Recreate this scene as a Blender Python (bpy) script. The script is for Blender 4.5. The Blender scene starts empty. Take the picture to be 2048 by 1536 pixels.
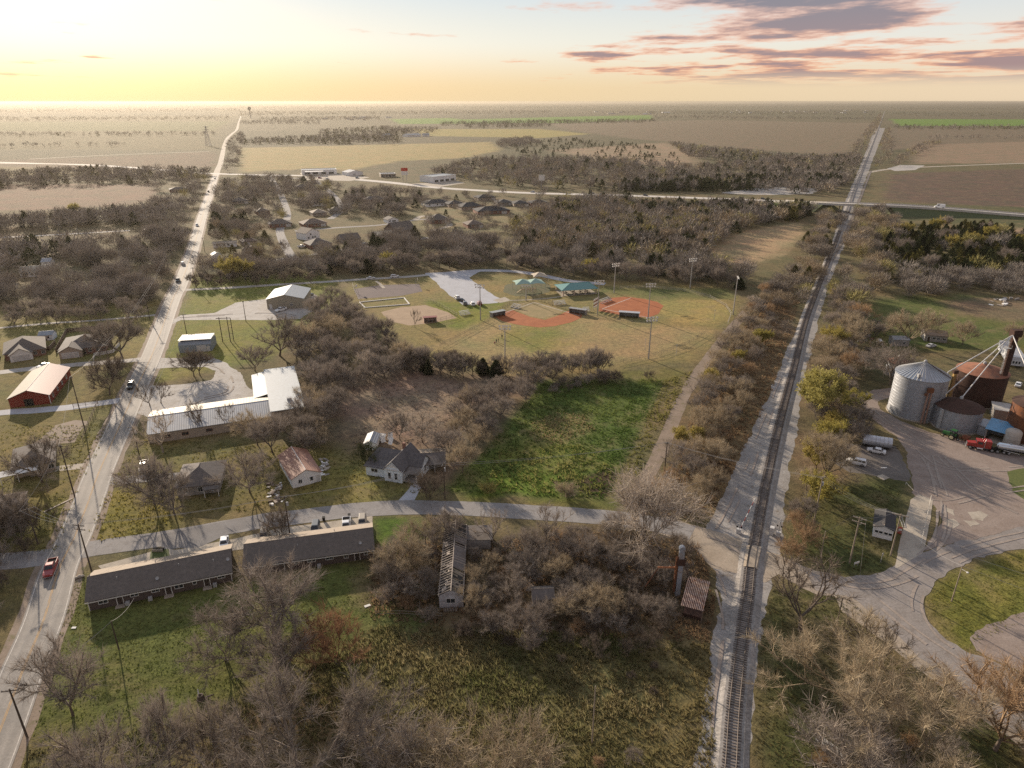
import bpy, math, random
import numpy as np
from mathutils import Vector, Matrix
from mathutils.geometry import tessellate_polygon
random.seed(7)
SC = bpy.context.scene
COL = SC.collection
R = math.radians

F = 1366.0                       # focal length in photo pixels (photo is 2048 wide)
PITCH = math.atan(565.0 / F)     # horizon 565 px above the centre
H = 90.0                         # drone height in metres
cam = bpy.data.cameras.new('camera')
cam.sensor_width = 36.0
cam.lens = 36.0 * F / 2048.0
cam.clip_start = 1.0
cam.clip_end = 90000.0
camo = bpy.data.objects.new('camera', cam)
COL.objects.link(camo)
camo.location = (0, 0, H)
camo.rotation_euler = (math.pi / 2 - PITCH, 0, 0)
SC.camera = camo

SUN_AZ = R(-33.0)                # from +Y towards +X (negative: to the left of the view)
SUN_EL = R(16.0)
world = bpy.data.worlds.new('World')
SC.world = world
world.use_nodes = True
def build_world():
    nt = world.node_tree
    nt.nodes.clear()
    N = nt.nodes.new
    L = nt.links.new
    def math_(op, a, b=None, c=None, clamp=False):
        n = N('ShaderNodeMath'); n.operation = op; n.use_clamp = clamp
        for i, v in enumerate((a, b, c)):
            if v is None: continue
            if isinstance(v, (int, float)): n.inputs[i].default_value = v
            else: L(v, n.inputs[i])
        return n.outputs[0]
    def smooth(v, a, b):
        n = N('ShaderNodeMapRange'); n.interpolation_type = 'SMOOTHSTEP'
        L(v, n.inputs['Value'])
        n.inputs['From Min'].default_value = a; n.inputs['From Max'].default_value = b
        return n.outputs['Result']
    def mix(f, a, b, mode='MIX'):
        n = N('ShaderNodeMix'); n.data_type = 'RGBA'; n.blend_type = mode
        if isinstance(f, (int, float)): n.inputs['Factor'].default_value = f
        else: L(f, n.inputs['Factor'])
        for k, v in (('A', a), ('B', b)):
            s = [i for i in n.inputs if i.name == k and i.type == 'RGBA'][0]
            if isinstance(v, tuple): s.default_value = (*v, 1)
            else: L(v, s)
        return [o for o in n.outputs if o.type == 'RGBA'][0]
    out = N('ShaderNodeOutputWorld'); bg = N('ShaderNodeBackground')
    L(bg.outputs[0], out.inputs[0])
    sky = N('ShaderNodeTexSky'); sky.sky_type = 'NISHITA'; sky.sun_disc = False
    sky.sun_elevation = SUN_EL; sky.sun_rotation = SUN_AZ
    sky.air_density = 1.0; sky.dust_density = 2.0; sky.ozone_density = 1.2; sky.altitude = 90
    tc = N('ShaderNodeTexCoord')
    sep = N('ShaderNodeSeparateXYZ'); L(tc.outputs['Generated'], sep.inputs[0])
    X, Y, Z = sep.outputs
    zc = math_('MAXIMUM', Z, 0.0)
    hl = math_('MAXIMUM', math_('SQRT', math_('ADD', math_('MULTIPLY', X, X), math_('MULTIPLY', Y, Y))), 0.001)
    sx, sy = math.sin(SUN_AZ), math.cos(SUN_AZ)
    cosaz = math_('DIVIDE', math_('ADD', math_('MULTIPLY', X, sx), math_('MULTIPLY', Y, sy)), hl)
    away = smooth(cosaz, 1.0, 0.3)
    low = mix(away, SKY['low_sun'], SKY['low_away'])
    mid = mix(away, SKY['mid_sun'], SKY['mid_away'])
    t1 = smooth(zc, 0.012, 0.075)
    t2 = smooth(zc, 0.045, 0.20)
    grad = mix(t2, mix(t1, low, mid), SKY['high'])
    skyc = mix(1.0, sky.outputs[0], (SKY['nish'],) * 3, 'MULTIPLY')
    base = mix(SKY['mixf'], skyc, grad)
    zz = math_('ADD', zc, 0.035)
    px = math_('DIVIDE', X, zz); py = math_('DIVIDE', Y, zz)
    cmb = N('ShaderNodeCombineXYZ'); L(px, cmb.inputs[0]); L(py, cmb.inputs[1]); cmb.inputs[2].default_value = SKY['seed']
    def noise(scale, detail, rough, off=0.0, vec=None):
        mp = N('ShaderNodeMapping'); L(vec or cmb.outputs[0], mp.inputs['Vector'])
        mp.inputs['Scale'].default_value = (scale, scale * 0.8, 1)
        mp.inputs['Location'].default_value = (off, off * 0.37, 0)
        mp.inputs['Rotation'].default_value = (0, 0, R(-12))
        n = N('ShaderNodeTexNoise'); n.inputs['Scale'].default_value = 1.0
        n.inputs['Detail'].default_value = detail; n.inputs['Roughness'].default_value = rough
        L(mp.outputs[0], n.inputs['Vector'])
        return n.outputs['Fac']
    a = noise(0.66, 10, 0.6)
    b = noise(0.10, 2, 0.5, 3.1)
    cover = math_('ADD', math_('MULTIPLY', smooth(cosaz, 0.87, 0.62), 0.22), math_('MULTIPLY', b, 0.30))
    dens = math_('ADD', a, cover)
    fade = smooth(zc, 0.014, 0.04)
    mask = math_('MULTIPLY', smooth(dens, 0.76, 0.87), fade)
    thick = math_('MULTIPLY', smooth(dens, 0.80, 0.93), 1.0)
    lowc = smooth(zc, 0.14, 0.03)
    rim = mix(lowc, SKY['rim_hi'], SKY['rim_lo'])
    core = mix(lowc, SKY['core_hi'], SKY['core_lo'])
    cl = mix(thick, rim, core)
    m2 = math_('MULTIPLY', mask, 0.9)
    fin = mix(m2, base, cl)
    grd = smooth(Z, 0.0, -0.02)
    fin = mix(grd, fin, SKY['ground'])
    L(fin, bg.inputs['Color'])
    bg.inputs['Strength'].default_value = SKY['strength']
SKY = dict(strength=0.059, nish=0.8, mixf=0.86, seed=4.7,
           low_sun=(9.0, 7.0, 4.2), low_away=(9.3, 7.4, 5.2),
           mid_sun=(9.3, 9.0, 7.8), mid_away=(9.2, 8.8, 7.9),
           high=(5.0, 6.7, 8.6), ground=(1.2, 1.05, 0.8),
           rim_hi=(8.6, 5.8, 4.9), rim_lo=(9.6, 4.6, 2.6),
           core_hi=(2.2, 2.15, 2.6), core_lo=(3.5, 2.3, 2.4))
build_world()
sun = bpy.data.lights.new('sun', 'SUN')
sun.energy = 5.0
sun.angle = R(0.6)
sun.color = (1.0, 0.845, 0.665)
suno = bpy.data.objects.new('sun', sun)
COL.objects.link(suno)
sd = Vector((math.sin(SUN_AZ) * math.cos(SUN_EL), math.cos(SUN_AZ) * math.cos(SUN_EL), math.sin(SUN_EL)))
suno.rotation_euler = sd.to_track_quat('Z', 'Y').to_euler()
vs = SC.view_settings
vs.view_transform = 'Standard'; vs.look = 'None'; vs.gamma = 1.0; vs.use_curve_mapping = False
vs.exposure = 0.8
cy = SC.cycles
cy.max_bounces = 4; cy.diffuse_bounces = 2; cy.glossy_bounces = 2; cy.transmission_bounces = 2
cy.volume_bounces = 0; cy.transparent_max_bounces = 4
cy.use_denoising = False
cy.caustics_reflective = False; cy.caustics_refractive = False
cy.use_adaptive_sampling = True; cy.adaptive_threshold = 0.005

def at(px, py, z=0.0):
    x = (px - 1024) / F; y = -(py - 768) / F
    dy = math.cos(PITCH) + y * math.sin(PITCH); dz = -math.sin(PITCH) + y * math.cos(PITCH)
    t = (z - H) / dz
    return Vector((x * t, dy * t, z))
def ht(px, py, ptop):
    """height of an upright thing standing at (px, py) whose top is at row ptop"""
    g = at(px, py); y = -(ptop - 768) / F
    return H + g.y * (-math.sin(PITCH) + y * math.cos(PITCH)) / (math.cos(PITCH) + y * math.sin(PITCH))
def G(pts): return [at(*p) for p in pts]

def nodes(name):
    m = bpy.data.materials.new(name); m.use_nodes = True
    nt = m.node_tree; b = nt.nodes['Principled BSDF']
    return m, nt, b
def link_noise(nt, scale, detail=4, coord='Object', rough=0.6, vscale=None):
    tc = nt.nodes.new('ShaderNodeTexCoord'); n = nt.nodes.new('ShaderNodeTexNoise')
    src = tc.outputs[coord]
    if vscale:
        mp = nt.nodes.new('ShaderNodeMapping'); mp.inputs['Scale'].default_value = vscale
        nt.links.new(src, mp.inputs['Vector']); src = mp.outputs[0]
    nt.links.new(src, n.inputs['Vector'])
    n.inputs['Scale'].default_value = scale; n.inputs['Detail'].default_value = detail
    n.inputs['Roughness'].default_value = rough
    return n.outputs['Fac']
def mapr(nt, v, a, b, c, d):
    n = nt.nodes.new('ShaderNodeMapRange'); nt.links.new(v, n.inputs['Value'])
    for k, x in zip(('From Min', 'From Max', 'To Min', 'To Max'), (a, b, c, d)): n.inputs[k].default_value = x
    return n.outputs['Result']
def mixc(nt, f, a, b, mode='MIX'):
    n = nt.nodes.new('ShaderNodeMix'); n.data_type = 'RGBA'; n.blend_type = mode
    if isinstance(f, (int, float)): n.inputs['Factor'].default_value = f
    else: nt.links.new(f, n.inputs['Factor'])
    ii = [i for i in n.inputs if i.type == 'RGBA']
    for s, v in zip(ii, (a, b)):
        if isinstance(v, tuple): s.default_value = (*v, 1)
        else: nt.links.new(v, s)
    return [o for o in n.outputs if o.type == 'RGBA'][0]
MATS = {}
def M(name, col, col2=None, scale=1.5, var=0.25, rough=0.85, metal=0.0, bump=0.0, bscale=None, spec=0.3, rand=None, vscale=None, stain=None, sscale=0.4):
    """plain procedural material: two tones broken up by noise, optional stains, relief and per-object tint"""
    if name in MATS: return MATS[name]
    m, nt, b = nodes(name)
    f = link_noise(nt, scale, 5, vscale=vscale)
    c2 = col2 or tuple(max(0, c * (1 - var * 1.6)) for c in col)
    c = mixc(nt, mapr(nt, f, 0.32, 0.68, 0, 1), c2, col)
    if stain:
        s = link_noise(nt, sscale, 6, rough=0.7)
        c = mixc(nt, mapr(nt, s, 0.5, 0.66, 0, 0.85), c, stain)
    if rand:
        oi = nt.nodes.new('ShaderNodeObjectInfo')
        c = mixc(nt, mapr(nt, oi.outputs['Random'], 0, 1, 0, 1), c, rand)
    nt.links.new(c, b.inputs['Base Color'])
    b.inputs['Roughness'].default_value = rough; b.inputs['Metallic'].default_value = metal
    b.inputs['Specular IOR Level'].default_value = spec
    if bump:
        bp = nt.nodes.new('ShaderNodeBump'); bp.inputs['Strength'].default_value = bump
        bp.inputs['Distance'].default_value = 0.05
        nt.links.new(link_noise(nt, bscale or scale * 4, 4), bp.inputs['Height'])
        nt.links.new(bp.outputs[0], b.inputs['Normal'])
    MATS[name] = m
    return m
def M_rib(name, col, stain=None, pitch=0.3, axis='X', rough=0.45, metal=0.3, depth=0.03, sscale=0.25, col2=None, smin=0.48, smax=0.62):
    """ribbed sheet metal, ribs as relief, with rust or dirt"""
    if name in MATS: return MATS[name]
    m, nt, b = nodes(name)
    tc = nt.nodes.new('ShaderNodeTexCoord')
    w = nt.nodes.new('ShaderNodeTexWave'); w.wave_type = 'BANDS'; w.bands_direction = axis
    w.inputs['Scale'].default_value = 0.314 / pitch; w.inputs['Distortion'].default_value = 0
    nt.links.new(tc.outputs['Object'], w.inputs['Vector'])
    f = link_noise(nt, 1.2, 5)
    c = mixc(nt, mapr(nt, f, 0.3, 0.7, 0, 1), col2 or tuple(x * 0.72 for x in col), col)
    if stain:
        s = link_noise(nt, sscale, 7, rough=0.72)
        c = mixc(nt, mapr(nt, s, smin, smax, 0, 0.9), c, stain)
    nt.links.new(c, b.inputs['Base Color'])
    b.inputs['Roughness'].default_value = rough; b.inputs['Metallic'].default_value = metal
    bp = nt.nodes.new('ShaderNodeBump'); bp.inputs['Strength'].default_value = 0.6; bp.inputs['Distance'].default_value = depth
    nt.links.new(w.outputs['Fac'], bp.inputs['Height']); nt.links.new(bp.outputs[0], b.inputs['Normal'])
    MATS[name] = m
    return m

class MB:
    def __init__(s): s.v = []; s.f = []
    def add(s, vs, fs):
        o = len(s.v); s.v += [tuple(x) for x in vs]; s.f += [tuple(i + o for i in f) for f in fs]; return s
    def box(s, x0, x1, y0, y1, z0, z1):
        return s.add([(x0, y0, z0), (x1, y0, z0), (x1, y1, z0), (x0, y1, z0), (x0, y0, z1), (x1, y0, z1), (x1, y1, z1), (x0, y1, z1)],
                     [(0, 3, 2, 1), (4, 5, 6, 7), (0, 1, 5, 4), (1, 2, 6, 5), (2, 3, 7, 6), (3, 0, 4, 7)])
    def quad(s, a, b, c, d): return s.add([a, b, c, d], [(0, 1, 2, 3)])
    def slab(s, a, b, c, d, t):
        """a plate with thickness t below the quad a b c d"""
        a, b, c, d = map(Vector, (a, b, c, d)); n = (b - a).cross(d - a).normalized() * t
        lo = [p - n for p in (a, b, c, d)]
        return s.add([a, b, c, d] + lo, [(0, 1, 2, 3), (7, 6, 5, 4), (0, 4, 5, 1), (1, 5, 6, 2), (2, 6, 7, 3), (3, 7, 4, 0)])
    def tube(s, p0, p1, r0, r1=None, n=6, caps=True):
        p0 = Vector(p0); p1 = Vector(p1); r1 = r0 if r1 is None else r1
        d = (p1 - p0)
        if d.length < 1e-6: return s
        d.normalize()
        u = d.cross(Vector((0, 0, 1)) if abs(d.z) < 0.95 else Vector((1, 0, 0))).normalized(); w = d.cross(u)
        vs = []
        for p, r in ((p0, r0), (p1, r1)):
            for k in range(n):
                a = 2 * math.pi * k / n
                vs.append(p + u * (math.cos(a) * r) + w * (math.sin(a) * r))
        fs = [(k, (k + 1) % n, n + (k + 1) % n, n + k) for k in range(n)]
        if caps: fs += [tuple(range(n - 1, -1, -1)), tuple(range(n, 2 * n))]
        return s.add(vs, fs)
    def lathe(s, prof, n=24, c=(0, 0, 0), a0=0, a1=2 * math.pi):
        full = abs(a1 - a0 - 2 * math.pi) < 1e-6; m = n if full else n + 1
        vs = []
        for r, z in prof:
            for k in range(m):
                a = a0 + (a1 - a0) * k / n
                vs.append((c[0] + r * math.cos(a), c[1] + r * math.sin(a), c[2] + z))
        fs = []
        for i in range(len(prof) - 1):
            for k in range(n):
                k2 = (k + 1) % m
                fs.append((i * m + k, i * m + k2, (i + 1) * m + k2, (i + 1) * m + k))
        return s.add(vs, fs)
    def prism(s, poly, y0, y1):
        """side profile (x, z) extruded along y"""
        n = len(poly)
        vs = [(x, y0, z) for x, z in poly] + [(x, y1, z) for x, z in poly]
        return s.add(vs, [tuple(range(n)), tuple(range(2 * n - 1, n - 1, -1))] + [(k, n + k, n + (k + 1) % n, (k + 1) % n) for k in range(n)])
    def build(s, name, mat, parent=None, smooth=False, loc=None, rz=0.0):
        me = bpy.data.meshes.new(name); me.from_pydata(s.v, [], s.f); me.update()
        return mobj(name, me, mat, parent, smooth, loc, rz)
def mobj(name, me, mat, parent=None, smooth=False, loc=None, rz=0.0):
    if mat is not None and len(me.materials) == 0: me.materials.append(mat)
    if smooth: me.polygons.foreach_set('use_smooth', [True] * len(me.polygons))
    o = bpy.data.objects.new(name, me); COL.objects.link(o)
    if loc is not None: o.location = loc
    o.rotation_euler = (0, 0, rz)
    if parent is not None: o.parent = parent
    return o
def np_mesh(name, verts, tris, cols=None):
    """mesh from numpy arrays; tris is (n, 3) or (n, 4)"""
    me = bpy.data.meshes.new(name); k = tris.shape[1]
    me.vertices.add(len(verts)); me.vertices.foreach_set('co', verts.astype(np.float32).ravel())
    me.loops.add(tris.size); me.loops.foreach_set('vertex_index', tris.astype(np.int32).ravel())
    me.polygons.add(len(tris)); me.polygons.foreach_set('loop_start', (np.arange(len(tris)) * k).astype(np.int32))
    me.polygons.foreach_set('loop_total', np.full(len(tris), k, np.int32))
    me.update(calc_edges=True)
    if cols is not None:
        a = me.attributes.new('Col', 'FLOAT_COLOR', 'POINT')
        a.data.foreach_set('color', np.c_[cols, np.ones(len(cols))].astype(np.float32).ravel())
    return me
def tag(o, label, cat=None, group=None, kind=None):
    if label: o['label'] = label
    if cat: o['category'] = cat
    if group: o['group'] = group
    if kind: o['kind'] = kind
    return o
def thing(name, label, cat, loc=(0, 0, 0), rz=0.0, group=None):
    o = bpy.data.objects.new(name, None); COL.objects.link(o)
    o.empty_display_size = 0.5
    o.location = loc; o.rotation_euler = (0, 0, rz)
    return tag(o, label, cat, group)
def copy_tree(o, parent=None, mats=None):
    c = o.copy(); COL.objects.link(c); c.parent = parent
    for ch in list(o.children): copy_tree(ch, c)
    return c
def set_mat(o, mat):
    if o.material_slots:
        o.material_slots[0].link = 'OBJECT'; o.material_slots[0].material = mat

_rng = np.random.RandomState(3)
_tab = _rng.rand(512, 512)
def vnoise(x, y):
    xi = np.floor(x).astype(int); yi = np.floor(y).astype(int); fx = x - xi; fy = y - yi
    fx = fx * fx * (3 - 2 * fx); fy = fy * fy * (3 - 2 * fy)
    a = _tab[xi % 512, yi % 512]; b = _tab[(xi + 1) % 512, yi % 512]; c = _tab[xi % 512, (yi + 1) % 512]; d = _tab[(xi + 1) % 512, (yi + 1) % 512]
    return (a * (1 - fx) + b * fx) * (1 - fy) + (c * (1 - fx) + d * fx) * fy
def fbm(x, y, o=4):
    s = 0; a = 0.5; t = 0
    for i in range(o):
        s = s + a * vnoise(x * 2 ** i + 17 * i, y * 2 ** i + 31 * i); t += a; a *= 0.55
    return s / t
def inside(P, x, y):
    r = np.zeros(x.shape, bool); n = len(P)
    for i in range(n):
        x0, y0 = P[i]; x1, y1 = P[(i + 1) % n]
        if y0 == y1: continue
        c = ((y0 > y) != (y1 > y)) & (x < (x1 - x0) * (y - y0) / (y1 - y0) + x0)
        r ^= c
    return r
def sdist(P, x, y):
    """signed distance, positive inside"""
    d = np.full(x.shape, 1e12); n = len(P)
    for i in range(n):
        x0, y0 = P[i]; x1, y1 = P[(i + 1) % n]; dx = x1 - x0; dy = y1 - y0
        t = np.clip(((x - x0) * dx + (y - y0) * dy) / max(dx * dx + dy * dy, 1e-9), 0, 1)
        d = np.minimum(d, (x - x0 - t * dx) ** 2 + (y - y0 - t * dy) ** 2)
    d = np.sqrt(d)
    return np.where(inside(P, x, y), d, -d)
def PX(pts): return [(p.x, p.y) for p in G(pts)]

LUSH = (0.075, 0.125, 0.022); GREEN = (0.12, 0.15, 0.032); YGREEN = (0.19, 0.19, 0.045); OLIVE = (0.15, 0.135, 0.05)
TAN = (0.31, 0.25, 0.13); DTAN = (0.24, 0.19, 0.105); BROWN = (0.15, 0.11, 0.07); DBROWN = (0.11, 0.08, 0.055); MAUVE = (0.20, 0.155, 0.125)
PLOUGH = (0.15, 0.105, 0.085); FLOOR = (0.10, 0.078, 0.05); CROP = (0.12, 0.23, 0.035); DGREEN = (0.06, 0.085, 0.025); REDDIRT = (0.36, 0.125, 0.05)
ZONES = [  # polygon in photo pixels, colour, feather (m), strength
    ([(-900, 300), (430, 300), (440, 262), (470, 232), (-900, 240)], (0.15, 0.13, 0.07), 30, 1),
    ([(-900, 262), (420, 262), (460, 243), (-900, 246)], (0.13, 0.135, 0.055), 30, 1),
    ([(-300, 330), (200, 314), (430, 303), (432, 332), (300, 340), (-300, 345)], (0.16, 0.12, 0.085), 12, 1),
    ([(-600, 345), (130, 345), (260, 352), (-600, 360)], (0.26, 0.22, 0.10), 10, 1),
    ([(-600, 362), (420, 352), (425, 345), (130, 336), (-600, 318)], (0.24, 0.20, 0.10), 10, .7),
    ([(-700, 368), (300, 368), (320, 396), (260, 408), (150, 418), (-700, 440)], (0.22, 0.16, 0.12), 8, 1),
    ([(-700, 455), (260, 455), (300, 472), (-700, 500)], (0.19, 0.155, 0.10), 8, 1),
    ([(-200, 512), (320, 500), (330, 520), (250, 545), (-200, 548)], (0.17, 0.15, 0.09), 6, 1),
    ([(480, 243), (1170, 250), (1160, 262), (480, 262)], (0.15, 0.135, 0.09), 20, 1),
    ([(480, 296), (640, 292), (980, 284), (1000, 300), (930, 316), (800, 322), (700, 340), (600, 338), (480, 345)], (0.33, 0.27, 0.13), 12, 1),
    ([(780, 238), (900, 236), (1000, 247), (800, 248)], CROP, 10, 1),
    ([(880, 240), (1110, 234), (1300, 230), (1305, 239), (1110, 246), (920, 246)], CROP, 10, 1),
    ([(820, 258), (1080, 258), (1180, 268), (1080, 276), (860, 272)], (0.30, 0.26, 0.10), 12, 1),
    ([(1090, 248), (1400, 240), (1760, 246), (1745, 268), (1690, 312), (1500, 300), (1250, 276), (1150, 262)], (0.185, 0.15, 0.11), 20, 1),
    ([(1100, 300), (1330, 285), (1400, 310), (1380, 338), (1200, 322)], (0.28, 0.215, 0.155), 20, 1),
    ([(1780, 238), (2500, 240), (2500, 252), (1800, 252)], CROP, 10, 1),
    ([(1775, 256), (2500, 262), (2500, 276), (1760, 300)], (0.17, 0.14, 0.105), 15, 1),
    ([(1830, 290), (2500, 270), (2500, 322), (1820, 328)], (0.25, 0.19, 0.14), 12, 1),
    ([(1780, 348), (2500, 320), (2500, 440), (1980, 418), (1770, 400)], (0.125, 0.092, 0.075), 10, 1),
    ([(1760, 405), (2500, 430), (2500, 478), (1790, 440)], (0.10, 0.105, 0.055), 8, 1),
    ([(1870, 455), (2500, 462), (2500, 490), (1930, 474)], (0.30, 0.22, 0.15), 6, 1),
    ([(1250, 398), (1620, 408), (1600, 420), (1250, 412)], (0.07, 0.12, 0.035), 5, 1),
    ([(1420, 498), (1480, 462), (1590, 446), (1610, 470), (1560, 510), (1500, 530), (1430, 530)], (0.36, 0.27, 0.17), 6, 1),
    ([(820, 410), (1080, 404), (1100, 440), (1000, 470), (830, 460)], (0.22, 0.19, 0.11), 10, .9),
    ([(380, 555), (640, 545), (700, 590), (650, 640), (560, 700), (370, 690), (350, 640)], (0.175, 0.19, 0.05), 5, 1),
    ([(-300, 640), (330, 600), (300, 720), (-300, 740)], (0.21, 0.185, 0.07), 6, 1),
    ([(-300, 735), (290, 720), (240, 860), (150, 1010), (-300, 1020)], (0.175, 0.15, 0.06), 5, 1),
    ([(-300, 1010), (160, 990), (110, 1110), (-300, 1120)], (0.15, 0.14, 0.045), 4, 1),
    ([(215, 960), (330, 980), (345, 1060), (190, 1085), (175, 1050)], (0.20, 0.18, 0.05), 3, 1),
    ([(270, 860), (540, 880), (720, 900), (740, 1010), (560, 1020), (320, 1040), (230, 950)], (0.165, 0.145, 0.06), 5, 1),
    ([(640, 900), (760, 950), (860, 990), (700, 1010), (560, 1015)], (0.19, 0.175, 0.06), 4, 1),
    ([(355, 640), (560, 640), (540, 720), (300, 770), (320, 700)], (0.19, 0.195, 0.05), 4, 1),
    ([(-400, 1140), (80, 1145), (0, 1300), (-400, 1300)], (0.13, 0.115, 0.05), 4, 1),
    ([(150, 1150), (190, 1180), (560, 1150), (760, 1120), (860, 1060), (900, 1240), (700, 1400), (400, 1470), (60, 1480), (30, 1500)], (0.115, 0.128, 0.04), 3, 1),
    ([(20, 1520), (60, 1480), (400, 1420), (620, 1330), (760, 1290), (1000, 1260), (1420, 1300), (1440, 1700), (-100, 1800)], (0.15, 0.132, 0.062), 5, 1),
    ([(760, 1240), (1200, 1260), (1250, 1420), (1000, 1480), (800, 1400), (640, 1330)], (0.16, 0.145, 0.07), 5, .8),
    ([(300, 1560), (520, 1380), (740, 1420), (900, 1560)], (0.165, 0.12, 0.07), 4, .8),
    ([(740, 1060), (1420, 1060), (1430, 1260), (1150, 1290), (900, 1280), (740, 1200)], FLOOR, 4, 1),
    ([(745, 1035), (860, 1035), (850, 1080), (780, 1110), (745, 1105)], LUSH, 2, 1),
    ([(1515, 1250), (1545, 1180), (1690, 1185), (1840, 1330), (2060, 1500), (2060, 1750), (1500, 1700)], (0.075, 0.082, 0.032), 3, 1),
    ([(1600, 1260), (1800, 1290), (1900, 1400), (1960, 1560), (1640, 1560)], (0.15, 0.115, 0.065), 4, .7),
    ([(1590, 970), (1800, 960), (1800, 1080), (1770, 1150), (1690, 1150), (1600, 1110)], (0.085, 0.09, 0.036), 3, 1),
    ([(1845, 1200), (1900, 1145), (2100, 1085), (2100, 1235), (1930, 1310), (1880, 1270)], (0.15, 0.155, 0.04), 2, 1),
    ([(1940, 1180), (2048, 1130), (2100, 1160), (2000, 1230)], (0.24, 0.21, 0.065), 4, .8),
    ([(640, 760), (760, 720), (1000, 745), (1080, 750), (1000, 860), (900, 960), (780, 900), (700, 900), (650, 840)], (0.185, 0.14, 0.11), 6, 1),
    ([(690, 790), (780, 770), (900, 765), (960, 790), (860, 840), (760, 870), (700, 850)], (0.24, 0.185, 0.145), 6, .8),
    ([(885, 985), (1000, 865), (1085, 765), (1330, 755), (1290, 850), (1210, 1000), (1050, 1000)], (0.085, 0.125, 0.03), 3, 1),
    ([(1060, 850), (1110, 825), (1170, 830), (1190, 860), (1120, 890), (1060, 880)], (0.24, 0.21, 0.11), 5, .6),
    ([(1150, 960), (1210, 935), (1245, 950), (1215, 992), (1160, 985)], (0.07, 0.05, 0.035), 1.5, 1),
    ([(960, 960), (1000, 940), (1150, 945), (1120, 990), (960, 990)], (0.13, 0.20, 0.03), 3, .8),
    ([(1000, 900), (1150, 890), (1230, 930), (1150, 955), (1000, 930)], (0.18, 0.20, 0.05), 4, .65),
    ([(1270, 740), (1370, 730), (1390, 760), (1310, 870), (1240, 1000), (1215, 1005), (1330, 760)], (0.175, 0.145, 0.075), 2, 1),
    ([(880, 1000), (1240, 1003), (1240, 1018), (880, 1000)], (0.14, 0.14, 0.045), 2, 1),
    ([(690, 560), (860, 555), (1000, 545), (1180, 560), (1440, 570), (1490, 620), (1400, 720), (1200, 745), (900, 740), (780, 670), (700, 600)], (0.235, 0.195, 0.085), 5, 1),
    ([(850, 600), (1010, 605), (960, 660), (860, 650)], (0.17, 0.19, 0.04), 3, 1),
    ([(880, 690), (990, 632), (1170, 625), (1290, 650), (1440, 660), (1400, 700), (1230, 728), (1000, 745)], (0.31, 0.245, 0.125), 4, 1),
    ([(1000, 680), (1060, 640), (1130, 640), (1130, 690), (1060, 700)], (0.20, 0.20, 0.055), 6, .8),
    ([(1180, 690), (1280, 660), (1370, 670), (1330, 705), (1210, 722)], (0.30, 0.225, 0.125), 6, .8),
    ([(1310, 605), (1380, 590), (1440, 600), (1465, 620), (1440, 650), (1350, 645), (1310, 625)], (0.33, 0.265, 0.105), 4, .9),
    ([(1150, 575), (1450, 575), (1480, 600), (1300, 598), (1180, 590)], (0.15, 0.155, 0.06), 4, 1),
    ([(1215, 745), (1330, 735), (1385, 740), (1350, 765), (1240, 762)], (0.145, 0.14, 0.05), 3, 1),
    ([(1650, 640), (1800, 590), (2100, 590), (2200, 700), (1700, 700)], (0.11, 0.13, 0.045), 5, 1),
    ([(1880, 600), (2048, 590), (2200, 620), (2100, 650), (1920, 630)], (0.20, 0.145, 0.105), 5, .9),
    ([(1650, 680), (1760, 690), (1780, 780), (1700, 800), (1650, 760)], (0.10, 0.095, 0.05), 4, 1),
    ([(1560, 640), (1720, 690), (1700, 950), (1590, 1010)], BROWN, 4, .8),
    ([(1270, 1030), (1380, 760), (1480, 640), (1600, 560), (1560, 800), (1430, 1040)], (0.16, 0.12, 0.07), 4, 1),
]
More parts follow.
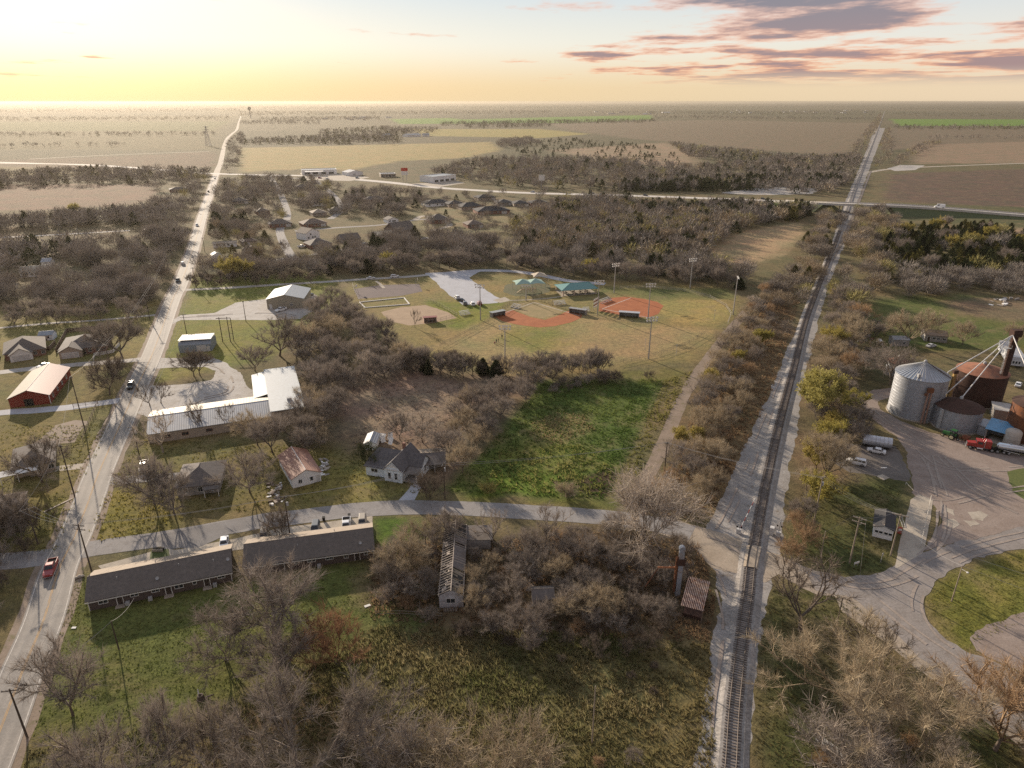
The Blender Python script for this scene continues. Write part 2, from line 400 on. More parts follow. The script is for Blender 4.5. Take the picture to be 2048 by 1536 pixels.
def build_ground():
    ys = np.concatenate([np.linspace(-160, 20, 14), 24 * (40000 / 24.0) ** (np.linspace(0, 1, 560) ** 1.0)])
    us = np.linspace(-1.35, 1.35, 460)
    YY, UU = np.meshgrid(ys, us, indexing='ij')
    XX = UU * (np.abs(YY) + 70)
    x = XX.ravel(); y = YY.ravel()
    col = np.empty((len(x), 3)); col[:] = (0.14, 0.118, 0.066)
    far = np.clip((y - 500) / 900, 0, 1)[:, None]
    n = fbm(x / 700, y / 2200, 3)[:, None]
    col = col * (1 - far) + far * (np.array((0.065, 0.075, 0.042)) * (1 - n) + np.array((0.14, 0.118, 0.08)) * n)
    wob = (fbm(x / 9, y / 9, 3) - 0.5); wobf = (fbm(x / 60, y / 60, 3) - 0.5)
    dist = np.sqrt(x * x + y * y)
    for poly, c, fe, st in ZONES:
        P = PX(poly); c = tuple(v * .9 for v in c); xs = [p[0] for p in P]; yv = [p[1] for p in P]; mg = fe * 3
        m = (x > min(xs) - mg) & (x < max(xs) + mg) & (y > min(yv) - mg) & (y < max(yv) + mg)
        if not m.any(): continue
        d = sdist(P, x[m], y[m]) + (wob[m] * 2.2 + wobf[m] * (0.8 if max(yv) < 500 else 0.2)) * fe
        a = np.clip(d / fe * 0.5 + 0.5, 0, 1); a = (a * a * (3 - 2 * a) * st)[:, None]
        col[m] = col[m] * (1 - a) + np.array(c) * a
    nr, nc = YY.shape
    idx = np.arange(nr * nc).reshape(nr, nc)
    q = np.stack([idx[:-1, :-1], idx[:-1, 1:], idx[1:, 1:], idx[1:, :-1]], -1).reshape(-1, 4)
    me = np_mesh('ground', np.c_[x, y, np.zeros_like(x)], q, col)
    m, nt, b = nodes('ground_cover')
    at_ = nt.nodes.new('ShaderNodeAttribute'); at_.attribute_name = 'Col'
    n1 = link_noise(nt, 0.55, 6, rough=0.68); n2 = link_noise(nt, 2.6, 5, rough=0.7); n3 = link_noise(nt, 0.045, 5)
    n4 = link_noise(nt, 0.12, 4, rough=0.6)
    c = mixc(nt, 1.0, at_.outputs['Color'], mixc(nt, mapr(nt, n1, .28, .72, 0, 1), (0.55, 0.56, 0.58), (1.4, 1.36, 1.25)), 'MULTIPLY')
    c = mixc(nt, 1.0, c, mixc(nt, mapr(nt, n2, .3, .7, 0, 1), (0.55, 0.58, 0.6), (1.45, 1.4, 1.32)), 'MULTIPLY')
    c = mixc(nt, 1.0, c, mixc(nt, mapr(nt, n3, .3, .7, 0, 1), (0.78, 0.92, 0.86), (1.25, 1.08, 1.1)), 'MULTIPLY')
    c = mixc(nt, mapr(nt, n4, .52, .72, 0, .5), c, (0.25, 0.185, 0.10))
    nt.links.new(c, b.inputs['Base Color'])
    b.inputs['Roughness'].default_value = 1.0; b.inputs['Specular IOR Level'].default_value = 0.1
    bp = nt.nodes.new('ShaderNodeBump'); bp.inputs['Strength'].default_value = 0.75; bp.inputs['Distance'].default_value = 0.22
    nt.links.new(link_noise(nt, 1.7, 6, rough=0.7), bp.inputs['Height']); nt.links.new(bp.outputs[0], b.inputs['Normal'])
    tag(mobj('ground', me, m), 'rough winter grass, weeds and farmland running to the horizon', 'ground', kind='structure')
build_ground()

_zlev = [0.004]
def M_ground(name, col, col2, speck=0.3, scale=0.25, cracks=None, spot=None):
    m, nt, b = nodes(name)
    f = link_noise(nt, scale, 6, rough=0.65); g = link_noise(nt, 2.2, 6, rough=0.75); k = link_noise(nt, 9.0, 3, rough=0.8)
    c = mixc(nt, mapr(nt, f, .33, .67, 0, 1), col, col2)
    c = mixc(nt, 1.0, c, mixc(nt, mapr(nt, g, .3, .7, 0, 1), (1 - speck,) * 3, (1 + speck,) * 3), 'MULTIPLY')
    c = mixc(nt, 1.0, c, mixc(nt, mapr(nt, k, .3, .7, 0, 1), (1 - speck * .8,) * 3, (1 + speck * .8,) * 3), 'MULTIPLY')
    if cracks:
        tc = nt.nodes.new('ShaderNodeTexCoord'); vo = nt.nodes.new('ShaderNodeTexVoronoi'); vo.feature = 'DISTANCE_TO_EDGE'; vo.inputs['Scale'].default_value = cracks
        ad = nt.nodes.new('ShaderNodeVectorMath'); ad.operation = 'ADD'; nz = nt.nodes.new('ShaderNodeTexNoise'); nz.inputs['Scale'].default_value = .5
        nt.links.new(tc.outputs['Object'], nz.inputs['Vector']); nt.links.new(tc.outputs['Object'], ad.inputs[0]); nt.links.new(nz.outputs['Color'], ad.inputs[1]); nt.links.new(ad.outputs[0], vo.inputs['Vector'])
        c = mixc(nt, mapr(nt, vo.outputs['Distance'], 0, .014, .35, 0), c, (0.09, 0.08, 0.07))
    if spot:
        s = link_noise(nt, 0.5, 6, rough=0.7)
        c = mixc(nt, mapr(nt, s, .56, .68, 0, .8), c, spot)
    nt.links.new(c, b.inputs['Base Color']); b.inputs['Roughness'].default_value = 0.9; b.inputs['Specular IOR Level'].default_value = 0.2
    bp = nt.nodes.new('ShaderNodeBump'); bp.inputs['Strength'].default_value = 0.5; bp.inputs['Distance'].default_value = 0.06
    nt.links.new(g, bp.inputs['Height']); nt.links.new(bp.outputs[0], b.inputs['Normal'])
    MATS[name] = m
    return m
M_ground('gravel', (0.42, 0.395, 0.365), (0.33, 0.305, 0.275), 0.28, spot=(0.22, 0.175, 0.12))
M_ground('gravel_pink', (0.285, 0.23, 0.195), (0.225, 0.175, 0.145), 0.24, spot=(0.22, 0.17, 0.135))
M_ground('gravel_blue', (0.42, 0.425, 0.45), (0.35, 0.35, 0.365), 0.18)
M_ground('ballast', (0.31, 0.29, 0.27), (0.215, 0.197, 0.18), 0.42, spot=(0.16, 0.125, 0.09))
M_ground('dirt_pale', (0.36, 0.30, 0.235), (0.28, 0.23, 0.175), 0.2)
M_ground('asphalt_old', (0.27, 0.255, 0.245), (0.215, 0.20, 0.19), 0.16, cracks=.22, spot=(0.15, 0.13, 0.115))
M_ground('concrete', (0.42, 0.37, 0.30), (0.33, 0.285, 0.23), 0.12, cracks=.3, spot=(0.26, 0.22, 0.17))
M_ground('red_clay', (0.36, 0.125, 0.05), (0.28, 0.09, 0.036), 0.16, spot=(0.24, 0.075, 0.03))
M_ground('infield_grass', (0.21, 0.17, 0.075), (0.30, 0.22, 0.11), 0.2)
M_ground('pale_concrete', (0.58, 0.54, 0.48), (0.48, 0.44, 0.39), 0.08)
M_ground('wheel_track', (0.32, 0.27, 0.23), (0.26, 0.215, 0.18), 0.25)
M_ground('wheel_rut', (0.245, 0.205, 0.17), (0.29, 0.245, 0.205), 0.25)
M_ground('court', (0.155, 0.12, 0.115), (0.12, 0.095, 0.09), 0.12)
M_ground('dirt_track', (0.26, 0.20, 0.155), (0.19, 0.145, 0.105), 0.22, spot=(0.13, 0.12, 0.05))
M_ground('wood_chip', (0.10, 0.11, 0.05), (0.13, 0.11, 0.06), 0.25)
def sheet(name, label, poly, mat, jit=0.5, z=None, kind='structure', cat=None, ground_pts=False):
    P = [Vector((p[0], p[1], 0)) for p in poly] if ground_pts else G(poly)
    if z is None: _zlev[0] += 0.003; z = _zlev[0]
    out = []
    n = len(P); cx = sum((p.x for p in P)) / n
    for i in range(n):
        a, b = P[i], P[(i + 1) % n]; L = (b - a).length
        s = max(0.7, 0.006 * a.length); k = max(1, min(60, int(L / s)))
        nrm = Vector((-(b - a).y, (b - a).x, 0)).normalized()
        for j in range(k):
            p = a.lerp(b, j / k)
            if jit:
                w = float(fbm(np.array([p.x / 2.1]), np.array([p.y / 2.1]), 3)[0] - 0.5)
                w2 = float(vnoise(np.array([p.x / 9.0]), np.array([p.y / 9.0]))[0] - 0.5)
                p = p + nrm * (w * 2.6 + w2 * 2.0) * jit
            out.append((p.x, p.y))
    tri = tessellate_polygon([[Vector((x, y, 0)) for x, y in out]])
    mb = MB(); mb.v = [(x, y, z) for x, y in out]
    for t in tri:
        a, b, c = (Vector(mb.v[i]) for i in t)
        mb.f.append(tuple(t) if (b - a).cross(c - a).z > 0 else tuple(reversed(t)))
    o = mb.build(name, MATS[mat] if isinstance(mat, str) else mat)
    return tag(o, label, cat, kind=kind)
def spline(pts, step=2.0):
    """Catmull-Rom through ground points"""
    out = []
    n = len(pts)
    for i in range(n - 1):
        p0 = pts[max(i - 1, 0)]; p1 = pts[i]; p2 = pts[i + 1]; p3 = pts[min(i + 2, n - 1)]
        k = max(1, int((p2 - p1).length / step))
        for j in range(k):
            t = j / k
            out.append(0.5 * ((2 * p1) + (p2 - p0) * t + (2 * p0 - 5 * p1 + 4 * p2 - p3) * t * t + (3 * p1 - p0 - 3 * p2 + p3) * t ** 3))
    out.append(pts[-1])
    return out
def offset(line, d):
    o = []
    for i, p in enumerate(line):
        a = line[max(i - 1, 0)]; b = line[min(i + 1, len(line) - 1)]
        t = (b - a).normalized(); o.append(p + Vector((t.y, -t.x, 0)) * d)
    return o
def ribbon(line, d0, d1, z, mb=None, jit=0.0, seed=0):
    """strip between offsets d0 and d1 (metres, right positive) of a ground polyline"""
    mb = mb or MB(); a = offset(line, d0); b = offset(line, d1); vs = []
    for i, (p, q) in enumerate(zip(a, b)):
        if jit:
            t = (q - p).normalized()
            w = fbm(np.array([i * .37 + seed, i * .41 + seed + 50]), np.array([seed * 1.7, seed * 2.3]), 3) - 0.5
            p = p + t * float(w[0]) * 2 * jit; q = q + t * float(w[1]) * 2 * jit
        vs += [(p.x, p.y, z), (q.x, q.y, z)]
    return mb.add(vs, [(2 * i, 2 * i + 1, 2 * i + 3, 2 * i + 2) for i in range(len(line) - 1)])
def road(name, label, px, width, mat, jit=0.0, z=None, step=2.0, seed=0, ext0=0):
    line = spline(G(px), step)
    if z is None: _zlev[0] += 0.003; z = _zlev[0]
    if not isinstance(width, tuple): width = (-width / 2, width / 2)
    o = ribbon(line, width[0], width[1], z, None, jit, seed).build(name, MATS[mat] if isinstance(mat, str) else mat)
    tag(o, label, kind='structure')
    return line, z

mr_px = [(-76, 1640), (-30, 1536), (8, 1440), (48, 1335), (88, 1238), (117, 1140), (148, 1076), (178, 1000), (199, 942), (245, 839), (275, 771), (307, 702), (345, 600), (362, 566), (386, 498), (406, 429), (422, 381), (428, 361), (432, 349)]
def M_road():
    m, nt, b = nodes('road_asphalt')
    f = link_noise(nt, 0.22, 6, rough=0.6); g = link_noise(nt, 3.0, 5, rough=0.7)
    uv = nt.nodes.new('ShaderNodeAttribute'); uv.attribute_name = 'across'
    w = nt.nodes.new('ShaderNodeMath'); w.operation = 'PINGPONG'; w.inputs[1].default_value = 0.5
    nt.links.new(uv.outputs['Fac'], w.inputs[0])
    p = nt.nodes.new('ShaderNodeMath'); p.operation = 'SINE'
    q = nt.nodes.new('ShaderNodeMath'); q.operation = 'MULTIPLY'; q.inputs[1].default_value = 25.13
    nt.links.new(uv.outputs['Fac'], q.inputs[0]); nt.links.new(q.outputs[0], p.inputs[0])
    c = mixc(nt, mapr(nt, f, .3, .7, 0, 1), (0.22, 0.20, 0.18), (0.30, 0.27, 0.235))
    c = mixc(nt, mapr(nt, p.outputs[0], -1, 1, 0, .45), c, (0.165, 0.15, 0.135))
    c = mixc(nt, 1.0, c, mixc(nt, mapr(nt, g, .3, .7, 0, 1), (0.8,) * 3, (1.2,) * 3), 'MULTIPLY')
    s = link_noise(nt, 0.35, 5, vscale=(1, 1, 1)); c = mixc(nt, mapr(nt, s, .58, .7, 0, .6), c, (0.17, 0.15, 0.135))
    nt.links.new(c, b.inputs['Base Color']); b.inputs['Roughness'].default_value = 0.8; b.inputs['Specular IOR Level'].default_value = 0.25
    MATS['road_asphalt'] = m
    return m
M_road()
MR = spline(G(mr_px), 2.0)
MR_W = 3.65
def wide_road(name, label, line, hw, z, mat):
    mb = MB(); vs = []; ac = []
    fr = [-1, -.5, 0, .5, 1]
    for k in fr: pass
    offs = [offset(line, hw * k) for k in fr]
    for i in range(len(line)):
        for j, k in enumerate(fr): vs.append((offs[j][i].x, offs[j][i].y, z)); ac.append(k * .5 + .5)
    fs = [(5 * i + j, 5 * i + j + 1, 5 * i + j + 6, 5 * i + j + 5) for i in range(len(line) - 1) for j in range(4)]
    mb.add(vs, fs); o = mb.build(name, mat)
    a = o.data.attributes.new('across', 'FLOAT', 'POINT'); a.data.foreach_set('value', ac)
    return tag(o, label, kind='structure')
ribbon(MR, -MR_W - 1.3, MR_W + 1.3, 0.012, None, .5, 3).build('road_shoulder', MATS['dirt_track'])['kind'] = 'structure'
main_road = wide_road('road', 'long straight two-lane road running away to the highway', MR, MR_W, 0.05, MATS['road_asphalt'])
WHITE_LINE = M('line_white', (0.62, 0.58, 0.52), (0.36, 0.33, 0.30), scale=1.2)
YEL_LINE = M('line_yellow', (0.50, 0.30, 0.10), (0.30, 0.21, 0.13), scale=1.0)
for a, b, mt, nm in ((-3.35, -3.2, WHITE_LINE, 'edge_line'), (3.2, 3.35, WHITE_LINE, 'edge_line'), (-.16, -.04, YEL_LINE, 'centre_line'), (.06, .18, YEL_LINE, 'centre_line')):
    o = ribbon(MR, a, b, 0.056).build(nm, mt, main_road); o['kind'] = 'structure'
far_px = [(432, 349), (436, 338), (441, 327), (445, 308), (449, 290), (455, 276), (466, 266), (474, 258), (478, 243), (482, 232)]
road('country_road', 'pale country road continuing beyond the highway to the skyline', far_px, 8, 'concrete', 0, 0.03, 12)

hw_px = [(-400, 322), (0, 326), (180, 330), (300, 338), (400, 346), (520, 350), (620, 352), (760, 363), (860, 374), (960, 381), (1060, 386), (1250, 391), (1450, 398), (1600, 404)]
HWY = spline(G(hw_px), 8.0)
ribbon(HWY, -7.5, 7.5, 0.02).build('verge', MATS['dirt_track'])['kind'] = 'structure'
hw = wide_road('highway', 'pale highway crossing the plain from side to side', HWY, 6.6, 0.045, MATS['pale_concrete'])

st_px = [(-60, 1128), (60, 1118), (130, 1108), (190, 1096), (320, 1078), (420, 1061), (520, 1043), (610, 1032), (700, 1021), (800, 1015), (900, 1016), (1010, 1021), (1120, 1028), (1240, 1038), (1330, 1052), (1385, 1066)]
st_line, _ = road('street', 'narrow asphalt street joining the road and the level crossing', st_px, 6.2, 'asphalt_old', 0.25, 0.034, 2.0, 5)
sheet('street_patch', 'grey resurfaced patch on the street', [(312, 1072), (386, 1056), (520, 1028), (560, 1022), (566, 1042), (470, 1062), (395, 1096), (325, 1098)], M_ground('patch', (0.20, 0.19, 0.185), (0.165, 0.155, 0.15), .12), 0.15, 0.04)
sheet('parking_apron', 'concrete parking apron before the apartment houses', [(196, 1132), (330, 1096), (350, 1100), (470, 1078), (560, 1056), (640, 1046), (745, 1032), (745, 1075), (600, 1085), (470, 1100), (330, 1130), (215, 1150)], 'concrete', 0.1, 0.03)
sheet('driveway', 'gravel driveway beside the pale blue house', [(795, 1004), (812, 985), (822, 970), (835, 966), (842, 975), (828, 1002)], 'gravel_blue', .15, 0.02)

sheet('dirt_crossing', 'pale dirt road leading over the railway', [(1330, 1034), (1390, 1050), (1455, 1068), (1500, 1090), (1560, 1112), (1630, 1140), (1700, 1158), (1690, 1190), (1630, 1185), (1560, 1150), (1530, 1165), (1480, 1150), (1425, 1135), (1395, 1100), (1360, 1078), (1310, 1068)], 'dirt_pale', .5, 0.022)
sheet('street_east', 'worn asphalt road bending away east of the railway', [(1610, 1142), (1690, 1156), (1740, 1152), (1790, 1136), (1850, 1104), (1950, 1076), (2048, 1050), (2300, 985), (2300, 1030), (2048, 1098), (1960, 1116), (1900, 1146), (1860, 1172), (1845, 1200), (1852, 1230), (1880, 1266), (1935, 1300), (2048, 1346), (2200, 1400), (2200, 1560), (2060, 1480), (1990, 1430), (1850, 1325), (1770, 1245), (1700, 1190), (1640, 1180)], M_ground('road_pinkish', (0.275, 0.245, 0.225), (0.215, 0.19, 0.17), .2, cracks=.14, spot=(0.18, .15, .13)), .6, 0.03)
sheet('concrete_strip', 'cracked pale concrete strip beside the east road', [(1665, 1180), (1720, 1205), (1770, 1245), (1850, 1315), (1960, 1400), (2048, 1470), (2048, 1500), (1950, 1425), (1830, 1335), (1740, 1260), (1690, 1225)], 'dirt_pale', .3, 0.024)
sheet('parking_lot', 'empty pale gravel lot by the eastern grass verge', [(1935, 1272), (1975, 1250), (2048, 1222), (2250, 1150), (2250, 1420), (2048, 1350), (1945, 1300)], 'gravel_pink', .5, 0.019)
sheet('scale_drive', 'concrete scale drive beside the small white office', [(1790, 1138), (1800, 1080), (1822, 1000), (1838, 988), (1866, 1000), (1850, 1095), (1845, 1106)], 'concrete', .1, 0.044)
sheet('yard', 'wide gravel yard in front of the grain bins', [(1782, 776), (1748, 780), (1722, 792), (1718, 806), (1745, 838), (1790, 872), (1815, 905), (1820, 950), (1822, 985), (1835, 1000), (1866, 1010), (1880, 1040), (1850, 1102), (1950, 1076), (2048, 1050), (2300, 985), (2300, 930), (2048, 912), (1985, 903), (1925, 882), (1850, 862), (1795, 838), (1762, 818), (1756, 803), (1790, 790)], 'gravel_pink', .5, 0.016)
for i, poly in enumerate([[(1936, 1025), (1958, 1022), (1976, 1030), (1966, 1042), (1940, 1038)], [(1890, 1042), (1905, 1038), (1918, 1048), (1908, 1056), (1893, 1052)], [(1925, 1040), (1950, 1040), (1962, 1050), (1940, 1054)], [(1878, 1012), (1906, 1020), (1910, 1032), (1900, 1026)]]):
    sheet('concrete_pad', 'pale broken concrete patch in the gravel yard', poly, 'concrete', .4, 0.026 + i * .004)
sheet('grass_island', 'green grass patch at the edge of the gravel yard', [(2018, 945), (2048, 938), (2200, 930), (2200, 1010), (2048, 1000), (2025, 985)], M('grass_patch', (0.12, 0.13, 0.035), (0.07, 0.09, 0.025), scale=1.5, bump=.6), .5, 0.024)
sheet('car_park', 'dark gravel patch where two white cars stand', [(1660, 885), (1790, 893), (1815, 930), (1818, 960), (1700, 945), (1640, 910)], M_ground('gravel_dark', (0.17, 0.15, 0.135), (0.12, 0.105, 0.09), .25), .6, 0.013)

sheet('gravel_lot', 'gravel lot behind the long metal-roofed building', [(300, 716), (352, 716), (417, 713), (452, 726), (482, 745), (495, 771), (530, 800), (505, 812), (414, 822), (300, 835), (272, 828), (290, 792), (300, 772), (359, 770), (424, 760), (430, 742), (410, 734), (352, 736), (300, 738)], 'gravel', .5, 0.014)
sheet('gravel_lot', 'gravel apron around the white metal workshop', [(345, 640), (362, 630), (430, 626), (470, 605), (532, 598), (545, 580), (600, 580), (632, 590), (642, 605), (625, 622), (600, 638), (540, 640), (437, 640), (362, 640), (340, 650)], 'gravel', .5, 0.014)
road('lane', 'pale lane between the tree row and the white workshop', [(360, 580), (450, 576), (560, 569), (660, 563), (720, 559), (820, 553), (900, 545)], 4.2, 'gravel', .4, 0.017, 3, 8)
sheet('gravel_lot', 'blue-grey gravel car park of the ball park', [(850, 546), (960, 542), (938, 556), (965, 575), (1002, 598), (995, 606), (925, 610), (905, 595), (885, 578), (868, 560)], 'gravel_blue', .5, 0.019)
road('lane', 'pale gravel drive curving past the playground', [(880, 548), (940, 542), (990, 541), (1040, 544), (1090, 552), (1140, 562), (1210, 568)], 5.5, 'gravel_blue', .4, 0.021, 3, 4)
road('gravel_drive', 'blue-grey gravel drive past the red barn', [(-60, 838), (0, 826), (80, 820), (160, 812), (230, 802), (262, 796)], 4.5, 'gravel_blue', .4, 0.017, 2, 11)
road('gravel_drive', 'gravel lane to the grey houses west of the road', [(-60, 752), (40, 740), (110, 733), (180, 727), (250, 722), (300, 716)], 4.5, 'gravel', .4, 0.018, 2, 12)
road('driveway', 'short asphalt driveway from the road to the hip-roofed cottage', [(205, 962), (250, 960), (310, 955), (370, 952)], 4.0, 'asphalt_old', .4, 0.019, 2, 13)
road('driveway', 'pale driveway of the dark house west of the road', [(60, 950), (110, 938), (165, 932)], 3.2, 'concrete', .3, 0.019, 2, 14)
sheet('dirt_patch', 'reddish bare dirt patch fenced beside the road', [(60, 895), (110, 850), (150, 840), (178, 842), (150, 885), (110, 890)], 'dirt_track', .6, 0.011)
road('field_track', 'thin pale track across the western meadow', [(-60, 662), (80, 648), (200, 640), (310, 630)], 2.5, 'gravel', .4, 0.012, 3, 15)
road('field_track', 'thin pale track in the far western fields', [(-60, 478), (100, 470), (260, 461)], 4, 'gravel', .5, 0.012, 6, 16)
road('field_track', 'pale farm track below the brown field', [(-100, 322), (60, 326), (180, 331)], 9, 'concrete', .5, 0.06, 12, 17)
road('field_track', 'faint track along the edge of the far brown field', [(60, 318), (180, 312), (300, 307), (420, 303)], 6, 'dirt_pale', .5, 0.012, 12, 18)
road('dirt_lane', 'grey dirt lane between the green lot and the railway trees', [(1275, 1030), (1282, 985), (1305, 935), (1335, 870), (1362, 805), (1392, 752), (1420, 712), (1450, 672), (1478, 640), (1492, 622)], 4.0, 'dirt_track', .5, 0.015, 2, 19)

for i, (lab, px, w) in enumerate([
    ('suburban street running down between the far houses', [(540, 352), (560, 385), (575, 430), (560, 460), (575, 500), (590, 520)], 6),
    ('suburban street between the houses and the creek trees', [(590, 462), (680, 455), (760, 450), (830, 440), (870, 438)], 5),
    ('suburban street bending past the dark-roofed houses', [(620, 352), (650, 375), (675, 400), (682, 420), (660, 438)], 6),
    ('lane along the creek trees below the houses', [(520, 524), (620, 510), (740, 492), (860, 475)], 5),
    ('curving pale driveway before the dark house', [(830, 440), (845, 432), (870, 436), (900, 450), (860, 462)], 5),
    ('forecourt road along the highway shops', [(560, 356), (680, 358), (800, 368), (920, 380)], 8)]):
    road('suburban_street', lab, px, w, 'asphalt_old' if i != 4 else 'concrete', .3, 0.013 + .003 * i, 4, 20 + i)
sheet('forecourt', 'pale concrete forecourt of the highway shops', [(600, 346), (700, 348), (740, 355), (700, 362), (610, 360)], 'concrete', .5, 0.052)
sheet('forecourt', 'pale concrete forecourt of the long white shop', [(815, 368), (850, 366), (915, 362), (930, 366), (880, 374)], 'concrete', .5, 0.052)
road('farm_track', 'pale farm road running east from the railway', [(1735, 345), (1780, 338), (1850, 334), (1950, 330), (2100, 325), (2400, 318)], 9, 'concrete', .5, 0.02, 8, 31)
sheet('gravel_pad', 'bare gravel pad beside the farm road', [(1775, 337), (1800, 330), (1850, 331), (1830, 340), (1790, 342)], 'gravel', .5, 0.024)
sheet('creek_bank', 'bare pale creek bank behind the highway', [(1440, 386), (1500, 377), (1600, 372), (1640, 380), (1620, 388), (1520, 390)], 'gravel', 2, 0.02)
water = M('pond_water', (0.10, 0.11, 0.11), rough=0.08, spec=0.6)
sheet('pond', 'small bright pond among the bare trees', [(1280, 358), (1330, 354), (1390, 358), (1380, 364), (1300, 367)], water, 1.5, 0.02)

def fan(c, a0, a1, r, n=18):
    return [c] + [(c[0] + r * math.cos(a0 + (a1 - a0) * k / n), c[1] + r * math.sin(a0 + (a1 - a0) * k / n)) for k in range(n + 1)]
sheet('infield', 'red clay infield of the near ball diamond', [(985, 632), (1000, 624), (1025, 620), (1060, 634), (1090, 640), (1118, 630), (1135, 622), (1165, 628), (1162, 636), (1140, 645), (1110, 652), (1080, 655), (1040, 650), (1005, 642)], 'red_clay', .3, 0.02)
sheet('infield', 'red clay infield of the far ball diamond', [(1197, 622), (1200, 605), (1222, 596), (1250, 593), (1290, 598), (1315, 604), (1326, 612), (1316, 628), (1296, 635), (1250, 632)], 'red_clay', .3, 0.02)
sheet('infield_turf', 'brown turf patch inside the near red diamond', [(1010, 619), (1035, 606), (1075, 604), (1110, 615), (1128, 622), (1112, 630), (1085, 637), (1060, 632), (1030, 620)], 'infield_grass', .2, 0.017)
sheet('practice_field', 'pale dirt practice diamond beside the picnic lawn', [(760, 624), (800, 615), (850, 610), (900, 626), (915, 636), (870, 645), (820, 651), (780, 642)], M_ground('practice_dirt', (0.36, 0.26, 0.17), (0.28, 0.20, 0.13), .15), .4, 0.016)
sheet('court', 'dark asphalt basketball court in the park', [(708, 578), (760, 570), (838, 568), (845, 583), (800, 592), (716, 598)], 'court', .1, 0.02)
sheet('wood_chip_bed', 'dark round bed under the playground', [(1005, 584), (1010, 570), (1040, 562), (1080, 562), (1102, 572), (1100, 584), (1070, 592), (1030, 592)], 'wood_chip', .3, 0.018)
for i, c in enumerate(([(1068, 605), (990, 632)], [(1068, 605), (1160, 632)], [(1204, 618), (1262, 596)], [(1204, 618), (1296, 635)])):
    road('foul_line', 'chalk foul line of a ball diamond', c, .35, WHITE_LINE, .05, .03 + .003 * i, 2, 50 + i)
road('footpath', 'thin concrete footpath between the playground and the pavilion', [(1000, 601), (1050, 600), (1100, 596), (1140, 590)], 1.2, 'concrete', .05, 0.027, 2, 41)
road('footpath', 'footpath at the end of the basketball court', [(752, 562), (760, 568), (768, 576)], 1.6, 'concrete', .05, 0.03, 2, 42)
sheet('bleacher_pad', 'pale concrete pad at the edge of the car park', [(985, 600), (1010, 594), (1022, 601), (1000, 606)], 'concrete', .05, 0.025)

tr_px = [(1452, 1620), (1461, 1536), (1469, 1410), (1486, 1260), (1496, 1185), (1502, 1129), (1512, 1072), (1533, 962), (1562, 834), (1589, 732), (1611, 644), (1640, 566), (1677, 470), (1699, 408), (1724, 341), (1757, 257), (1770, 222)]
TR = spline(G(tr_px), 2.0)
def resample(line, step, mx=1e9):
    out = [line[0]]; acc = 0.0
    for a, b in zip(line, line[1:]):
        L = (b - a).length; t = step - acc
        while t <= L:
            out.append(a.lerp(b, t / L)); t += step
        acc = (acc + L) % step if L > 0 else acc
        acc = L - (t - step)
        if (out[-1] - out[0]).length > mx: break
    return out
TRR = resample(TR, 2.0)
bed_l = [(1360, 1620), (1412, 1400), (1425, 1290), (1440, 1200), (1425, 1120), (1410, 1050), (1450, 985), (1492, 890), (1533, 800), (1575, 700), (1606, 630), (1628, 585), (1662, 490), (1690, 405), (1717, 340), (1750, 256)]
bed_r = [(1770, 256), (1738, 340), (1714, 405), (1696, 470), (1659, 566), (1640, 630), (1622, 700), (1605, 780), (1585, 900), (1568, 1000), (1562, 1090), (1535, 1190), (1524, 1271), (1509, 1410), (1496, 1536), (1490, 1620)]
sheet('railway_gravel', 'pale gravel right of way along the railway', bed_l + bed_r, 'ballast', .6, 0.006)
def ballast():
    mb = MB(); sec = [(-2.6, 0.01), (-1.75, 0.34), (1.75, 0.34), (2.6, 0.01)]
    ls = [offset(TRR, d) for d, z in sec]; vs = []
    for i in range(len(TRR)):
        for l, (d, z) in zip(ls, sec):
            w = 0.25 * (float(vnoise(np.array([l[i].x * .8]), np.array([l[i].y * .8]))[0]) - .5) if abs(d) > 2 else 0
            vs.append((l[i].x + w, l[i].y, z))
    mb.add(vs, [(4 * i + j, 4 * i + j + 1, 4 * i + j + 5, 4 * i + j + 4) for i in range(len(TRR) - 1) for j in range(3)])
    return mb
track = thing('railway_track', 'single railway track running straight to the skyline', 'railway', (0, 0, 0))
o = ballast().build('ballast', M_ground('ballast_dark', (0.32, 0.295, 0.27), (0.22, 0.2, 0.18), .45), track)
RAIL = M('rail_steel', (0.10, 0.08, 0.068), (0.07, 0.055, 0.047), scale=.5, rough=.55, metal=.3)
for d in (-.7525, .7525):
    mb = MB(); prof = [(-.07, .50), (-.035, .53), (-.035, .68), (.035, .68), (.035, .53), (.07, .50)]
    ls = [offset(TRR, d + a) for a, z in prof]; vs = []
    for i in range(len(TRR)):
        for l, (a, z) in zip(ls, prof): vs.append((l[i].x, l[i].y, z))
    n = len(prof)
    mb.add(vs, [(n * i + j, n * i + j + 1, n * i + n + j + 1, n * i + n + j) for i in range(len(TRR) - 1) for j in range(n - 1)])
    mb.build('rail', RAIL, track)
TIE = M('tie_wood', (0.13, 0.105, 0.09), (0.075, 0.06, 0.05), scale=.8, rough=.95, rand=(0.19, 0.16, 0.14))
ties = resample(TR, 0.56)
tie_me = MB().box(-1.28, 1.28, -.11, .11, .30, .44)
me = bpy.data.meshes.new('tie'); me.from_pydata(tie_me.v, [], tie_me.f); me.materials.append(TIE)
far_ties = MB(); cnt = 0
cross_a, cross_b = at(1500, 1136).y, at(1508, 1097).y
